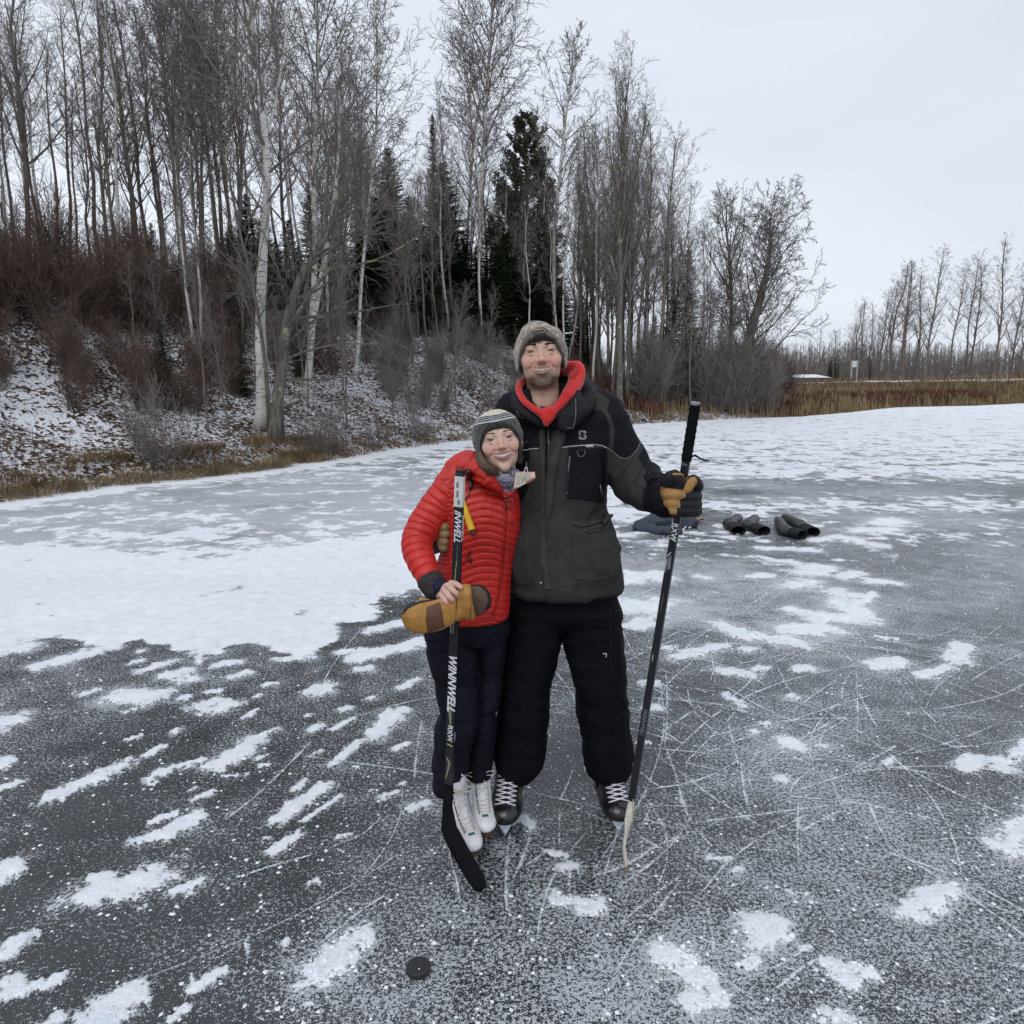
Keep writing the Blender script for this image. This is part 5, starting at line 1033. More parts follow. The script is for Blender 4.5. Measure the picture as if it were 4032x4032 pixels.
# fringe of hair under the hat
mb = MB(); rnd = random.Random(4)
HL = lambda x, y, z: Vector(MO) + MM @ (Vector((x, y, z)) * MS)
for i in range(150):
    x = rnd.uniform(-.052, .05); z0 = .048 - 4 * x * x; l = rnd.uniform(.010, .022) * (1.1 if x < 0 else .8); y = -.094 + 9 * x * x; mb.tube([HL(x, y + .004, z0 + .008), HL(x + rnd.uniform(-.004, .006), y - .003, z0 - l * .5), HL(x + rnd.uniform(-.006, .012), y - .001, z0 - l)], [.0011, .0009, .0003], 4, False)
for sx in (-1, 1):
    for i in range(60):
        y = rnd.uniform(-.048, -.012); mb.tube([HL(sx * .0715, y, .028), HL(sx * (.0745), y - .004, .0), HL(sx * .0725, y - .006, -.022 - rnd.random() * .012)], [.0012, .001, .0004], 4, False)
mb.build('hair', M_HAIRM, man)
# ---- beanie
f = Field((-.105, -.125, -.098), (.105, .14, .17), .0026)
f.ell((0, .010, .018), (.0840, .1055, .085), k=.01); f.loft([(-.085, 0, .012, .078, .095), (-.04, 0, .01, .0835, .104), (.02, 0, .01, .0838, .105)], k=.02, e=2, cap=.01); f.ell((-.016, .012, .088), (.034, .04, .020), k=.03); f.ell((-.020, .010, .104), (.007, .014, .007), k=.02); f.ell((.054, .02, .072), (.014, .022, .014), k=.02)
arch = lambda X: .037 - 4 * X * X - 4.3e5 * X ** 6
f.cut(lambda X, Y, Z: np.maximum(np.minimum(arch(X) - Z, -Y + .0), -.047 - Z), k=.008)
hv_, hf_ = f.mesh(); hv_ = relax(hv_, hf_, 2, .5); nn = vnormals(hv_, hf_); rim = hv_[:, 2] - arch(hv_[:, 0]) + np.clip(hv_[:, 1], 0, .2)
hv_ = hv_ + nn * (folds(hv_, 14, .0035, (1, 1, .6), 3)[:, None] + (.0022 * g_(rim, .012, .010) - .0012 * g_(rim, .027, .0025))[:, None])
m = Mat('camouflage_fleece'); v = m.mapped((1, 1, 1)); a1 = m.noise(26, 4, .6, v, 1.2); a2 = m.noise(60, 4, .6, v, 1.5); c = m.ramp(a1, [(.38, (.13, .108, .088)), (.49, (.26, .22, .18)), (.60, (.42, .36, .30))]); c = m.mix(m.step(a2, .57, .63), c, (.09, .078, .068)); c = m.mix(m.step(m.noise(34, 3, .6, v, 2), .63, .70), c, (.34, .24, .13)); m.set(c, .95, spec=.1, sheen=.3); m.bump(m.noise(300, 3, .7), .5, .002)
c2 = m.mix(m.attr('rim'), c, (.105, .09, .078)); m.set(c2)
hat = sculpt('beanie', to_world(hv_, MM, MS, MO), hf_, m.m, man, {'rim': np.clip((.030 - rim) / .004, 0, 1) * (hv_[:, 1] < .03)})
mb = MB(); e_ = lambda t: HL(.027 * math.cos(t) - .002, -.1005 + .10 * (.027 * math.cos(t)) ** 2 * 30 - 0, .072 + .0085 * math.sin(t))
sfh = Surf(to_world(hv_, MM, MS, MO), hf_)
px_o = [(2122 + 30 * math.cos(t) + 2, 1305 + 13 * math.sin(t) - 3 * math.cos(t)) for t in np.linspace(0, 2 * math.pi, 25)]
sfh.cord(mb, px_o, .0014, n=1); 
for cx_, cy_ in ((2106, 1307), (2136, 1303)):
    p, n_ = sfh.on(cx_, cy_, .0015); mb.ball(p, .0045, nu=8, nv=6)
sfh.cord(mb, [(2110, 1306), (2132, 1303)], .0030, n=4)
mb.build('emblem', plain('dark_stitching', (.035, .03, .026), .7), hat)
# ---- jacket
zof = lambda px, py, Y: at(px, py, Y)
def rings(rows, Yc, ryf):
    out = []
    for i, (py, l, r_) in enumerate(rows):
        a = at(l, py, Yc); b = at(r_, py, Yc); out.append(((a.z + b.z) / 2, (a.x + b.x) / 2, Yc + ryf[i][1], (b.x - a.x) / 2, ryf[i][0]))
    return sorted(out)
f = Field((-.55, 2.36, .72), (.82, 3.20, 1.78), .0062)
f.loft(rings([(1612, 2075, 2300), (1650, 2035, 2390), (1720, 2000, 2402), (1810, 1996, 2396), (1900, 1990, 2384), (2000, 1990, 2384), (2100, 1988, 2412), (2200, 1992, 2430), (2262, 1997, 2444), (2330, 2000, 2452)], 2.84,
             [(.075, 0), (.110, 0), (.135, 0), (.145, 0), (.147, 0), (.142, 0), (.150, 0), (.158, 0), (.160, 0), (.155, 0)]), k=.02, e=2.35, cap=.03, dzdx=.035, dzx0=.17)
RA = [at(2368, 1668, 2.84), at(2412, 1735, 2.83), at(2470, 1835, 2.80), at(2503, 1893, 2.755), at(2560, 1932, 2.66), at(2622, 1961, 2.56)]; RAr = [.098, .094, .088, .084, .077, .064]
f.chain([tuple(p) for p in RA], RAr, k=.03)
LA = [at(2075, 1668, 2.87), at(2000, 1765, 2.93), at(1900, 1870, 3.00), at(1830, 1990, 2.98), at(1772, 2085, 2.88)]; f.chain([tuple(p) for p in LA], [.098, .088, .078, .068, .058], k=.03)
f.chain([tuple(at(2020, 1620, 2.85)), tuple(at(2170, 1590, 2.86)), tuple(at(2370, 1620, 2.86))], [.070, .075, .075], k=.05)
f.ell(at(2235, 1575, 2.95), (.13, .07, .085), k=.04)          # folded hood at the nape
f.cap(at(2290, 1560, 2.82), at(2372, 1612, 2.80), .045, .035, k=.02)
# pocket pouches swelling the lower front
f.ell(at(2345, 2190, 2.715), (.090, .035, .115), k=.035); f.ell(at(2060, 2190, 2.72), (.055, .045, .11), k=.035); f.ell(at(2300, 1890, 2.712), (.062, .02, .13), k=.03)
V, Fc = f.mesh(); V = relax(V, Fc, 1, .4); N_ = vnormals(V, Fc); PX, PY = project(V)
arm = np.array([min(((Vector(v) - (a + (b - a) * max(0, min(1, (Vector(v) - a).dot(b - a) / (b - a).length_squared)))).length) for a, b in zip(RA, RA[1:])) for v in V[::1]]) if False else None
armw = sst((PX - 2400) / 60) * (V[:, 1] < 3.05)
amp = .0085 + .005 * armw + .008 * sst((PY - 1950) / 200)
D = folds(V, 8, 1.0, (1.2, 1, .9), 2, 3) * amp + folds(V, 19, .0022, (1, 1, 1), 9, 2)
# elbow creases run across the arm
el = g_(PX, 2490, 60) * g_(PY, 1880, 80); D += el * .009 * np.sin((PX * .8 + PY * .55) * .105 + 3 * n3(V, 12, 4))
D += armw * .004 * np.sin((PX * .75 - PY * .2) * .085 + 5 * n3(V, 7, 6)) * (1 - el)
D += -.006 * g_(PX, 2150 + (PY - 1700) * -.012, 9) * (PY > 1670) * (V[:, 1] < 2.85)        # front opening
V = V + N_ * D[:, None]
YOKE = [(1900, 1380), (2700, 1380), (2700, 1700), (2545, 1725), (2512, 1768), (2486, 1795), (2462, 1806), (2438, 1797), (2412, 1775), (2385, 1760), (2350, 1752), (2300, 1755), (2206, 1763), (2190, 1763), (2216, 1730), (2228, 1688), (2210, 1684), (2184, 1690), (2170, 1740), (2160, 1735), (2138, 1710), (2144, 1690), (2128, 1680), (2122, 1768), (2090, 1768), (2062, 1774), (2040, 1768), (1990, 1762), (1900, 1765)]
CHEST = [(2238, 1765), (2390, 1765), (2392, 1830), (2381, 1900), (2376, 1985), (2310, 1975), (2231, 1966), (2231, 1900), (2236, 1830)]; CHL = [(1980, 1765), (2088, 1768), (2086, 1812), (2080, 1860), (2084, 1920), (2060, 1970), (2030, 1985), (1980, 1985)]
CUFFB = [(2532, 1930), (2560, 1893), (2618, 1870), (2700, 1880), (2700, 2060), (2545, 2030), (2528, 1985)]; ELB = [(2536, 1760), (2700, 1700), (2700, 1900), (2590, 1895), (2560, 1890), (2540, 1850), (2512, 1800)]
STRAP = [(2352, 1595), (2378, 1600), (2406, 1640), (2420, 1690), (2418, 1740), (2408, 1778), (2394, 1768), (2402, 1730), (2400, 1680), (2388, 1640)]
COLG = [(2300, 1560), (2352, 1545), (2400, 1575), (2392, 1612), (2340, 1616), (2300, 1600)]
blackd = np.maximum.reduce([region(V, P) for P in (YOKE, CHEST, CHL, CUFFB, ELB)]); front = V[:, 1] < 2.95
blackd = np.where(front | (PX > 2400), blackd, 60 - (PY - 1760)); blackd = np.minimum(blackd, -region(V, STRAP)); blackd = np.minimum(blackd, -region(V, COLG))
m = Mat('jacket_nylon'); n1 = m.noise(5, 4, .6); grn = m.ramp(n1, [(.3, (.030, .0295, .0285)), (.7, (.050, .048, .045))]); blk = m.ramp(n1, [(.3, (.006, .006, .009)), (.7, (.012, .011, .016))]); m.set(m.mix(m.step(m.attr('black'), -1.5, 1.5), grn, blk), .75, spec=.12); m.bump(m.math('ADD', m.noise(30, 4, .6), m.math('MULTIPLY', m.noise(500, 2), .3)), .35, .006)
jacket = sculpt('jacket', V, Fc, m.m, man, {'black': blackd}); sj = Surf(V, Fc)
M_JB = fabric('black_nylon', BLK, .7); M_JG = fabric('grey_green_nylon', (.048, .047, .044), .75, bump=.4); M_PIPE = plain('reflective_piping', (.42, .42, .44), .45, spec=.4); M_PIPED = plain('dark_piping', (.10, .10, .105), .6); M_ZIP = plain('black_zip', (.012, .012, .013), .35); M_STEEL = plain('steel', (.45, .45, .46), .3, .8)
mb = MB(); sj.cord(mb, [(2206, 1763), (2250, 1757), (2300, 1754), (2340, 1751), (2372, 1756), (2390, 1764)], .0022); mb.build('piping', M_PIPE, jacket); mb = MB(); sj.cord(mb, [(2046, 1770), (2070, 1773), (2088, 1768), (2120, 1766)], .0022); mb.build('piping', M_PIPE, jacket)
mb = MB(); sj.cord(mb, [(2390, 1764), (2412, 1778), (2438, 1800), (2462, 1808), (2486, 1797), (2508, 1772), (2522, 1742)], .0022); mb.build('piping', M_PIPED, jacket); mb = MB(); sj.cord(mb, [(2020, 1634), (2050, 1644), (2085, 1650), (2110, 1662)], .002); mb.build('piping', M_PIPED, jacket)
# storm flaps beside the zip
mb = MB(); sj.strip(mb, [(2212, 1692), (2206, 1730), (2190, 1775), (2176, 1830), (2166, 1900), (2160, 1970), (2150, 2030), (2140, 2080), (2142, 2180), (2146, 2260), (2150, 2316)], .0175, .006); mb.build('storm_flap', M_JG, jacket); mb = MB(); sj.strip(mb, [(2135, 1690), (2134, 1725), (2136, 1790), (2140, 1860), (2142, 1930), (2138, 2020)], .011, .004); mb.build('storm_flap', M_JG, jacket)
mb = MB(); sj.strip(mb, [(2154, 1672), (2157, 1720), (2158, 1790), (2156, 1840), (2151, 1880)], .0065, .003); mb.build('zipper', M_ZIP, jacket)
mb = MB(); sj.cord(mb, [(2162, 1735), (2163, 1752)], .0012, .006, 2); mb.build('zip_pull', M_STEEL, jacket)
def zipper(P, w, puller=None):
    mb = MB(); sj.strip(mb, P, w, .003); o_ = mb.build('zipper', M_ZIP, jacket)
    if puller: mb = MB(); sj.cord(mb, puller, .0022, .006, 3); mb.build('zip_pull', plain('grey_pull', (.16, .16, .17), .5), jacket)
zipper([(2242, 1792), (2240, 1850), (2235, 1900), (2232, 1945)], .006, [(2243, 1795), (2240, 1830), (2237, 1858)]); zipper([(2310, 2098), (2345, 2090), (2386, 2079)], .006); zipper([(2364, 1900), (2368, 1950)], .004, [(2360, 1908), (2366, 1950)]); zipper([(2074, 1815), (2076, 1850)], .004, [(2074, 1818), (2076, 1845)])
mb = MB(); sj.cord(mb, [(2254, 2060), (2290, 2070), (2330, 2066), (2378, 2046), (2400, 2030)], .005, .004); mb.build('pocket_seam', M_JG, jacket); mb = MB(); sj.cord(mb, [(2254, 2085), (2254, 2180), (2256, 2250), (2270, 2276), (2330, 2282), (2420, 2262)], .0028, .001); mb.build('pocket_seam', M_JG, jacket); mb = MB(); sj.cord(mb, [(2048, 2060), (2070, 2100), (2075, 2150), (2060, 2200)], .003, .001); mb.build('pocket_seam', M_JG, jacket); mb = MB(); sj.cord(mb, [(2232, 1968), (2300, 1976), (2374, 1990)], .0022, .001); mb.build('pocket_seam', M_JG, jacket)
mb = MB(); mb.tube([sj.on(2385, 2036, .004)[0], sj.on(2402, 2030, .012)[0], at(2412, 2026, 2.72)], [.012, .010, .005], 6); mb.build('pocket_flap', M_JG, jacket)
for x0, y0, x1 in ((2273, 1775, 2304), (2034, 1793, 2062)):
    mb = MB(); P = [(x0, y0), (x0 + 1, y0 + 14), (x0 + 9, y0 + 23), (x0 + 20, y0 + 23), (x1 - 2, y0 + 14), (x1, y0)]; sj.cord(mb, P + [(x0, y0)] if False else P, .0022, .003, 3); mb.build('d_ring', M_PIPED, jacket)
mb = MB(); sj.strip(mb, [(2288, 1757), (2288, 1780)], .014, .003, 3); mb.build('webbing_tab', M_JB, jacket)
mb = MB(); sj.strip(mb, [(2306, 1758), (2334, 1757)], .003, .003, 3); mb.build('brand_tag', plain('silver_tag', (.42, .45, .52), .5), jacket)
p, n_ = sj.on(2130, 2296, .003); mb = MB(); mb.ball(p, (.005, .003, .005)); mb.build('snap_button', M_STEEL, jacket)
# chest emblem: blocky S crossed by a bar
mb = MB()
sx_ = lambda q: (2293 + (q[0] - 50) * .32, 1713 + (q[1] - 50) * .33)
for P, w in (([(88, 28), (84, 12), (70, 6), (26, 6), (12, 14), (10, 34), (20, 42), (34, 44)], .0036), ([(64, 54), (82, 58), (90, 70), (88, 88), (74, 95), (28, 95), (14, 88), (10, 72)], .0036), ([(88, 28), (66, 28)], .003), ([(10, 72), (34, 72)], .003)): sj.strip(mb, [sx_(q) for q in P], w, .0015, 3)
mb.build('emblem', plain('grey_embroidery', (.27, .24, .27), .7), jacket)
mb = MB()
for P in ([(2056, 1740), (2057, 1745)], [(2064, 1741), (2067, 1738), (2070, 1741), (2069, 1746)], [(2072, 1737), (2079, 1736)], [(2075, 1737), (2076, 1746)]): sj.cord(mb, P, .0007, .001, 2)
mb.build('lettering', plain('faint_grey_thread', (.12, .12, .125), .7), jacket)
# sleeve tab with cord
mb = MB(); sj.cord(mb, [(2545, 1855), (2556, 1870), (2565, 1882), (2580, 1890), (2592, 1886)], .0035, .006, 4); sj.strip(mb, [(2548, 1870), (2560, 1900)], .012, .005, 3); mb.build('cuff_strap', M_JB, jacket)
# seams and bottom hem
mb = MB(); sj.cord(mb, [(2010, 2226), (2040, 2262), (2100, 2290), (2146, 2306), (2220, 2304), (2330, 2286), (2436, 2258)], .0022, .0005); mb.build('hem_seam', M_JG, jacket); mb = MB(); sj.cord(mb, [(2196, 2100), (2196, 2200), (2194, 2300)], .0015, 0); mb.build('hem_seam', M_JG, jacket)
# ---- tall black collar and the red hood
f = Field((-.12, 2.58, 1.34), (.42, 3.08, 1.90), .0040)
Cx, Cy = at(2155, 1600, 2.80).x, 2.82
for a0, a1, st in ((0, 1, 1),):
    P = []; Rr = []
    for i in range(25):
        t = i / 24; an = R(-100 + 305 * t) if False else None
ring = [at(2135, 1672, 2.70), at(2085, 1642, 2.70), at(2052, 1612, 2.73), at(2040, 1570, 2.80), at(2090, 1520, 2.92), at(2190, 1500, 2.97), at(2290, 1520, 2.93), at(2318, 1570, 2.80), at(2292, 1622, 2.70), at(2250, 1655, 2.685), at(2190, 1672, 2.70)]
f.chain([tuple(p) for p in ring], [.012, .018, .023, .030, .042, .045, .040, .034, .024, .019, .012], k=.025)
f.chain([tuple(at(2262, 1560, 2.74)), tuple(at(2258, 1620, 2.69)), tuple(at(2240, 1672, 2.668))], [.026, .028, .022], k=.02); f.chain([tuple(at(2225, 1640, 2.675)), tuple(at(2222, 1682, 2.665))], [.030, .022], k=.02)
Vc, Fcc = f.mesh(); Vc = relax(Vc, Fcc, 1); Nc = vnormals(Vc, Fcc); Vc = Vc + Nc * folds(Vc, 16, .004, (1, 1, .7), 5)[:, None]; collar = sculpt('collar', Vc, Fcc, M_JB, jacket); sc_ = Surf(Vc, Fcc)
mb = MB(); sc_.cord(mb, [(2266, 1570), (2267, 1620), (2262, 1660), (2255, 1684), (2230, 1686)], .002, .0015); mb.build('collar_edge', M_PIPED, collar); mb = MB(); sc_.cord(mb, [(2021, 1617), (2026, 1640), (2060, 1646)], .0015, .001, 3); mb.build('collar_edge', M_PIPED, collar)
M_RED = fabric('red_sweatshirt', (.56, .030, .030), .85, var=.12, bump=.3, sheen=.3)
f = Field((-.06, 2.58, 1.36), (.40, 3.02, 1.90), .0036)
hood = [at(2158, 1650, 2.672), at(2115, 1618, 2.680), at(2070, 1585, 2.700), at(2045, 1545, 2.735), at(2052, 1508, 2.79), at(2110, 1480, 2.90), at(2200, 1450, 2.93), at(2262, 1462, 2.88), at(2266, 1505, 2.80), at(2232, 1560, 2.72), at(2195, 1605, 2.690), at(2168, 1645, 2.675)]
f.chain([tuple(p) for p in hood], [.010, .012, .011, .011, .013, .018, .026, .030, .028, .021, .015, .010], k=.018)
f.chain([tuple(at(2232, 1440, 2.86)), tuple(at(2272, 1436, 2.83)), tuple(at(2288, 1462, 2.80)), tuple(at(2268, 1510, 2.77)), tuple(at(2240, 1555, 2.72))], [.014, .014, .016, .020, .016], k=.02)
f.ell(at(2262, 1475, 2.775), (.012, .016, .03), rot(0, 0, 20), k=.012, op='sub'); f.cap(at(2160, 1625, 2.682), at(2150, 1668, 2.672), .022, .010, k=.02)
Vc, Fcc = f.mesh(); Vc = relax(Vc, Fcc, 1); Nc = vnormals(Vc, Fcc); Vc = Vc + Nc * folds(Vc, 20, .0025, (1, 1, 1), 6)[:, None]; hood_o = sculpt('hood', Vc, Fcc, M_RED, man)
mb = MB(); mb.tube([at(2130, 1606, 2.72), at(2160, 1614, 2.712), at(2185, 1602, 2.72)], [.012, .013, .012], 8); mb.build('undershirt', fabric('purple_cotton', (.09, .07, .16), .8), man)
# inner dark lining of the collar
mb = MB(); mb.tube([at(2072, 1540, 2.76), at(2082, 1590, 2.74), at(2110, 1612, 2.72)], [.022, .022, .014], 8); mb.build('lining', M_JB, jacket); mb = MB(); mb.tube([at(2230, 1530, 2.78), at(2215, 1560, 2.76)], [.014, .014], 8); mb.build('lining', M_JB, jacket)
# ---- trousers
f = Field((-.14, 2.62, .12), (.62, 3.10, 1.06), .0068)
def leg(rows, Yc, ry, k=.03):
    out = []
    for i, (py, l, r_) in enumerate(rows): a = at(l, py, Yc[i]); b = at(r_, py, Yc[i]); out.append(((a.z + b.z) / 2, (a.x + b.x) / 2, Yc[i], (b.x - a.x) / 2, ry[i]))
    f.loft(sorted(out), k=k, e=2.15, cap=.02)
leg([(2240, 2010, 2424), (2330, 2006, 2428), (2400, 1998, 2436), (2440, 1994, 2440)], [2.86] * 4, [.13, .135, .135, .11], .04)
leg([(2380, 1996, 2240), (2480, 1988, 2212), (2600, 1975, 2186), (2700, 1964, 2167), (2850, 1952, 2156), (2960, 1948, 2146), (3010, 1952, 2128), (3052, 1966, 2100)], [2.86, 2.86, 2.85, 2.84, 2.84, 2.845, 2.85, 2.85], [.12, .12, .115, .11, .11, .115, .11, .085])
leg([(2380, 2190, 2438), (2480, 2212, 2447), (2600, 2242, 2456), (2700, 2262, 2460), (2850, 2288, 2472), (2960, 2300, 2486), (3010, 2306, 2484), (3056, 2322, 2466)], [2.86, 2.86, 2.85, 2.84, 2.84, 2.845, 2.85, 2.85], [.12, .12, .115, .11, .11, .115, .11, .085])
V, Fc = f.mesh(); V = relax(V, Fc, 1, .4); N_ = vnormals(V, Fc); PX, PY = project(V)
D = folds(V, 7, .010, (1, 1, .8), 21, 3) + folds(V, 16, .008, (.6, .6, 1.6), 25, 3) + sst((PY - 2850) / 150) * .0016 * np.sin(V[:, 2] * 95 + 7 * n3(V, 8, 3)) * sst(n3(V, 6, 2) * 3 + .5) + .001 * np.sin(V[:, 2] * 60 + 6 * n3(V, 5, 8)); V = V + N_ * D[:, None]
trousers = sculpt('trousers', V, Fc, fabric('black_snow_trousers', (.0050, .0052, .0075), .7, bump=.7, nscale=35, dist=.006, spec=.08), man); stt = Surf(V, Fc)
mb = MB(); stt.cord(mb, [(2404, 2395), (2404, 2480), (2405, 2620), (2420, 2640)], .0018, 0); stt.cord(mb, [(2418, 2408), (2440, 2405)], .003, .001); mb.build('side_pocket', M_JB, trousers)
mb = MB(); stt.strip(mb, [(2374, 2575), (2384, 2573), (2390, 2578)], .0025, .001, 2); stt.strip(mb, [(2386, 2576), (2387, 2588)], .0018, .001, 2); mb.build('torn_patch', plain('pale_padding', (.42, .38, .34), .9), trousers)
# ---- gloves
def glove(name, palm, fingers, thumb, cuff, parent, mats, split, vs=.0034):
    """one surface with five fingers; leather where split(V) > 0"""
    pts = [p for fg in fingers + [thumb] for p in fg[0]] + [palm[0], palm[1]] + list(cuff[0]); lo = np.array(pts).min(0) - .075; hi = np.array(pts).max(0) + .075; f = Field(lo, hi, vs)
    f.cap(palm[0], palm[1], palm[2], palm[3], k=.01, flat=palm[4], fs=palm[5])
    for P, Rr in fingers: f.chain([tuple(p) for p in P], Rr, k=.0045)
    f.chain([tuple(p) for p in thumb[0]], thumb[1], k=.006); f.chain([tuple(p) for p in cuff[0]], cuff[1], k=.02)
    V, Fc = f.mesh(); V = relax(V, Fc, 1, .4); N_ = vnormals(V, Fc); V = V + N_ * folds(V, 30, .0016, (1, 1, 1), 8, 2)[:, None]; return sculpt(name, V, Fc, mats, parent, {'tan': split(V)}), V, Fc
def glove_mat(tan, nm):
    m = Mat(nm); n1 = m.noise(14, 4, .65); t = m.ramp(n1, [(.3, tuple(c * .72 for c in tan)), (.7, tuple(c * 1.15 for c in tan))]); m.set(m.mix(m.step(m.attr('tan'), -1.2, 1.2), (.012, .012, .015), t), .65, spec=.3); m.bump(m.noise(70, 4, .6), .35, .002); return m.m
M_GLOVE = glove_mat((.36, .20, .070), 'tan_leather_and_black')
# left hand of the man (right in the picture), knuckles away, fingers wrapped round the shaft
gy = 2.505
fg = []
for (y0, x0, x1, r_) in ((1952, 2612, 2690, .0195), (1984, 2618, 2676, .0190), (2010, 2634, 2668, .0165)):
    fg.append(([at(2722, y0 - 4, gy + .045), at(2738, y0 + 2, gy + .005), at(2706, y0 + 2, gy - .030), at(x1 - 22, y0 - 2, gy - .046), at(x0 + 18, y0 - 4, gy - .034), at(x0 + 12, y0 - 4, gy + .002)], [.024, .023, .021, r_, r_, .014]))
fg.append(([at(2728, 1905, gy + .045), at(2744, 1915, gy + .010), at(2734, 1896, gy - .018), at(2722, 1894, gy - .030), at(2700, 1925, gy - .040), at(2690, 1935, gy - .034)], [.024, .023, .021, .020, .019, .017]))
thumb = ([at(2628, 1930, gy + .01), at(2632, 1895, gy - .025), at(2655, 1876, gy - .043), at(2678, 1900, gy - .045), at(2668, 1925, gy - .040)], [.030, .027, .023, .020, .018])
TAN1 = [[(2604, 1918), (2640, 1924), (2694, 1930), (2702, 1955), (2688, 1964), (2640, 1972), (2606, 1960)], [(2612, 1968), (2676, 1964), (2680, 2000), (2630, 2002), (2612, 1988)], [(2632, 2002), (2666, 2003), (2664, 2028), (2638, 2026)], [(2690, 1928), (2704, 1895), (2720, 1878), (2740, 1878), (2746, 1900), (2730, 1928), (2710, 1942), (2690, 1940)], [(2600, 1915), (2612, 1918), (2622, 1945), (2636, 1995), (2620, 1990), (2600, 1950)], [(2648, 1862), (2700, 1862), (2712, 1880), (2700, 1890), (2690, 1870), (2650, 1870)]]
gl, gV, gF = glove('glove', (at(2662, 1915, gy + .055), at(2690, 1990, gy + .045), .045, .043, (0, 1, 0), .75), fg, thumb, ([RA[-1].lerp(RA[-2], .15), at(2640, 1955, gy + .035), at(2668, 1950, gy + .045)], [.060, .056, .045]), man, M_GLOVE, lambda V: np.maximum.reduce([region(V, P) for P in TAN1]))
# right hand at the woman's waist
gx_ = 2.64; fg = []
for i, (y0, l) in enumerate(((2076, 0), (2104, 3), (2134, -1), (2158, -6))): fg.append(([at(1712, y0 + 6, gx_ + .05), at(1728, y0, gx_ + .006), at(1750 + l, y0 - 1, gx_ - .010), at(1764 + l, y0 + 1, gx_ + .012)], [.017, .0165, .0155, .013]))
glove('glove', (at(1712, 2085, gx_ + .06), at(1714, 2145, gx_ + .06), .034, .030, (0, 1, 0), .8), fg, ([at(1722, 2075, gx_ + .06), at(1738, 2052, gx_ + .055), at(1755, 2045, gx_ + .05)], [.02, .018, .015]), ([LA[-1], at(1725, 2110, gx_ + .12)], [.05, .045]), man, glove_mat((.24, .17, .085), 'dull_tan_leather_and_black'), lambda V: region(V, [(1712, 2040), (1800, 2040), (1800, 2175), (1735, 2175), (1722, 2150), (1716, 2120), (1722, 2080)]))
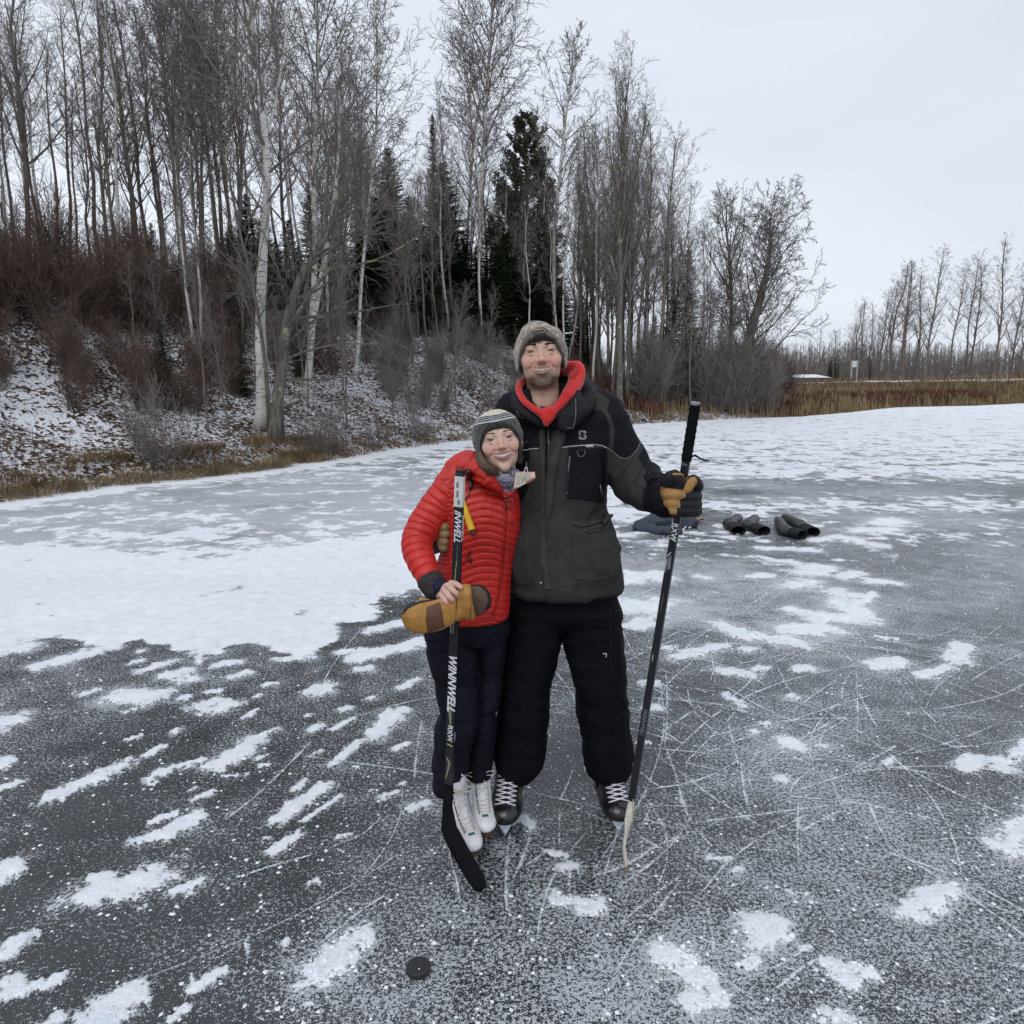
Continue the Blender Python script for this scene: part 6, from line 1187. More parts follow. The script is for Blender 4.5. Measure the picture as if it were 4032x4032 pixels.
# ---- hockey skates
M_BOOT = plain('black_skate_leather', (.013, .013, .015), .32, spec=.5); M_CAP = plain('glossy_toe_cap', (.010, .010, .011), .14, spec=.6); M_LACE = fabric('pale_laces', (.74, .72, .78), .85, var=.08); M_HOLD = plain('white_blade_holder', (.62, .68, .78), .35); M_BLADE = plain('blade_steel', (.50, .50, .52), .2, .9); M_EYE = plain('silver_eyelets', (.6, .6, .62), .3, .6); M_TONG = fabric('dark_purple_tongue', (.030, .016, .028), .8); M_SIDE = plain('grey_side_panel', (.30, .30, .30), .5)
def frame(o, fwd):
    """matrix with x right, y forward (towards the toe), z up"""
    fz = Vector((0, 0, 1)); fy = Vector(fwd).normalized(); fx = fy.cross(fz).normalized(); return Matrix((fx, fy, fz)).transposed()
def hockey_skate(o, fwd, parent, up=.0, side=1):
    Mx = frame(o, fwd) @ Matrix.Diagonal((1.24, 1.05, 1.0)); O_ = Vector(o); Wp = lambda x, y, z: O_ + Mx @ Vector((x, y, z)); f = Field((-.08, -.17, .045), (.08, .18, .36), .0034)
    f.loft([(.070, 0, .0, .040, .135), (.095, 0, .0, .047, .140), (.125, 0, -.01, .045, .125)], k=.01, e=2.4, cap=.012)
    f.ell((0, .085, .105), (.048, .060, .040), k=.02); f.chain([(0, .05, .125), (0, -.01, .165), (0, -.045, .22), (0, -.055, .31)], [.046, .045, .046, .052], k=.03); f.ell((0, -.095, .12), (.038, .045, .055), k=.03)
    V, Fc = f.mesh(); V = relax(V, Fc, 1, .4); x, y, z = V.T; cap = (y > .092 - .25 * np.maximum(0, z - .1)); mi = cap[Fc].mean(1) > .5
    Wv = V @ np.array(Mx).T + np.array(O_); me = np_mesh('boot', Wv, Fc, 4); b = link('skate', me, parent, [M_BOOT, M_CAP], True); me.polygons.foreach_set('material_index', mi.astype(np.int32)); S_ = BVHTree.FromPolygons([tuple(v) for v in V], [tuple(int(i) for i in q) for q in Fc])
    def top(xx, t): # point on the instep: t 0 at toe end to 1 at the cuff
        c = Vector((0, .052, .125)).lerp(Vector((0, -.020, .235)), t); d_ = Vector((xx, .75, .66)).normalized(); h = S_.ray_cast(c + Vector((xx, 0, 0)) + d_ * .2, -Vector((0, .75, .66)).normalized()); return (h[0] + Vector((0, .75, .66)) * .002) if h[0] else c + Vector((xx, .04, .03))
    mt = MB(); L_ = [top(0, t) for t in np.linspace(0, 1.0, 9)]; vs_ = []
    for t in np.linspace(-.20, 1.05, 10):
        for xx in (-.019, -.008, .008, .019): vs_.append(Wp(*(top(xx, t) - Vector((0, .75, .66)) * .0005)))
    mt.add(vs_, [(4 * i + a, 4 * i + a + 1, 4 * i + a + 5, 4 * i + a + 4) for i in range(9) for a in range(3)]); mt.build('tongue', M_TONG, b)
    for i in range(8):
        t = -.16 + .145 * i
        for s_ in (-1, 1):
            mb = MB(); a = Vector((s_ * .026, 0, 0)); p = top(s_ * .026, t); mb.tube([Wp(*(p - Vector((0, .002, .002)))), Wp(*(p + Vector((0, .002, .0015))))], .0036, 8); mb.build('eyelet', M_EYE, b)
            q = top(-s_ * .024, min(1.05, t + .13)) + Vector((0, .004, .003)); mid = (top(0, t + .06)) + Vector((0, .0045 + .0012 * s_, .004)); mb = MB(); mb.tube([Wp(*p), Wp(*mid), Wp(*q)], [(.0018, .0050)] * 3, 6); mb.build('lace', M_LACE, b)
    mb = MB(); p = top(side * .03, .98); mb.tube([Wp(*(p + Vector((side * a, .004 + c, d)))) for a, c, d in ((0, 0, 0), (.018, .006, .012), (.030, .006, .0), (.026, .004, -.028), (.012, .004, -.036))], [(.0016, .0042)] * 5, 6); mb.tube([Wp(*(top(-side * .01, .95) + Vector((a, .01, d)))) for a, d in ((0, 0), (-.008, .018), (-.02, .012), (-.016, -.004), (0, -.002))], [(.0016, .004)] * 5, 6); mb.build('bow', M_LACE, b)
    mb = MB(); mb.tube([Wp(side * .047, -.06, .12), Wp(side * .047, -.055, .20), Wp(side * .050, -.05, .26)], [(.004, .014)] * 3, 8); mb.build('side_panel', M_SIDE, b)
    # blade holder: front and rear towers joined by a bridge, steel runner below
    mb = MB()
    for y0, y1 in ((.115, .045), (-.045, -.120)):
        mb.add([Wp(a, c, d) for a, c, d in ((-.026, y0, .072), (.026, y0, .072), (.026, y1, .072), (-.026, y1, .072), (-.006, y0 - .006, .022), (.006, y0 - .006, .022), (.006, y1 + .006, .022), (-.006, y1 + .006, .022))], [(0, 1, 5, 4), (1, 2, 6, 5), (2, 3, 7, 6), (3, 0, 4, 7), (0, 3, 2, 1), (4, 5, 6, 7)])
    mb.tube([Wp(0, .115, .026), Wp(0, .0, .030), Wp(0, -.12, .026)], [(.009, .006)] * 3, 8); mb.build('blade_holder', M_HOLD, b, True, .002)
    mb = MB(); P = [(.135, .020), (.125, .008), (.10, .0015), (0, 0), (-.11, .0015), (-.13, .010), (-.13, .024), (.135, .028)]
    n_ = len(P); mb.add([Wp(s_ * .0015, a, c + .0015) for s_ in (-1, 1) for a, c in P], [tuple(range(n_)), tuple(reversed(range(n_, 2 * n_)))] + [(i, (i + 1) % n_, n_ + (i + 1) % n_, n_ + i) for i in range(n_)]); mb.build('blade', M_BLADE, b, False)
tl = ground(1988, 3292); tr_ = ground(2442, 3278)
hockey_skate((tl.x + .012, tl.y + .100, 0), (-.10, -1, 0), man, side=-1)
hockey_skate((tr_.x - .022, tr_.y + .100, 0), (.12, -1, 0), man, side=1)
# ================================================================ the woman
wom = empty('person', (-.10, 2.70, 0)); tag(wom, 'smiling woman in a red quilted jacket and striped knit hat leaning on the tall man', 'person')
WS = 1.0; WM = rot(4, -9, -10.0); WO = head_origin(at(1968, 1728, 2.575), WM, WS)
wv, wf, watt, wmo = make_head(False); ww_ = to_world(wv, WM, WS, WO)
WL = lambda x, y, z: Vector(WO) + WM @ (Vector((x, y, z)) * WS)
f = Field((-.55, 2.30, .20), (.10, 2.95, 1.55), .009)
f.loft([(.88, -.13, 2.73, .09, .07), (1.05, -.115, 2.73, .09, .07), (1.28, -.11, 2.73, .10, .07), (1.35, -.10, 2.74, .09, .05)], k=.02)
f.cap((-.06, 2.73, 1.34), tuple(WL(0, .04, -.15)), .045, .042, k=.03)
f.chain([tuple(at(1770, 1940, 2.68)), tuple(at(1642, 2130, 2.60)), tuple(at(1718, 2318, 2.45))], [.040, .032, .025], k=.02)
for P_ in ([at(1780, 2500, 2.74), at(1805, 2800, 2.71), at(1765, 3090, 2.70)], [at(1930, 2500, 2.745), at(1920, 2800, 2.735), at(1888, 3050, 2.785)]): f.chain([tuple(p) for p in P_], [.045, .038, .03], k=.03)
bv, bf = f.mesh()
# bare right hand gripping the stick over a mitten: palm and five fingers with knuckle bends
hy = 2.385
f = Field(at(1650, 2420, 2.50) - Vector((.02, .16, .06)), at(1850, 2260, 2.45) + Vector((.04, .07, .06)), .0021)
f.cap(tuple(at(1716, 2322, 2.44)), tuple(at(1762, 2332, 2.415)), .024, .030, k=.012, flat=(.25, 1, .1), fs=.62); f.chain([tuple(at(1700, 2312, 2.455)), tuple(at(1730, 2322, 2.435))], [.0245, .026], k=.015, flat=(.25, 1, .1), fs=.8)
f.cap(tuple(at(1748, 2352, 2.42)), tuple(at(1788, 2306, 2.405)), .019, .017, k=.012)
FG = [([(1776, 2296, 2.400), (1796, 2300, 2.372), (1814, 2312, 2.355), (1822, 2320, 2.380)], [.0105, .0098, .0085, .0075]),
      ([(1760, 2306, 2.402), (1778, 2320, 2.364), (1796, 2336, 2.352), (1802, 2350, 2.370), (1797, 2356, 2.392)], [.0112, .0105, .0095, .0085, .0075]),
      ([(1748, 2324, 2.404), (1764, 2342, 2.362), (1780, 2360, 2.352), (1784, 2371, 2.370), (1778, 2376, 2.392)], [.0112, .0105, .0095, .0085, .0075]),
      ([(1736, 2342, 2.408), (1748, 2358, 2.368), (1760, 2372, 2.358), (1763, 2381, 2.374), (1758, 2384, 2.394)], [.0105, .0098, .0088, .0078, .0068])]
for P_, R_ in FG: f.chain([tuple(at(*p)) for p in P_], R_, k=.0032)
f.chain([tuple(at(1745, 2318, 2.44)), tuple(at(1780, 2318, 2.445)), tuple(at(1812, 2326, 2.425)), tuple(at(1826, 2332, 2.405))], [.014, .0125, .0108, .009], k=.006)
Vh, Fh = f.mesh(); Vh = relax(Vh, Fh, 1, .35); hx, hz_ = project(Vh)
M_SKW = skin_mat('womans_skin', (.62, .42, .33), (.60, .30, .24)); knuckle = np.zeros(len(Vh))
for P_, R_ in FG:
    for q in (0, 2): c = np.array(at(*P_[q])); knuckle = np.maximum(knuckle, np.exp(-((Vh - c) ** 2).sum(1) / .013 ** 2))
n_b, n_h = len(bv), len(Vh)
sculpt('body', np.concatenate([ww_, bv, Vh]), np.concatenate([wf, bf + len(ww_), Fh + len(ww_) + n_b]), M_SKW, wom, {k: np.concatenate([a, np.zeros(n_b), (knuckle * .6 + .25) if k == 'blush' else np.zeros(n_h)]) for k, a in watt.items()})
M_HAIRW = Mat('brown_hair'); M_HAIRW.set(M_HAIRW.ramp(M_HAIRW.noise(60, 3, .6, M_HAIRW.mapped((1, 1, .15))), [(.3, (.055, .034, .022)), (.7, (.17, .108, .066))]), .5, spec=.35); M_HAIRW = M_HAIRW.m
head_extras('woman', WM, WS, WO, wom, wmo, M_HAIRM, (.13, .16, .20), False)
mb = MB(); rnd = random.Random(8)
for i in range(240):          # locks falling from under the hat past the cheek into the hood
    t = rnd.random(); r1 = rnd.uniform(-1, 1)
    p0 = WL(-.068 - .010 * t, -.045 + .06 * t, .02 + .01 * r1); p1 = WL(-.0735 - .012 * t, -.048 + .05 * t, -.03)
    a = 1892 + 14 * r1 - 10 * t; p2 = at(a, 1800, 2.585 + .07 * t); p3 = at(1922 + 24 * r1 - 8 * t, 1842, 2.545 + .05 * t); p4 = at(1948 + 24 * r1 - 12 * t, 1868 + rnd.uniform(-14, 10), 2.552 + .04 * t)
    if rnd.random() < .25: p4 = p3.lerp(p4, .4)
    mb.tube([p0, p1, p2, p3, p4], [.0022, .0026, .0028, .0022, .0006], 4, False)
for i in range(90):
    t = rnd.random(); p0 = WL(.066 + .008 * t, -.04 + .05 * t, .012); p1 = WL(.072 + .010 * t, -.045 + .05 * t, -.03); p2 = at(2052 + 12 * rnd.random(), 1768, 2.63 + .04 * t); p3 = at(2035 + 20 * rnd.random(), 1800 + 30 * rnd.random(), 2.64); mb.tube([p0, p1, p2 if i % 3 == 0 else p3], [.002, .0024, .0006], 4, False)
for i in range(70):
    x = rnd.uniform(-.060, .058); z0 = .036 - 5.5 * x * x; mb.tube([WL(x, -.098 + 9 * x * x, z0 + .012), WL(x + (.004 if x > 0 else -.004), -.0965 + 9 * x * x, z0 - .004)], [.0012, .0003], 4, False) if abs(x) > .035 else None
mb.build('hair', M_HAIRW, wom)
# ---- knit hat: cream crown, thin stripes, dark rolled brim
f = Field((-.12, -.14, -.09), (.12, .15, .16), .0028)
f.ell((0, .018, .030), (.089, .108, .083), k=.01); f.loft([(-.075, 0, .02, .080, .098), (-.03, 0, .018, .088, .107), (.02, 0, .018, .089, .108)], k=.02, e=2, cap=.012)
arw = lambda X: .037 - 3.5 * X * X - 4.0e5 * X ** 6
f.cut(lambda X, Y, Z: np.maximum(np.minimum(arw(X) - Z, -Y + .0), -.052 - .20 * Y + .42 * X - Z), k=.008)
hv_, hf_ = f.mesh(); hv_ = relax(hv_, hf_, 1, .5); nn = vnormals(hv_, hf_); rim = hv_[:, 2] - np.where(hv_[:, 1] < .0, np.maximum(arw(hv_[:, 0]), -.062), -.062); x, y, z = hv_.T
# height measured along the slanting brim
hgt = np.sqrt(np.maximum(0, 1 - np.clip((z - .030) / .083, -1, 1) ** 2)); band = z - .028 * (y + .1) / .1 * 0 - .0; band = z + .30 * (-y) * .0 + np.where(y < 0, -.10 * np.abs(x), 0)
sl_ = np.clip((rim) / .030, 0, 1); hv_ = hv_ + nn * (.0048 * g_(rim, .014, .013) + folds(hv_, 26, .0012, (1, 1, 1), 4, 2) + .0035 * sst((band - .088) / .01) * n3(hv_, 60, 2) + .0004 * np.sin(rim * 700))[:, None]
m = Mat('striped_knit'); bd = m.attr('band'); jn = m.math('MULTIPLY_ADD', m.math('SUBTRACT', m.noise(90, 2, .6), .5), .004, bd)
dk = m.ramp(m.noise(130, 3, .75), [(.35, (.009, .010, .012)), (.55, (.028, .030, .030)), (.72, (.11, .11, .08))]); nv_ = (.022, .028, .05)
col = dk
for lo_, hi_, cc in ((.060, .0650, (.55, .53, .52)), (.0650, .0700, nv_), (.0700, .0730, (.42, .42, .45)), (.0730, .0785, nv_), (.0785, .081, (.38, .39, .44)), (.081, .086, nv_), (.086, .2, (.62, .54, .43))): col = m.mix(m.step(jn, lo_ - .0006, lo_ + .0006), col, cc)
m.set(col, .95, spec=.1, sheen=.4); kn = m.voro(210); m.bump(m.math('ADD', kn, m.noise(120, 3, .7)), .9, .003)
sculpt('knit_hat', to_world(hv_, WM, WS, WO), hf_, m.m, wom, {'band': band})
# ---- neck gaiter
f = Field(at(1900, 1980, 2.55) - Vector((0, .12, 0)), at(2060, 1820, 2.7) + Vector((.05, .12, 0)), .003)
f.chain([tuple(at(1962, 1868, 2.60)), tuple(at(1992, 1888, 2.585)), tuple(at(2022, 1868, 2.61))], [.022, .026, .022], k=.02); f.chain([tuple(at(1975, 1900, 2.615)), tuple(at(1996, 1925, 2.61)), tuple(at(2012, 1905, 2.62))], [.022, .024, .020], k=.02); f.ell(at(1990, 1890, 2.66), (.05, .05, .055), k=.02)
V, Fc = f.mesh(); N_ = vnormals(V, Fc); V = V + N_ * folds(V, 24, .004, (.6, 1, 2.4), 3)[:, None]
m = Mat('patterned_gaiter'); v = m.mapped((.5, 1, 2.2)); c = m.ramp(m.noise(34, 4, .6, v, 1.5), [(.30, (.03, .035, .11)), (.43, (.12, .14, .30)), (.50, (.40, .35, .38)), (.56, (.05, .05, .09)), (.66, (.22, .14, .17))]); m.set(c, .85); m.bump(m.noise(200), .2, .002); sculpt('neck_gaiter', V, Fc, m.m, wom)
# ---- quilted jacket
f = Field((-.62, 2.26, .62), (.14, 2.98, 1.60), .0044)
def wr(rows): 
    out = []
    for py, l, r_, ry, Yc in rows: a = at(l, py, Yc); b = at(r_, py, Yc); out.append(((a.z + b.z) / 2, (a.x + b.x) / 2, Yc, (b.x - a.x) / 2, ry))
    return sorted(out)
f.loft(wr([(1872, 1800, 2000, .06, 2.74), (1910, 1745, 2030, .085, 2.73), (1960, 1742, 2046, .105, 2.72), (2030, 1752, 2050, .118, 2.71), (2100, 1750, 2046, .118, 2.71), (2160, 1742, 2030, .112, 2.715), (2210, 1724, 2018, .115, 2.72), (2280, 1705, 2010, .125, 2.72), (2350, 1694, 2006, .130, 2.72), (2428, 1690, 2003, .128, 2.72)]), k=.02, e=2.2, cap=.018)
WA = [at(1775, 1930, 2.70), at(1720, 2000, 2.675), at(1668, 2080, 2.635), at(1642, 2140, 2.595), at(1656, 2200, 2.545), at(1684, 2262, 2.495), at(1708, 2312, 2.462)]; f.chain([tuple(p) for p in WA], [.066, .064, .060, .055, .050, .044, .037], k=.022)
f.cap(tuple(at(1800, 1910, 2.71)), tuple(at(1900, 1885, 2.72)), .055, .05, k=.04)
# hood rolled behind the neck and down to the chest
f.chain([tuple(at(1752, 1888, 2.70)), tuple(at(1790, 1845, 2.715)), tuple(at(1838, 1822, 2.72)), tuple(at(1885, 1822, 2.69))], [.022, .038, .044, .034], k=.02); f.chain([tuple(at(1835, 1842, 2.66)), tuple(at(1880, 1850, 2.625)), tuple(at(1925, 1884, 2.595)), tuple(at(1962, 1915, 2.60))], [.034, .036, .030, .020], k=.015)
f.chain([tuple(at(2030, 1890, 2.64)), tuple(at(2014, 1915, 2.615)), tuple(at(1996, 1945, 2.60))], [.024, .020, .016], k=.02)
f.ell(at(2010, 1905, 2.60), (.022, .03, .026), k=.015, op='sub')
f.chain([tuple(at(1772, 1880, 2.655)), tuple(at(1850, 1868, 2.61)), tuple(at(1900, 1888, 2.58))], [.006, .010, .004], k=.012, op='sub')
V, Fc = f.mesh(); V = relax(V, Fc, 1, .4); N_ = vnormals(V, Fc); PX, PY = project(V)
# distance along the sleeve or height along the trunk gives each baffle its place
Pw = np.array([tuple(p) for p in WA]); cumw = np.concatenate([[0], np.cumsum(np.linalg.norm(np.diff(Pw, axis=0), axis=1))]); bd_ = np.full(len(V), 9.0); bs = np.zeros(len(V))
for i in range(len(Pw) - 1):
    d_ = Pw[i + 1] - Pw[i]; t = np.clip(((V - Pw[i]) @ d_) / (d_ @ d_), 0, 1); q = np.linalg.norm(V - Pw[i] - t[:, None] * d_, axis=1); k = q < bd_; bd_ = np.where(k, q, bd_); bs = np.where(k, cumw[i] + t * (cumw[i + 1] - cumw[i]), bs)
zmid = np.interp(PY, [1900, 2430], [1752, 1715]); isarm = (bd_ < .072) & ((PX < np.where(PY < 2080, 1772 - (PY - 1900) * .14, 1740)) ) & ~((PX > 1722) & (PY > 2090) & (V[:, 1] > 2.56)); hoodk = (PY < 1905) & (PX > 1790) | (PY < 1890)
side_ = sst((1800 - PX) / 60) * (PY > 2080)
ph = np.where(isarm, bs / .031 + .18 * np.sin(V[:, 2] * 22), (V[:, 2] + .10 * (V[:, 0] + .1) + .03 * np.sin(V[:, 0] * 18)) / np.where(PX < 1778, .0165, .0262)); ph = np.where(hoodk, (V[:, 2] * .7 - V[:, 0] * .8) / .042, ph)
q_ = np.abs(np.sin(math.pi * ph)); puff = q_ ** .42; front_zip = g_(PX, np.interp(PY, [1899, 1948, 2031, 2114, 2197, 2280, 2363, 2425], [1976, 1987, 1993, 1987, 1980, 1972, 1960, 1941]), 7) * (PY > 1900) * (V[:, 1] < 2.66)
D = (puff - .55) * np.where(isarm, .0040, .0030) * (1 - front_zip) + folds(V, 26, .0020, (1, 1, 1), 5, 2) + folds(V, 9, .004, (1, 1, 1), 15, 2) - .003 * front_zip; V = V + N_ * D[:, None]
m = Mat('red_quilted_nylon'); sm = m.attr('seam'); n1 = m.noise(7, 4, .6); m.set(m.ramp(n1, [(.3, (.42, .014, .010)), (.7, (.56, .022, .014))]), .42, spec=.4); m.bump(m.math('ADD', m.math('MULTIPLY', sm, 1.2), m.math('ADD', m.math('MULTIPLY', m.noise(60, 4, .65, m.mapped((1, 1, .45))), .9), m.math('MULTIPLY', m.noise(24, 3, .6), .8))), .75, .004)
wj = sculpt('quilted_jacket', V, Fc, m.m, wom, {'seam': np.clip(q_ * 2.2, 0, 1)}); sw = Surf(V, Fc)
ZL = [(1976, 1905), (1987, 1948), (1993, 2031), (1987, 2114), (1980, 2197), (1972, 2280), (1960, 2363), (1941, 2424)]
M_REDZ = fabric('red_zip_tape', (.36, .014, .012), .5, spec=.3)
mb = MB(); sw.cord(mb, [(x - 4, y) for x, y in ZL], .0028, .001); mb.build('zip_placket', M_REDZ, wj); mb = MB(); sw.cord(mb, [(x + 5, y) for x, y in ZL[1:]], .0022, .001); mb.build('zip_placket', M_REDZ, wj)
mb = MB(); sw.cord(mb, [(1990, 1952), (1988, 1974)], .0020, .005, 3); mb.build('zip_pull', plain('pale_metal', (.45, .4, .38), .3, .5), wj); mb = MB(); sw.cord(mb, [(1990, 1978), (1993, 1998)], .0010, .005, 3); sw.cord(mb, [(1993, 1994), (1994, 2004)], .0048, .006, 2); mb.build('cord_toggle', M_ZIP, wj)
mb = MB(); sw.cord(mb, [(1852, 2160), (1838, 2195), (1824, 2228)], .0018, .001, 4); mb.build('pocket_zip', M_REDZ, wj); mb = MB(); sw.cord(mb, [(1850, 2160), (1849, 2200)], .0014, .004, 3); sw.cord(mb, [(1850, 2192), (1852, 2212)], .0048, .005, 2); mb.build('pocket_toggle', M_ZIP, wj)
mb = MB(); sw.cord(mb, [(1740, 2172), (1728, 2206), (1724, 2240), (1733, 2290)], .002, .0); mb.build('side_seam', M_REDZ, wj)
mb = MB(); sw.cord(mb, [(1693, 2424), (1760, 2432), (1850, 2432), (1940, 2430), (1999, 2418)], .0022, .0005); mb.build('hem', M_REDZ, wj)
mb = MB(); [sw.strip(mb, P, .0012, .001, 2) for P in ([(1656, 2272), (1668, 2264), (1676, 2266)], [(1660, 2276), (1672, 2270)])]; mb.build('sleeve_emblem', plain('dull_red_print', (.20, .03, .03), .6), wj)
# cuff: dark fleece trim, navy inner sleeve over the hand
def lump(name, pts, rr, mat, amp, sc, vs=.003, flat=None, fs=1):
    lo = np.array(pts).min(0) - max(rr) - .02; hi = np.array(pts).max(0) + max(rr) + .02; f = Field(lo, hi, vs); f.chain([tuple(p) for p in pts], rr, k=.01, flat=flat, fs=fs); V, Fc = f.mesh(); N_ = vnormals(V, Fc); V = V + N_ * (folds(V, sc, amp, (1, 1, 1), 3, 2))[:, None]; return sculpt(name, V, Fc, mat, wom)
M_FLEECE = plain('dark_fleece', (.045, .040, .042), .95, spec=.05, var=.6, nscale=160)
lump('fleece_cuff', [at(1696, 2290, 2.475), at(1712, 2316, 2.458)], [.0445, .0415], M_FLEECE, .004, 80)
lump('inner_sleeve', [at(1706, 2306, 2.462), at(1730, 2314, 2.442), at(1740, 2312, 2.435)], [.034, .0325, .027], fabric('navy_knit', (.010, .012, .030), .8), .002, 30)
# ---- trousers
f = Field((-.40, 2.50, .10), (.05, 2.98, .98), .0062)
def legw(rows, Yc, ry, k=.03):
    out = []
    for i, (py, l, r_) in enumerate(rows): a = at(l, py, Yc[i]); b = at(r_, py, Yc[i]); out.append(((a.z + b.z) / 2, (a.x + b.x) / 2, Yc[i], (b.x - a.x) / 2, ry[i]))
    f.loft(sorted(out), k=k, e=2.15, cap=.018)
legw([(2380, 1692, 2000), (2450, 1682, 2000), (2520, 1678, 1994)], [2.735, 2.735, 2.735], [.11, .115, .10], .03)
legw([(2460, 1668, 1880), (2550, 1682, 1886), (2640, 1702, 1888), (2740, 1724, 1886), (2800, 1736, 1884), (2850, 1722, 1880), (2960, 1710, 1850), (3050, 1706, 1830), (3106, 1708, 1818)], [2.73, 2.72, 2.71, 2.70, 2.69, 2.69, 2.69, 2.685, 2.68], [.09, .092, .09, .088, .088, .088, .086, .084, .080], .012)
legw([(2460, 1880, 1998), (2550, 1884, 1990), (2650, 1884, 1978), (2740, 1884, 1966), (2800, 1878, 1956), (2900, 1858, 1948), (2980, 1840, 1942), (3048, 1838, 1932)], [2.745, 2.745, 2.74, 2.73, 2.73, 2.75, 2.78, 2.79], [.085, .085, .082, .08, .08, .078, .076, .074], .012)
V, Fc = f.mesh(); V = relax(V, Fc, 1, .4); N_ = vnormals(V, Fc); PX, PY = project(V); D = folds(V, 10, .010, (1, 1, 1.2), 31, 3) + .0075 * (np.abs(np.sin(V[:, 2] * 24 + .4 * n3(V, 6, 2))) ** .4 - .7) - .003 * g_(PY, 3048 + (1700 < PX) * 0, 5); V = V + N_ * D[:, None]
tw_ = sculpt('trousers', V, Fc, fabric('dark_navy_snow_trousers', (.0075, .008, .014), .65, bump=.6, nscale=40, dist=.006, spec=.12), wom); stw = Surf(V, Fc)
mb = MB(); stw.cord(mb, [(1712, 3062), (1760, 3074), (1816, 3066)], .0015, 0); mb.build('seam', M_JB, tw_); mb = MB(); stw.cord(mb, [(1842, 3008), (1890, 3016), (1936, 3008)], .0015, 0); mb.build('seam', M_JB, tw_); mb = MB(); stw.cord(mb, [(1820, 2872), (1860, 2868), (1882, 2840), (1884, 2790)], .002, 0); mb.build('seam', M_JB, tw_)
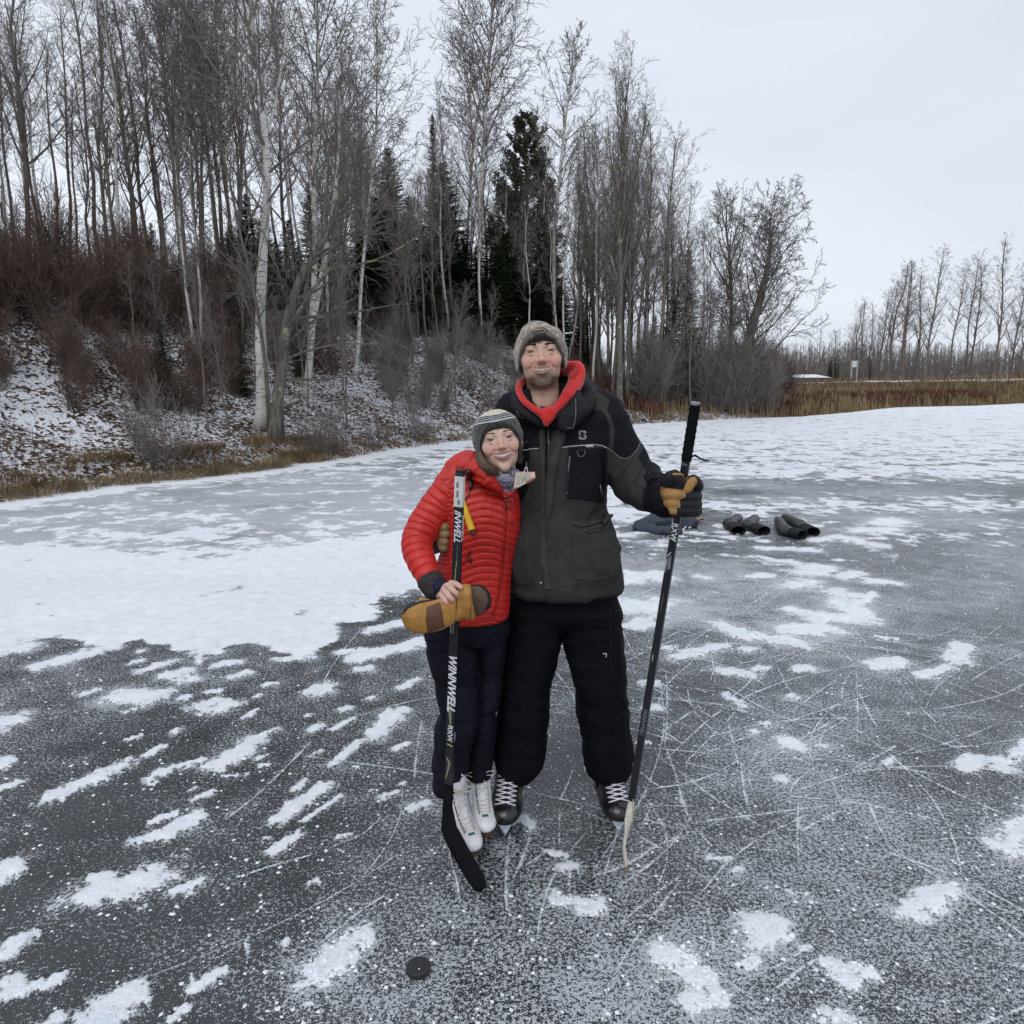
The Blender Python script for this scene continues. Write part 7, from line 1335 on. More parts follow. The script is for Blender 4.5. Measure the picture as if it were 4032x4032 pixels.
# ---- white figure skates
M_WB = Mat('white_skate_leather'); M_WB.set(M_WB.ramp(M_WB.noise(18, 4, .65), [(.3, (.60, .60, .61)), (.6, (.74, .745, .76))]), .38, spec=.4); M_WB.bump(M_WB.noise(60, 3), .15, .002); M_WB = M_WB.m; M_SOLE = plain('brown_stacked_sole', (.075, .040, .028), .6); M_WL = fabric('cream_laces', (.60, .57, .50), .85, var=.1); M_GREEN = plain('green_tag', (.02, .13, .09), .5)
def figure_skate(toe, fwd, parent, lean=0):
    Mx = frame(toe, fwd) @ Matrix.Diagonal((1.14, 1.0, 1.0)); O_ = Vector(toe) - Mx @ Vector((0, .125, 0)); Wp = lambda x, y, z: O_ + Mx @ Vector((x, y, z)); f = Field((-.075, -.16, .05), (.075, .17, .40), .0032)
    f.loft([(.066, 0, .01, .034, .120), (.085, 0, .01, .041, .128), (.108, 0, .0, .038, .112)], k=.01, e=2.2, cap=.012); f.ell((0, .085, .092), (.038, .052, .028), k=.02)
    f.chain([(0, .05, .105), (0, -.005, .145), (0, -.040, .20), (0, -.052, .26), (0, -.054, .29)], [.036, .036, .036, .038, .036], k=.03); f.ell((0, -.085, .11), (.032, .036, .05), k=.03)
    V, Fc = f.mesh(); V = relax(V, Fc, 1, .4); Wv = V @ np.array(Mx).T + np.array(O_); b = link('skate', np_mesh('boot', Wv, Fc, 4), parent, M_WB, True); S_ = BVHTree.FromPolygons([tuple(v) for v in V], [tuple(int(i) for i in q) for q in Fc])
    nrm = Vector((0, .72, .69)).normalized()
    def top(xx, t):
        c = Vector((0, .068, .105)).lerp(Vector((0, -.004, .315)), t) if t > .45 else Vector((0, .068, .105)).lerp(Vector((0, .020, .150)), t / .45) if False else Vector((0, .066 - .082 * min(1, t * 1.25), .105 + .20 * t * t + .03 * t)); d_ = Vector((0, 1, .45 + .4 * (1 - t))).normalized(); h = S_.ray_cast(c + Vector((xx, 0, 0)) + d_ * .2, -d_); return (h[0] + d_ * .0015, d_) if h[0] else (c + Vector((xx, .03, .03)), d_)
    mt = MB(); vs_ = []
    for t in np.linspace(.0, .84, 14):
        for xx in (-.011, -.004, .004, .011): vs_.append(Wp(*(top(xx, t)[0])))
    mt.add(vs_, [(4 * i + a, 4 * i + a + 1, 4 * i + a + 5, 4 * i + a + 4) for i in range(13) for a in range(3)]); mt.build('tongue', M_WB, b)
    for s_ in (-1, 1):
        mb = MB(); mb.tube([Wp(*(top(s_ * (.018 + .006 * t), t)[0])) for t in np.linspace(0, .82, 14)], [(.0013, .0024)] * 14, 6); mb.build('edge_trim', M_ZIP if s_ > 0 else M_SIDE, b)
        for i in range(8):
            t = .04 + .092 * i; p, d_ = top(s_ * .0215, t); q, d2 = top(-s_ * .0215, min(.84, t + .078)); m0, d3 = top(0, t + .045); mb = MB(); mb.tube([Wp(*p), Wp(*(m0 + d3 * (.003 + .001 * s_))), Wp(*q)], .0016, 6); mb.build('lace', M_WL, b)
            mb = MB(); mb.tube([Wp(*(p - d_ * .002)), Wp(*(p + d_ * .0022))], .003, 8); mb.build('eyelet', M_WB, b)
    mb = MB(); p, d_ = top(0, .72)
    for sx_ in (-1, 1):
        mb.tube([Wp(*(p + Vector((sx_ * a, .006 + c, d)))) for a, c, d in ((0, 0, 0), (.022, .012, .014), (.044, .010, .016), (.052, .004, .004), (.036, .008, -.006), (0, .004, -.002))], .0017, 6); mb.tube([Wp(*(p + Vector((sx_ * a, .006 + c, d)))) for a, c, d in ((0, 0, 0), (.008, .012, -.02), (.006, .016, -.045), (.016, .014, -.065))], .0016, 6)
    mb.build('bow', M_WL, b); p, d_ = top(.0, -.13); mb = MB(); mb.box(Wp(*(p + d_ * .001)), .011, .0045, .0012, Mx @ Matrix.Rotation(R(-32), 3, 'X')); mb.build('tag', M_GREEN, b, False)
    mb = MB(); P = [(.0, .140), (.022, .130), (.036, .095), (.037, .04), (.026, -.03), (.030, -.08), (.022, -.112), (0, -.120)]; P2 = P + [(-a, c) for a, c in reversed(P[1:-1])]; n_ = len(P2)
    mb.add([Wp(a, c, z_) for z_ in (.052, .066) for a, c in P2], [tuple(reversed(range(n_))), tuple(range(n_, 2 * n_))] + [(i, (i + 1) % n_, n_ + (i + 1) % n_, n_ + i) for i in range(n_)]); mb.box(Wp(0, -.08, .040), .024, .034, .0125, Mx); mb.build('sole', M_SOLE, b, False, .002)
    mb = MB(); P = [(.128, .050), (.133, .030), (.126, .014), (.110, .005), (.06, .001), (-.04, 0), (-.12, .004), (-.14, .012), (-.12, .020), (-.05, .016), (.03, .018), (.05, .050)]; n_ = len(P); mb.add([Wp(s_ * .0017, a, c + .001) for s_ in (-1, 1) for a, c in P], [tuple(range(n_)), tuple(reversed(range(n_, 2 * n_)))] + [(i, (i + 1) % n_, n_ + (i + 1) % n_, n_ + i) for i in range(n_)]); mb.box(Wp(0, .085, .050), .018, .035, .002, Mx); mb.box(Wp(0, -.09, .026), .0017, .02, .012, Mx); mb.build('blade', M_BLADE, b, False)
t1 = ground(1868, 3366, .055); figure_skate((t1.x, t1.y + .005, 0), (.52, -1, 0), wom)
t2 = ground(1914, 3292, .055); figure_skate((t2.x, t2.y + .005, 0), (.17, -1, 0), wom)
# ================================================================ sticks, mittens, puck and the rest
def text_mesh(txt, size, bold=0.0, shear=0.0, depth=.0003, spacing=1.0):
    cu = bpy.data.curves.new('t', 'FONT'); cu.body = txt; cu.size = size; cu.extrude = depth; cu.offset = bold; cu.shear = shear; cu.space_character = spacing; cu.align_x = 'CENTER'; cu.align_y = 'CENTER'; cu.resolution_u = 3
    ob = bpy.data.objects.new('t', cu); C.objects.link(ob); dg = bpy.context.evaluated_depsgraph_get(); me = bpy.data.meshes.new_from_object(ob.evaluated_get(dg)); bpy.data.objects.remove(ob); bpy.data.curves.remove(cu); me.materials.clear(); return me
M_SH = plain('black_shaft', (.012, .013, .018), .28, spec=.5); M_TAPE = fabric('black_cloth_tape', (.0075, .008, .010), .9, bump=.5, nscale=200, spec=.08); M_WT = plain('white_lettering', (.74, .75, .80), .4, var=.03); M_LIME = plain('lime_print', (.42, .55, .10), .4); M_GREYP = plain('grey_print', (.16, .18, .19), .4); M_STK = plain('white_sticker', (.62, .63, .62), .5)
def shaft(t, b, face, hw=.0155, hd=.0105):
    """box shaft from top t to bottom b; returns a function giving the frame along it"""
    t, b = Vector(t), Vector(b); d = (b - t).normalized(); n = Vector(face); n = (n - d * n.dot(d)).normalized(); s_ = d.cross(n).normalized()
    if s_.x > 0: s_ = -s_
    Mx = Matrix((s_, n, d)).transposed()      # x across the wide face, y out of it, z down
    return t, b, Mx
def on_face(me, name, mat, parent, t, Mx, along, hd, down=True, side=None, lift=.0004, xo=0):
    """letters read downwards along the shaft"""
    s_, n, d = Mx.col[0], Mx.col[1], Mx.col[2]
    if side is None: X, Y, Z = d, -s_ if (d.cross(-s_)).dot(n) > 0 else s_, n; base = t + d * along + n * (hd + lift) + s_ * xo
    else: nn = s_ * side; Y = n if d.cross(n).dot(nn) > 0 else -n; X, Z = d, nn; base = t + d * along + nn * (side_hw + lift)
    M4 = Matrix.Translation(base) @ Matrix((X, Y, Z)).transposed().to_4x4(); me.transform(M4); return link(name, me, parent, mat)
side_hw = .0155
def stripe(name, mat, parent, t, Mx, pts, hd, w=.0012):
    s_, n, d = Mx.col[0], Mx.col[1], Mx.col[2]; mb = MB(); mb.tube([t + d * a + s_ * x + n * (hd + .0002) for a, x in pts], [(.0004, w)] * len(pts), 4, flat=tuple(n)); return mb.build(name, mat, parent, False)
def poly_face(name, mat, parent, t, Mx, pts, hd):
    s_, n, d = Mx.col[0], Mx.col[1], Mx.col[2]; k = len(pts); mb = MB(); mb.add([t + d * a + s_ * x + n * (hd + z) for z in (-.0003, .0003) for a, x in pts], [tuple(range(k)), tuple(reversed(range(k, 2 * k)))] + [(i, (i + 1) % k, k + (i + 1) % k, k + i) for i in range(k)]); return mb.build(name, mat, parent, False)
def beam(name, mat, parent, t, Mx, a0, a1, hw, hd, bev=.003):
    mb = MB(); c = t + Mx.col[2] * ((a0 + a1) / 2); mb.box(c, hw, hd, (a1 - a0) / 2, Mx); return mb.build(name, mat, parent, False, bev)
# ---- the woman's stick, blade towards the camera
T = at(1812, 1862, 2.405); B = at(1768, 3085, 2.47); heel = at(1748, 3275, 2.50)
st = empty('hockey_stick', tuple(B * 1)); tag(st, 'black hockey stick with white lettering and black taped blade held by the woman', 'hockey stick')
t_, b_, Mx = shaft(T, B, (-.30, -1, 0)); Ls = (B - T).length; side_hw = .0150
beam('shaft', M_SH, st, t_, Mx, 0, Ls, .0150, .0100); beam('butt_end', M_ZIP, st, t_, Mx, -.012, .0, .0135, .0088)
beam('sticker', M_STK, st, t_, Mx, .010, .113, .0154, .0104, .001)
for a, x, l, w in ((.03, .004, .018, .004), (.058, .003, .022, .0035), (.088, -.002, .016, .004)): poly_face('barcode', M_GREYP, st, t_, Mx, [(a, x - w), (a + l, x - w), (a + l, x + w), (a, x + w)], .0107)
on_face(text_mesh('INWELL', .031, .0006, .35, spacing=1.0), 'lettering', M_WT, st, t_, Mx, .178, .0100)
on_face(text_mesh('INWELL', .026, .0005, .35), 'lettering', M_WT, st, t_, Mx, .185, .01, side=-1)
on_face(text_mesh('WINNWELL', .040, .0010, .38, spacing=1.02), 'lettering', M_WT, st, t_, Mx, .745, .0100)
on_face(text_mesh('RXW', .027, .0003), 'lettering', M_WT, st, t_, Mx, Ls - .207, .0100); on_face(text_mesh('1', .030, .0003, .3), 'lettering', M_LIME, st, t_, Mx, Ls - .164, .0100)
on_face(text_mesh('RXW1', .012, .0001), 'lettering', M_WT, st, t_, Mx, .47, .01, side=-1); on_face(text_mesh('RXW1', .012, .0001), 'lettering', M_WT, st, t_, Mx, Ls - .19, .01, side=-1)
for a0 in (Ls - .335,):
    poly_face('chevron', M_GREYP, st, t_, Mx, [(a0, -.010), (a0 + .035, .006), (a0 + .12, -.004), (a0 + .045, -.004)], .0100); stripe('stripe', M_LIME, st, t_, Mx, [(a0 + .01, -.006), (a0 + .032, .0078), (a0 + .13, -.0045)], .0104, .0009)
a0 = Ls - .115; poly_face('chevron', M_GREYP, st, t_, Mx, [(a0, .011), (a0 + .025, -.004), (a0 + .085, .009), (a0 + .03, .003)], .0100); stripe('stripe', M_LIME, st, t_, Mx, [(a0 + .004, .009), (a0 + .026, -.0062), (a0 + .09, .010)], .0104, .0009)
stripe('stripe', M_LIME, st, t_, Mx, [(.30, -.002), (.39, .003), (.42, .004), (.56, .002)], .0102, .0009); stripe('stripe', M_WT, st, t_, Mx, [(.42, .0115), (.56, .0105)], .0102, .0010); stripe('stripe', M_GREYP, st, t_, Mx, [(.24, -.004), (.38, .001), (.56, -.001)], .0101, .0008)
tgt = [at(1770, 3060, 2.47), at(1762, 3180, 2.480), at(1768, 3262, 2.475), at(1790, 3310, 2.445), at(1824, 3372, 2.385), at(1862, 3438, 2.322), at(1888, 3478, 2.283), at(1902, 3497, 2.266)]
def blade_mesh(P, up, half, th, name, mat, parent, lean=(0, 0, 0)):
    """blade: height band along a path"""
    mb = MB(); vs_ = []; n = len(P)
    for i, p in enumerate(P):
        t = (P[min(i + 1, n - 1)] - P[max(i - 1, 0)]).normalized(); u = (Vector(up[i]) - t * Vector(up[i]).dot(t)).normalized(); s_ = t.cross(u).normalized(); h = half[i]
        for a, b in ((-1, -.5), (-1, .5), (-.3, 1), (.6, 1), (1, .4), (1, -.4), (.6, -1), (-.3, -1)): vs_.append(p + u * (h * a) + s_ * (th * b))
    f = [(i * 8 + k, i * 8 + (k + 1) % 8, (i + 1) * 8 + (k + 1) % 8, (i + 1) * 8 + k) for i in range(n - 1) for k in range(8)] + [tuple(reversed(range(8))), tuple((n - 1) * 8 + k for k in range(8))]; mb.add(vs_, f); o = mb.build(name, mat, parent); return o
A_ = Vector((1, -.15, .5)).normalized()
gz = lambda p, h: Vector((p.x, p.y, max(p.z, h * .93)))
P_ = []; H_ = [.0155, .0185, .030, .034, .035, .035, .031, .018]; U_ = [(1, 0, 0), (1, 0, .05), (.9, 0, .45), (.62, .1, .78), (.45, .15, .88), (.40, .15, .9), (.40, .15, .9), (.4, .15, .9)]
for p, h, u in zip(tgt, H_, U_): P_.append(Vector((p.x, p.y, max(p.z, h * Vector(u).normalized().z + .006))))
blade_mesh(P_, U_, H_, .0075, 'blade', M_TAPE, st)
# ---- the man's stick, blade edge on with pale tape
T = at(2738, 1590, 2.452); B = at(2487, 3150, 2.655)
st = empty('hockey_stick', tuple(B)); tag(st, 'black hockey stick with taped grip and pale wooden-coloured blade held upright by the man', 'hockey stick')
t_, b_, Mx = shaft(T, B, (-.55, -1, 0)); Ls = (B - T).length
beam('shaft', M_SH, st, t_, Mx, 0, Ls, .0135, .0100)
mb = MB(); d_ = Mx.col[2]; n_ = 26; pts = [t_ + d_ * (.192 * i / n_) for i in range(n_ + 1)]; mb.tube(pts, [(.0175 + .0016 * (i % 3 == 0), .0150 + .0015 * (i % 3 == 1)) for i in range(n_ + 1)], 12, flat=tuple(Mx.col[0])); mb.build('grip_tape', M_TAPE, st); mb = MB(); mb.tube([t_ - d_ * .006, t_ + d_ * .004], [.0155, .0175], 12); mb.build('butt_cap', plain('worn_tape_end', (.22, .23, .24), .8), st)
e0 = at(2716, 1800, 2.475); mb = MB(); mb.tube([e0, e0 + Vector((.018, 0, .006)), e0 + Vector((.034, -.002, -.004)), e0 + Vector((.05, 0, -.010)), e0 + Vector((.066, 0, -.013))], [(.003, .007), (.004, .006), (.003, .0065), (.003, .005), (.002, .002)], 6); mb.build('loose_tape_end', M_TAPE, st)
al = lambda py: (at(2738 + (2487 - 2738) * (py - 1590) / (3150 - 1590), py, 2.452 + .203 * (py - 1590) / 1560) - t_).length
on_face(text_mesh('RXW', .028, .0003), 'lettering', M_WT, st, t_, Mx, al(2090), .0100); on_face(text_mesh('1', .030, .0003, .3), 'lettering', M_LIME, st, t_, Mx, al(2113), .0100); on_face(text_mesh('WINNWELL', .022, .0003, .35), 'lettering', M_GREYP, st, t_, Mx, al(2835), .0100)
on_face(text_mesh('L', .024, .0003, .3), 'lettering', M_GREYP, st, t_, Mx, al(1826), .0100); poly_face('chevron', M_GREYP, st, t_, Mx, [(al(1862), -.004), (al(1868), .007), (al(1888), .009), (al(1882), -.001)], .0100)
poly_face('chevron', M_GREYP, st, t_, Mx, [(al(2178), -.004), (al(2195), .008), (al(2240), .002), (al(2230), -.008)], .0100); stripe('stripe', M_WT, st, t_, Mx, [(al(2168), -.001), (al(2186), .009)], .0100, .0012); stripe('stripe', M_WT, st, t_, Mx, [(al(2040), .010), (al(2075), .010)], .0101, .0012); stripe('stripe', M_WT, st, t_, Mx, [(al(2200), .010), (al(2250), .010)], .0101, .0010); stripe('stripe', M_WT, st, t_, Mx, [(al(2570), .004), (al(2596), .004)], .0101, .001); stripe('stripe', M_GREYP, st, t_, Mx, [(al(2330), .002), (al(2400), .002)], .0101, .0008)
M_PALE = Mat('pale_worn_tape'); v = M_PALE.mapped((1, 3, 3)); M_PALE.set(M_PALE.ramp(M_PALE.noise(22, 4, .65, v), [(.3, (.42, .38, .30)), (.6, (.62, .59, .52))]), .8); M_PALE.bump(M_PALE.noise(90, 3), .4, .002); M_PALE = M_PALE.m
tgt = [at(2489, 3140, 2.655), at(2476, 3225, 2.655), at(2462, 3300, 2.60), at(2455, 3355, 2.54), at(2460, 3410, 2.49), at(2465, 3438, 2.462)]
H_ = [.016, .020, .027, .029, .028, .020]; U_ = [(0, .4, .9), (0, .3, .95), (.03, 0, 1), (.04, 0, 1), (.02, 0, 1), (0, 0, 1)]; P_ = [Vector((p.x, p.y, max(p.z, h + .003))) for p, h in zip(tgt, H_)]
blade_mesh(P_, U_, H_, .0058, 'blade', M_PALE, st); mb = MB(); mb.tube([P_[-1] + Vector((-.002, -.001, -.012)), P_[-1] + Vector((-.001, -.012, -.014))], [(.006, .010), (.004, .006)], 7); mb.build('worn_toe', plain('worn_wood', (.20, .14, .09), .8), st)
# ---- mittens held against the stick
M_LTH = Mat('tan_leather'); M_LTH.set(M_LTH.ramp(M_LTH.noise(16, 4, .65), [(.3, (.30, .145, .030)), (.65, (.42, .215, .052))]), .55, spec=.35); M_LTH.bump(M_LTH.math('ADD', M_LTH.noise(28, 4, .6), M_LTH.math('MULTIPLY', M_LTH.noise(140, 2), .3)), .4, .004); M_LTH = M_LTH.m
M_LBR = plain('brown_leather_patch', (.105, .046, .026), .5, nscale=30); M_LBK = fabric('black_knit_back', (.015, .015, .017), .85, bump=.6, nscale=90, dist=.004); M_LOL = plain('worn_brown_leather', (.115, .070, .045), .6, var=.3, nscale=14)
def mitten(name, label, outline_fn, mats, attrs): pass
my = 2.375
f = Field(at(1570, 2520, my) - Vector((.03, .06, .03)), at(1850, 2270, my) + Vector((.03, .07, .03)), .0032)
f.chain([tuple(at(1648, 2430, my)), tuple(at(1690, 2425, my)), tuple(at(1745, 2412, my)), tuple(at(1785, 2395, my))], [.054, .056, .050, .040], k=.02, flat=(0, 1, 0), fs=.48)
f.chain([tuple(at(1785, 2398, my)), tuple(at(1815, 2378, my)), tuple(at(1842, 2374, my))], [.038, .048, .059], k=.01, flat=(0, 1, 0), fs=.50, sm=1); f.chain([tuple(at(1835, 2340, my)), tuple(at(1824, 2326, my + .01))], [.018, .016], k=.02)
f.cut(lambda X, Y, Z: (X - at(1862, 2370, my).x) + .12 * (Z - at(1862, 2370, my).z), k=.003)
f.ell(at(1872, 2372, my + .002), (.030, .016, .050), k=.004, op='sub')
V, Fc = f.mesh(); V = relax(V, Fc, 1, .4); N_ = vnormals(V, Fc); PX, PY = project(V); V = V + N_ * (folds(V, 16, .005, (1, 1, 1), 7, 3) - .006 * g_(PX, 1797, 5) - .0025 * g_(PX, 1853, 2.5))[:, None]
m = Mat('tan_mitten_leather'); n1 = m.noise(16, 4, .65); c = m.ramp(n1, [(.3, (.29, .14, .030)), (.65, (.42, .215, .052))]); br = m.ramp(n1, [(.3, (.095, .042, .024)), (.7, (.13, .060, .036))]); c = m.mix(m.step(m.attr('patch_d'), -1, 1), c, br); c = m.mix(m.step(m.attr('black_d'), -1, 1), c, (.014, .014, .016)); m.set(c, .52, spec=.35); m.bump(m.math('ADD', m.noise(28, 4, .6), m.math('MULTIPLY', m.noise(140, 2), .3)), .4, .004)
pd = region(V, [(1683, 2388), (1730, 2370), (1738, 2410), (1750, 2470), (1686, 2495), (1679, 2440)]); bd2 = np.where(V[:, 1] > my + .006, 5.0, -5.0); bd2 = np.maximum(bd2, np.minimum(10, (np.interp(PX, [1590, 1610, 1650, 1700, 1750, 1790], [2420, 2396, 2378, 2366, 2356, 2330]) - PY)) * (PX < 1790) - 50 * (PX >= 1790))
mit = sculpt('mitten', V, Fc, m.m, None, {'patch_d': pd, 'black_d': bd2}); tag(mit, 'tan leather mitten with a brown palm patch, held open end right against the stick', 'mitten'); sm_ = Surf(V, Fc)
mb = MB(); sm_.cord(mb, [(1797, 2338), (1797, 2380), (1796, 2410)], .0012, .0005); sm_.cord(mb, [(1854, 2330), (1856, 2380), (1850, 2440)], .0010, .0005); sm_.cord(mb, [(1682, 2390), (1678, 2440), (1686, 2492)], .0011, .0005); sm_.cord(mb, [(1732, 2372), (1740, 2415), (1748, 2468)], .0011, .0005); mb.build('stitching', plain('dark_thread', (.06, .03, .015), .7), mit)
f = Field(at(1560, 2480, my + .05) - Vector((.03, .05, .03)), at(1940, 2270, my + .05) + Vector((.03, .05, .05)), .0034); m2 = my + .055
f.chain([tuple(at(1770, 2368, m2)), tuple(at(1830, 2366, m2)), tuple(at(1872, 2362, m2))], [.038, .050, .0545], k=.02, flat=(0, 1, 0), fs=.42)
V, Fc = f.mesh(); V = relax(V, Fc, 1, .4); N_ = vnormals(V, Fc); PX, PY = project(V); V = V + N_ * folds(V, 18, .003, (1, 1, 1), 17, 3)[:, None]
m = Mat('worn_brown_mitten'); n1 = m.noise(14, 4, .65); c = m.ramp(n1, [(.3, (.075, .048, .034)), (.7, (.145, .092, .062))]); c = m.mix(m.step(m.attr('edge_d'), -1, 1), c, (.014, .014, .016)); m.set(c, .6, spec=.3); m.bump(m.noise(40, 4, .6), .35, .003)
ang_ = np.arctan2(PY - 2362, PX - 1868); dd_ = np.hypot((PX - 1868), (PY - 2362)); ed = np.where((ang_ < .7) & (ang_ > -2.6), dd_ - 53, -9)
mi2 = sculpt('mitten', V, Fc, m.m, None, {'edge_d': ed}); tag(mi2, 'darker worn brown mitten tucked behind the tan mitten, its rounded tip to the right', 'mitten')
lump_o = MB(); lump_o.tube([at(1668, 2362, 2.455), at(1662, 2372, 2.45)], [.014, .016], 10); 
f = Field(at(1640, 2400, 2.44) - Vector((.02, .04, .02)), at(1710, 2340, 2.44) + Vector((.02, .05, .02)), .003); f.chain([tuple(at(1662, 2365, 2.425)), tuple(at(1690, 2372, 2.425))], [.012, .012], k=.01, flat=(0, 1, 0), fs=.8); V, Fc = f.mesh(); q = sculpt('cuff_end', V, Fc, M_LTH, mi2)
# ---- ice picks on a coiled cord over her shoulder
ip = empty('ice_pick', tuple(at(1842, 2090, 2.50))); tag(ip, 'yellow ridged ice safety pick on a black cord hanging on the red jacket', 'ice pick')
M_YEL = plain('yellow_plastic', (.72, .43, .012), .4); yz = lambda px, py, l=.012: sw.on(px, py, l)[0]
a = yz(1822, 1968, .014); b = yz(1860, 2085, .016); n_ = 22; mb = MB(); mb.tube([a.lerp(b, i / n_) for i in range(n_ + 1)], [.0095 + .0035 * i / n_ + .0009 * (i % 2) for i in range(n_ + 1)], 12); mb.build('handle', M_YEL, ip)
mb = MB(); mb.tube([b, b.lerp(a, -.16)], [.0078, .0070], 10); mb.build('core', plain('dark_core', (.05, .03, .03), .6), ip); 
mb = MB(); P_ = [yz(1852, 1852, .010), yz(1854, 1870, .012), yz(1855, 1895, .014), yz(1854, 1926, .014)]; n_ = 30; Q = []
for i in range(n_ + 1):
    t = i / n_ * 3; k = min(2, int(t)); Q.append(P_[k].lerp(P_[k + 1], t - k))
mb.tube(Q, [.0072 + .0014 * (i % 2) for i in range(n_ + 1)], 10); mb.build('coil_sheath', M_ZIP, ip)
mb = MB(); mb.tube([yz(1852, 1926, .006), yz(1850, 1940, .004), yz(1838, 1962, .004), yz(1826, 1978, .006)], .0022, 6); mb.build('cord', M_ZIP, ip)
mb = MB(); mb.tube([yz(1800, 1866, .002), yz(1822, 1850, .005), yz(1848, 1848, .008), yz(1852, 1856, .009)], .0030, 6); mb.build('cord', M_ZIP, ip)
# ---- paper licence tag pinned to the man's jacket
M_PAP = Mat('licence_paper'); vv = M_PAP.mapped((1, 1, 1)); M_PAP.set((.62, .57, .47), .8); M_PAP = M_PAP.m; M_INKR = plain('red_print', (.38, .04, .04), .7); M_INKG = plain('grey_print_lines', (.30, .27, .22), .8); M_INKN = plain('green_print', (.28, .40, .28), .8)
cr = [(2029, 1858), (2107, 1857), (2107, 1903), (2020, 1926)]; py_ = 2.575
pt = [at(x, y, py_ - (.012 if (x, y) == (2107, 1903) else 0)) for x, y in cr]; NU, NV = 14, 10; V = []; rnd = random.Random(2)
def tagp(u, v, l=0):
    p = (pt[0] * (1 - u) + pt[1] * u) * (1 - v) + (pt[3] * (1 - u) + pt[2] * u) * v; c = max(0, u + v - 1.25); p = p + Vector((0, -.028 * c + .004 * math.sin(u * 5), .030 * c * v)); return p + Vector((0, -l, 0))
V = [tagp(i / NU, j / NV) for j in range(NV + 1) for i in range(NU + 1)]; Fq = [(j * (NU + 1) + i, (j + 1) * (NU + 1) + i, (j + 1) * (NU + 1) + i + 1, j * (NU + 1) + i + 1) for j in range(NV) for i in range(NU)]
tg = link('paper_tag', py_mesh('paper_tag', V, Fq), None, M_PAP, True); tag(tg, 'curled paper licence tag with a red border pinned on the grey jacket', 'tag'); so = tg.modifiers.new('thick', 'SOLIDIFY'); so.thickness = .0006
for nm, P_, w_, mt in [('border', [(.0, .02), (1, .02)], .0006, M_INKR), ('border', [(.985, 0), (.985, .98)], .0006, M_INKR), ('border', [(.015, 0), (.01, 1)], .0006, M_INKR), ('print_line', [(.24, .13), (.46, .13)], .0006, M_INKR), ('print_line', [(.54, .13), (.82, .13)], .0006, M_INKR), ('folded_corner', [(.60, .97), (.97, .80)], .0045, M_INKR)] + [('print_line', [(.12, .24 + .095 * i), (.88 - .12 * (i > 4) - .1 * (i > 5), .24 + .095 * i)], .0006, M_INKG) for i in range(7)] + [('print_line', [(.38, .45), (.62, .47)], .0024, M_INKN), ('print_line', [(.36, .56), (.60, .57)], .0022, M_INKN)]:
    mb = MB(); mb.tube([tagp(P_[0][0] + (P_[1][0] - P_[0][0]) * t, P_[0][1] + (P_[1][1] - P_[0][1]) * t, .0010) for t in np.linspace(0, 1, 8)], [(.0003, w_)] * 8, 4, flat=(0, 1, 0)); mb.build(nm, mt, tg, False)
mb = MB(); mb.tube([at(x, y, py_ - .006) for x, y in ((2078, 1898), (2080, 1870), (2074, 1838), (2070, 1838), (2062, 1862), (2050, 1895), (2048, 1906), (2060, 1908))], .0011, 6); mb.build('safety_pin', M_WT, tg)
# ---- puck
p = ground(1648, 3826, 0); c = Vector((p.x, p.y, 0)); pk = MB(); n_ = 48; prof = [(.0, .0045), (.0350, .0045), (.0372, .0065), (.0381, .0090), (.0381, .0215), (.0372, .0240), (.0352, .0258), (.0, .0258)]
vs_ = [(c.x + r_ * math.cos(2 * math.pi * k / n_), c.y + r_ * math.sin(2 * math.pi * k / n_), z_ - .0025) for r_, z_ in prof[1:-1] for k in range(n_)]; m_ = len(prof) - 2
pk.add(vs_, [(i * n_ + k, i * n_ + (k + 1) % n_, (i + 1) * n_ + (k + 1) % n_, (i + 1) * n_ + k) for i in range(m_ - 1) for k in range(n_)] + [tuple(reversed(range(n_))), tuple((m_ - 1) * n_ + k for k in range(n_))]); M_PUCK = plain('puck_rubber', (.020, .021, .023), .6, nscale=60); pko = pk.build('hockey_puck', M_PUCK, None, False); tag(pko, 'black rubber hockey puck lying flat on the ice in the foreground', 'puck')
mb = MB(); mb.box(c + Vector((.004, -.016, .0245)), .0022, .0018, .0010, Matrix.Rotation(.5, 3, 'Z')); mb.build('ice_fleck', M_CRUMB if 'M_CRUMB' in globals() else M_WT, pko, False)
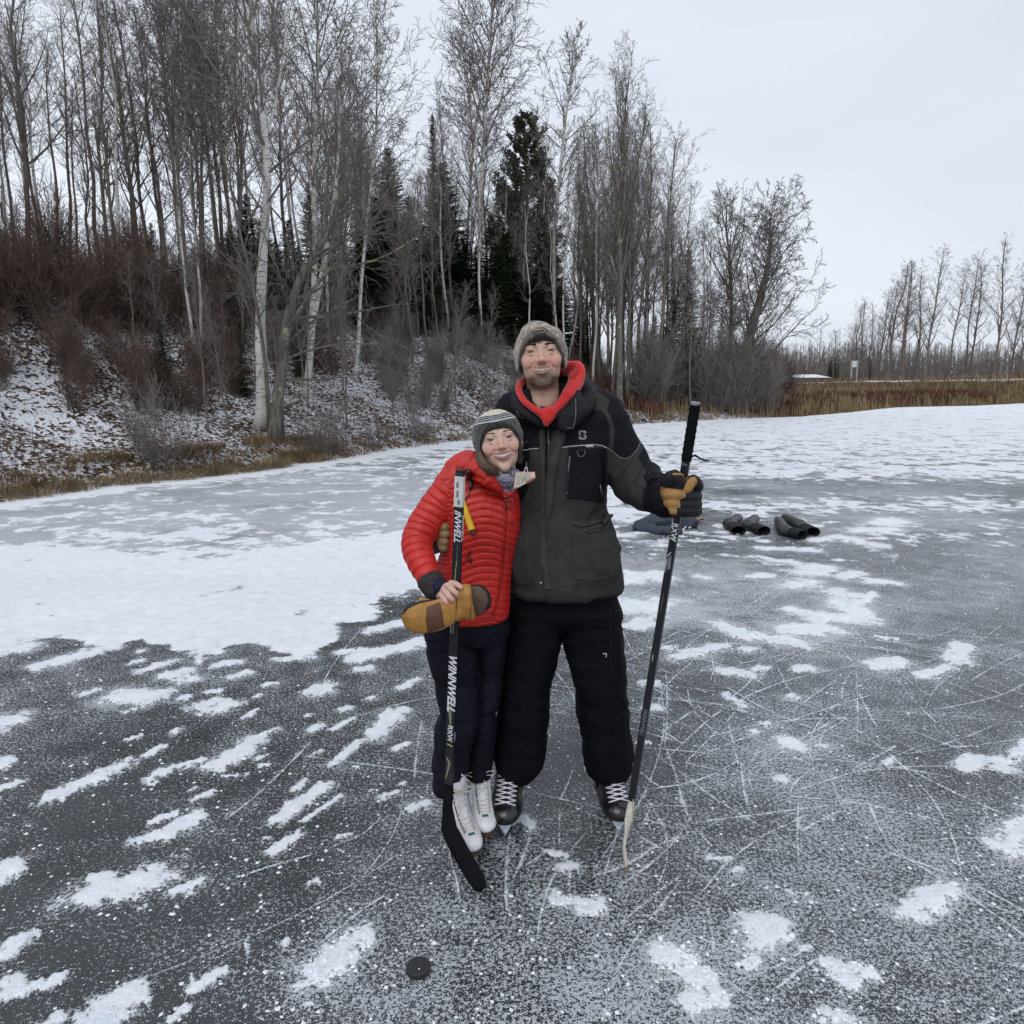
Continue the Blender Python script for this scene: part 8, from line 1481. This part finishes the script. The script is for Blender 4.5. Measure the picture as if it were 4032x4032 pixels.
# ---- rubber boots, each a thing of its own
M_RUB = plain('dark_rubber', (.020, .021, .022), .38, nscale=10); M_RUBG = plain('grey_rubber', (.024, .024, .024), .45, nscale=12); M_NEO = fabric('black_neoprene', (.012, .013, .016), .8); M_IN = plain('boot_lining', (.006, .006, .007), .9)
def rubber_boot(label, top, ank, toe, r=.074, roll=0):
    """lying boot given by the mouth of its shaft, ankle and toe"""
    top, ank, toe = Vector(top), Vector(ank), Vector(toe); s_ = (ank - top).normalized(); heel = ank + s_ * .055 - (toe - ank).normalized() * .035
    A = [top, ank, toe, heel]; lo = np.array([tuple(a) for a in A]).min(0) - .10; hi = np.array([tuple(a) for a in A]).max(0) + .10; f = Field(lo, hi, .006); b2 = ank + s_ * .04
    f.chain([tuple(top - s_ * .03), tuple(top.lerp(ank, .55)), tuple(ank)], [r * 1.22, r * 1.12, r], k=.02, flat=(0, 0, 1), fs=.68); f.chain([tuple(b2), tuple(b2.lerp(toe, .5)), tuple(toe)], [r * .95, r * .92, r * .80], k=.05, flat=(0, 0, 1), fs=.9); f.ell(tuple(heel), (r * .8, r * .8, r * .7), k=.04)
    d_ = np.array(s_); f.cut(lambda X, Y, Z: -((X - top.x) * d_[0] + (Y - top.y) * d_[1] + (Z - top.z) * d_[2]), k=.003); f.cap(tuple(top - s_ * .05), tuple(top.lerp(ank, .55)), r * 1.10, r * .95, k=.002, op='sub', flat=(0, 0, 1), fs=.62); f.cut(lambda X, Y, Z: .004 - Z + 0 * X, k=.01)
    V, Fc = f.mesh(); V = relax(V, Fc, 1, .4); N_ = vnormals(V, Fc); V = V + N_ * folds(V, 9, .003, (1, 1, 1), 4, 2)[:, None]; al_ = (V - np.array(top)) @ d_; L_ = (ank - top).length; q = al_[Fc].mean(1); inner = (np.linalg.norm((V - np.array(top)) - al_[:, None] * d_, axis=1)[Fc].mean(1) < r * 1.14) & (q < L_ * .5) & (q >= 0) ; mi = np.where(q < L_ * .66, 1, 0); mi = np.where(inner, 2, mi)
    me = np_mesh('rubber_boot', V, Fc, 4); o = link('rubber_boot', me, None, [M_RUBG, M_NEO, M_IN], True); me.polygons.foreach_set('material_index', mi.astype(np.int32)); tag(o, label, 'boot', 'rubber boots lying on the ice')
    mb = MB(); u = Vector((0, 0, -1)); u = (u - s_ * u.dot(s_)).normalized(); mb.box(top + u * (r * .98) + s_ * .006 + Vector((0, -.003, .012)), .022, .004, .004); mb.build('pull_tab', plain('pale_pull_tab', (.35, .34, .31), .6), o, False); return o
gp = lambda px, py, h: ground(px, py, 0) + Vector((0, 0, h))
rubber_boot('rubber boot at the far left of the lying boots, its black mouth facing the camera', gp(2908, 2108, .055), gp(2876, 2084, .062), gp(2905, 2062, .055) + Vector((.03, .10, 0)))
rubber_boot('rubber boot touching the first one, its black mouth turned to the right', gp(3008, 2110, .056), gp(2952, 2090, .064), gp(2965, 2066, .055) + Vector((.06, .12, 0)))
rubber_boot('rubber boot nearest the right edge of the ice, shaft lying to the right in front', gp(3160, 2126, .056), gp(3096, 2110, .062), gp(3070, 2076, .060) + Vector((.02, .10, .0)))
rubber_boot('rubber boot lying behind the last boot, its opening towards the right', gp(3200, 2114, .056), gp(3150, 2090, .064), gp(3105, 2066, .066) + Vector((.0, .10, 0)))
# ---- blue grey jacket heap with gloves, strap and hook beside it
def heap(P, Rr, fs=.5, vs=.009): 
    lo = np.array([tuple(p) for p in P]).min(0) - max(Rr) - .03; hi = np.array([tuple(p) for p in P]).max(0) + max(Rr) + .03; lo[2] = -.02; return Field(lo, hi, vs)
P_ = [gp(2520, 2088, .05), gp(2570, 2080, .06), gp(2620, 2078, .09), gp(2670, 2078, .08), gp(2722, 2078, .055), gp(2660, 2100, .04)]; f = heap(P_, [.13])
f.chain([tuple(p) for p in P_[:5]], [.078, .095, .115, .10, .07], k=.05, flat=(0, 0, 1), fs=.72); f.chain([tuple(P_[0] + Vector((0, -.03, -.015))), tuple(gp(2590, 2102, .035)), tuple(gp(2665, 2102, .035))], [.055, .05, .04], k=.03); f.ell(gp(2600, 2066, .11), (.16, .09, .05), k=.05)
V, Fc = f.mesh(); N_ = vnormals(V, Fc); V = V + N_ * (folds(V, 5, .035, (1, 1, 1.3), 3, 4))[:, None]; V[:, 2] = np.maximum(V[:, 2] * 1.12, .002); o = sculpt('folded_jacket', V, Fc, fabric('blue_grey_nylon', (.032, .040, .060), .55, bump=.5, nscale=20, dist=.01, spec=.35), None); tag(o, 'crumpled blue grey jacket lying in a heap on the ice', 'jacket')
q = gp(2640, 2032, .10) + Vector((0, .05, 0)); mb = MB(); mb.ball(q, (.05, .05, .045), nu=14, nv=10); mb.ball(q + Vector((.05, 0, -.01)), (.05, .05, .04), nu=14, nv=10); o = mb.build('rolled_sock', M_JB); tag(o, 'small dark bundle behind the blue grey jacket heap', 'clothes'); 
a = gp(2557, 2034, .10); b = gp(2595, 2046, .12); mb = MB(); mb.tube([a, a.lerp(b, .5) + Vector((0, 0, .004)), b + Vector((0, 0, -.01))], [(.010, .018), (.012, .02), (.012, .02)], 8); o = mb.build('red_strap', plain('red_plastic', (.42, .06, .055), .5)); tag(o, 'red strap end sticking out above the blue grey jacket heap', 'strap')
def lying_glove(base, tip, label, up=.035):
    base, tip = Vector(base), Vector(tip); d_ = (tip - base).normalized(); s_ = d_.cross(Vector((0, 0, 1))).normalized(); f = Field(np.minimum(base, tip) - .09, np.maximum(base, tip) + .09, .005); m_ = base.lerp(tip, .55)
    f.cap(tuple(base), tuple(m_), .036, .042, k=.02, flat=(0, 0, 1), fs=.7)
    for i in range(4): o_ = s_ * (.027 * (i - 1.5)); f.chain([tuple(m_ + o_), tuple(m_ + o_ + d_ * .05 + Vector((0, 0, .008))), tuple(m_ + o_ + d_ * (.085, .1, .095, .075)[i])], [.0145, .014, .012], k=.006)
    f.chain([tuple(base + d_ * .03 - s_ * .03), tuple(base + d_ * .075 - s_ * .062)], [.016, .013], k=.01)
    V, Fc = f.mesh(); n_ = (V - np.array(base)) @ np.array(d_); tan = np.where((V[:, 2] > base.z - .004) & (n_ > .02), np.sin((V @ np.array(s_)) * 90) * 3 + 1.5, -5.); o = sculpt('glove', V, Fc, M_GLOVE, None, {'tan': tan}); return tag(o, label, 'glove', 'gloves dropped on the ice')
lying_glove(gp(2712, 2062, .05), gp(2764, 2056, .045), 'black work glove with yellow leather fingertips at the right end of the jacket heap'); lying_glove(gp(2680, 2046, .08), gp(2708, 2052, .06) + Vector((.04, 0, 0)), 'glove with tan leather lying behind the blue grey jacket heap')
mb = MB(); mb.tube([gp(2692, 2104, .006), gp(2690, 2090, .02), gp(2704, 2082, .035), gp(2716, 2076, .04), gp(2722, 2082, .03), gp(2712, 2086, .02)], .009, 8); o = mb.build('white_cord', plain('white_cord', (.66, .60, .60), .6)); tag(o, 'short white cord with a bent end lying beside the blue grey jacket', 'cord')
